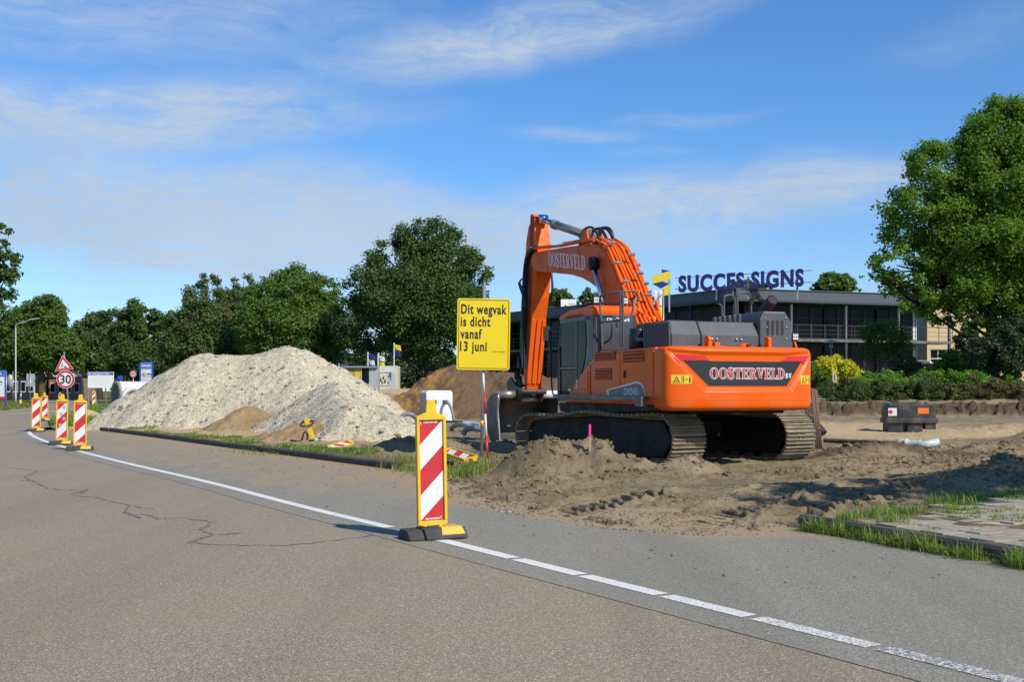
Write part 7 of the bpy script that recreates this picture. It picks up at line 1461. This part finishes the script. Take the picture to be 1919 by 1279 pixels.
GHOSE = M('blue grey hose', (.20, .23, .29), .45, c2=(.14, .16, .20), sc=6, dirt=(.25, .2, .14), damt=.4); GRN = M('green grey pipe', (.24, .33, .31), .5, c2=(.36, .42, .40), sc=6, amt=1)
def pipe(name, label, pts, r, mat, cat='pipe', extra=None):
    P = chaikin(pts, 3); o = P[0]; m = MB(); m.tube([tuple(Vector(p) - Vector(o)) for p in P], r, 10)
    if extra: extra(m, Vector(o))
    ob_ = m.build(name, mat); ob_.location = o; tag(ob_, label, cat); return ob_
G = lambda u, v, Y: (wx(u, Y), Y, wz(v, Y))
pipe('suction_hose', 'thick grey blue hose bending from pump down into the trench', [G(846, 803, 37), G(858, 795, 36.5), G(872, 797, 36), G(884, 803, 35.6), G(905, 803, 35.6)], .075, GHOSE, 'hose')
pipe('drain_pipe', 'grey elbow pipe end beside the sign pole over the trench', [G(869, 816, 30), G(872, 806, 30), G(884, 803, 29.8), G(905, 806, 29.6)], .075, GHOSE)
pipe('steel_pipe', 'long dark pipe lying along the foot of the earth heap', [G(790, 791, 42), G(850, 794, 42), G(926, 798, 41)], .10, DARK); pipe('plastic_pipe', 'pale green plastic pipe lying on the dark pipe near sign pole', [G(868, 796, 39), G(886, 795, 39), G(903, 799, 38.6)], .11, GRN)
pipe('coiled_hose', 'grey hose loop lying left of the white pump', [G(754, 784, 42), G(758, 777, 42), G(768, 776, 42), (wx(779, 42), 42, wz(782, 42)), G(783, 790, 41.5), G(790, 793, 41)], .085, GHOSE, 'hose')
m = MB(); o_ = Vector(G(869, 832, 29)); m.tube([(0, 0, -.15), (.01, 0, .22)], .022, 8); st = m.build('marker_stick', YB); st.location = o_; tag(st, 'short yellow stick standing in the trench by the elbow pipe', 'stake')
# surveyor pole, stakes
Yk = 22.4; so_ = Vector((wx(914, Yk), Yk, z1(wx(914, Yk), Yk))); sp_o = thing('survey_pole', 'thin red and white surveying pole leaning against the yellow sign', 'surveying pole', so_); tp_ = Vector((wx(905.5, Yk), Yk + .25, wz(700, Yk))) - so_
for i in range(4): m = MB(); a, b = tp_ * (i * .26), tp_ * min(1.0, (i + 1) * .26); m.tube([a, b], .022 if i else .030, 10); m.build('red_section' if i % 2 == 0 else 'white_section', RFR if i % 2 == 0 else RFW, sp_o)
Yk = 18.3; x = wx(1106, Yk); pk = thing('survey_stake', 'small wooden stake with pink top on the dirt mound', 'stake', (x, Yk, z1(x, Yk))); zt_ = wz(796, Yk) - z1(x, Yk); m = MB(); m.box((0, 0, zt_ * .25 - .05), (.032, .032, zt_ * .5 + .1)); m.build('stick', M('raw wood', (.45, .32, .19), .8, c2=(.36, .25, .14), sc=20), pk); m = MB(); m.box((0, 0, zt_ * .75), (.034, .034, zt_ * .5)); m.build('painted_top', M('pink marker paint', (.85, .05, .30), .5), pk)
Yk = 57.6; x = wx(1564.5, Yk); wk = thing('wooden_stake', 'pale split wooden stake in front of the golden shrub', 'stake', (x, Yk, z1(x, Yk))); zt_ = wz(694, Yk) - z1(x, Yk); m = MB(); m.prism([(-.09, -.2), (.09, -.2), (.11, zt_ - .35), (.02, zt_), (-.12, zt_ - .12)], lambda a, b, q: (a, q, b), -.03, .03); m.build('board', M('pale timber', (.52, .40, .26), .8, c2=(.40, .30, .19), sc=12), wk); m = MB(); m.prism([(-.04, zt_ - .55), (.0, zt_ - .55), (.03, zt_ - .2), (-.02, zt_ - .2)], lambda a, b, q: (a, q, b), -.034, -.031); m.build('split', BARK, wk)
# yellow lifting tool on the verge
Yt2 = 29.9; x = wx(577, Yt2); lt = thing('lifting_tool', 'yellow hand tool with black handlebar leaning on the verge', 'lifting tool', (x, Yt2, z1(x, Yt2)))
tx = lambda u: wx(u, Yt2) - x
tz = lambda v: wz(v, Yt2) - z1(x, Yt2)
m = MB(); m.bar((tx(573.5), .0, tz(787)), (tx(588), -.05, tz(823)), .11, .06, up=(0, 1, 0)); m.bar((tx(572), 0, tz(786)), (tx(582), 0, tz(789)), .07, .05, up=(0, 1, 0)); m.build('beam', YB, lt, bevel=.01); m = MB(); m.tube(chaikin([(tx(578), 0, tz(791)), (tx(589), 0, tz(788)), (tx(587), -.1, tz(797)), (tx(576), -.1, tz(798))], 2), .02, 8); m.tube(chaikin([(tx(575), 0, tz(791)), (tx(565), 0, tz(793)), (tx(564), -.1, tz(800)), (tx(574), -.1, tz(799))], 2), .02, 8); m.build('handlebar', BLACK, lt)
m = MB(); m.tube(chaikin([(tx(566), 0, tz(826)), (tx(571), 0, tz(808)), (tx(577), 0, tz(815)), (tx(576), 0, tz(826))], 1), .025, 8); m.tube([(tx(580), .0, tz(827)), (tx(616), -.1, tz(829))], .03, 8); m.build('leg', BLACK, lt); m = MB(); m.sphere((tx(593), -.05, tz(825)), .07, 8); m.build('coupling', GRN, lt)
# ---------------- right side: fuel tank, pipe piece, steel rack, pump behind the tracks
Yf = 39; fo = Vector((wx(1703, Yf), Yf, -.08)); fo.z = z1(fo.x, Yf); ft = thing('fuel_tank', 'black mobile fuel tank with orange hazard plate in the pit', 'fuel tank', fo, R(-8)); TK = M('black tank plastic', (.028, .029, .031), .5, c2=(.04, .04, .043), sc=4, dirt=(.22, .17, .11), dsc=2.2, damt=.55)
m = MB(); m.prism([(-.80, .44), (.80, .44), (.80, .78), (.72, .95), (-.72, .95), (-.80, .78)], lambda a, b, q: (a, q, b), -.50, .50)
m.box((0, 0, .40), (1.70, 1.12, .16)); m.box((-.52, 0, .16), (.50, .95, .34)); m.box((.12, 0, .16), (.50, .95, .34)); m.box((.62, 0, .22), (.36, 1.0, .22)); m.box((-.45, -.0, .96), (.5, .7, .05)); bt_ = m.build('tank_body', TK, ft, bevel=.03)
for x in (-.38, -.28): m = MB(); m.box((x, -.505, .70), (.05, .03, .46)); m.build('rib', TK, bt_, bevel=.01)
m = MB(); m.box((.38, -.512, .74), (.36, .012, .20)); m.build('hazard_plate', M('orange hazard plate', (.85, .19, .02), .45), ft); m = MB(); m.box((-.62, -.508, .70), (.28, .010, .26)); pl_ = m.build('notice', WSG, ft); m = MB(); m.add([(-.69 + a * .09, -.515, .70 + b * .09) for a, b in ((1, 0), (0, 1), (-1, 0), (0, -1))], [(0, 1, 2, 3)]); m.build('red_diamond', RSG, pl_, fix=False)
pipe('pipe_fitting', 'pale green and white pipe piece lying across the dirt ridge', [G(1686, 831, 23.2), G(1712, 833, 23.0), G(1735, 835, 22.8), G(1757, 829, 22.9)], .085, M('striped pale pipe', (.30, .42, .36), .4, c2=(.62, .66, .62), sc=9, amt=1), extra=lambda m, o: [m.tube([Vector(G(u, v, 23.0)) - o, Vector(G(u + 3, v + .5, 22.98)) - o], .11, 12) for u, v in ((1697, 832), (1722, 834), (1744, 833))])
pipe('cable_duct', 'dark cable duct running from the track to the pale pipe piece', [G(1545, 826, 25), G(1600, 829, 24.6), G(1655, 831, 24), G(1690, 833, 23.4)], .05, M('dark green duct', (.03, .045, .045), .5, dirt=(.2, .15, .1), damt=.5))
Yk = 24.6; rk = thing('steel_rack', 'rusty thin steel rack leaning upright beside the right track', 'steel rack', (wx(1536, Yk), Yk, z1(wx(1536, Yk), Yk) - .05)); RST = M('rusty steel rods', (.17, .10, .065), .7, c2=(.10, .065, .045), sc=10)
for i, (u0, u1) in enumerate(((1524, 1531), (1528, 1536), (1533, 1541), (1537, 1545))): m = MB(); m.tube([(wx(u1, Yk) - wx(1536, Yk), .06 * i, 0), (wx(u0, Yk) - wx(1536, Yk), .1 + .06 * i, wz(728 + i, Yk) - rk.location.z)], .020, 7); m.build('rod', RST, rk)
m = MB(); m.bar((wx(1531, Yk) - wx(1536, Yk), .05, .55), (wx(1544, Yk) - wx(1536, Yk), .2, .55), .03, .03); m.bar((wx(1527, Yk) - wx(1536, Yk), .1, .95), (wx(1541, Yk) - wx(1536, Yk), .25, .95), .03, .03); m.build('cross_bar', RST, rk)
Yk = 31.5; wo_ = Vector((wx(1452, Yk), Yk, 0)); wo_.z = z1(wo_.x, Yk); wp = thing('water_pump', 'white pump skid with black corrugated hoses behind the tracks', 'pump', wo_)
m = MB(); m.box((-.35, .3, .42), (1.1, .8, .75)); m.box((.55, .3, .36), (.55, .8, .6)); m.build('housing', WBOX, wp, bevel=.03); m = MB(); m.box((-.95, .2, .35), (.5, .7, .6)); m.build('motor', GRN, wp, bevel=.04)
for x in (-.05, .68): m = MB(); m.tube(chaikin([(x, -.05, .66), (x + .12, -.35, .58), (x + .34, -.65, .34), (x + .45, -.8, .15)], 2), .115, 12); m.build('hose', BLACK, wp); m = MB(); m.tube([(x, .02, .68), (x + .02, -.10, .655)], .14, 12); m.build('coupling', GRN, wp)
# litter on the dirt
x, y = gp(934, 944, .1); bt2 = thing('crushed_bottle', 'crushed clear plastic bottle on the dirt near the beacon', 'bottle', (x, y, z1(x, y) + .02)); m = MB(); m.lathe([(0, 0), (.035, .005), (.038, .06), (.03, .09), (.037, .13), (.03, .17), (.013, .20), (.013, .22), (0, .22)], 12, (0, 0, 0), M=Matrix.Rotation(R(86), 3, 'Y') @ Matrix.Rotation(.4, 3, 'X')); m.build('bottle_body', M('cloudy plastic', (.5, .56, .58), .25, spec=.6), bt2)
# street tree just outside the right edge: its shade falls across the dirt
def off_tree():
    sdv = Vector((math.sin(SUN_AZ) * math.cos(SUN_EL), math.cos(SUN_AZ) * math.cos(SUN_EL), math.sin(SUN_EL))); h = 8.2; base = Vector((6.3, 16.1, 0)) + sdv * (h / sdv.z); t = thing('street_tree', 'young street tree at the roadside beyond the right edge', 'tree', (base.x, base.y, 0)); al = Vector((.80, .60, 0)); bl_ = []
    for k, r_ in ((-3.2, .7), (-1.9, 1.0), (-.4, 1.15), (1.2, 1.2), (2.8, 1.2)): c = al * k; bl_.append((c.x, c.y, h + .25 * math.sin(k * 2), r_ * 1.15, r_ * 1.05, r_ * .80))
    V, q, _ = leaf_cloud(bl_, 16000, .16, 77, sub=(.3, .45), nsub=16); mesh_np('crown', V, q, LF_MAPLE, False, t); m = MB(); m.tube([(0, 0, -.2), (0, 0, 4), (0, .1, h)], [.14, .11, .05], 10)
    for b in bl_: m.tube([(0, 0, h - 2.2), (b[0] * .5, b[1] * .5, h - .7), b[:3]], [.06, .045, .02], 6)
    m.build('trunk', BARK, t)
off_tree()
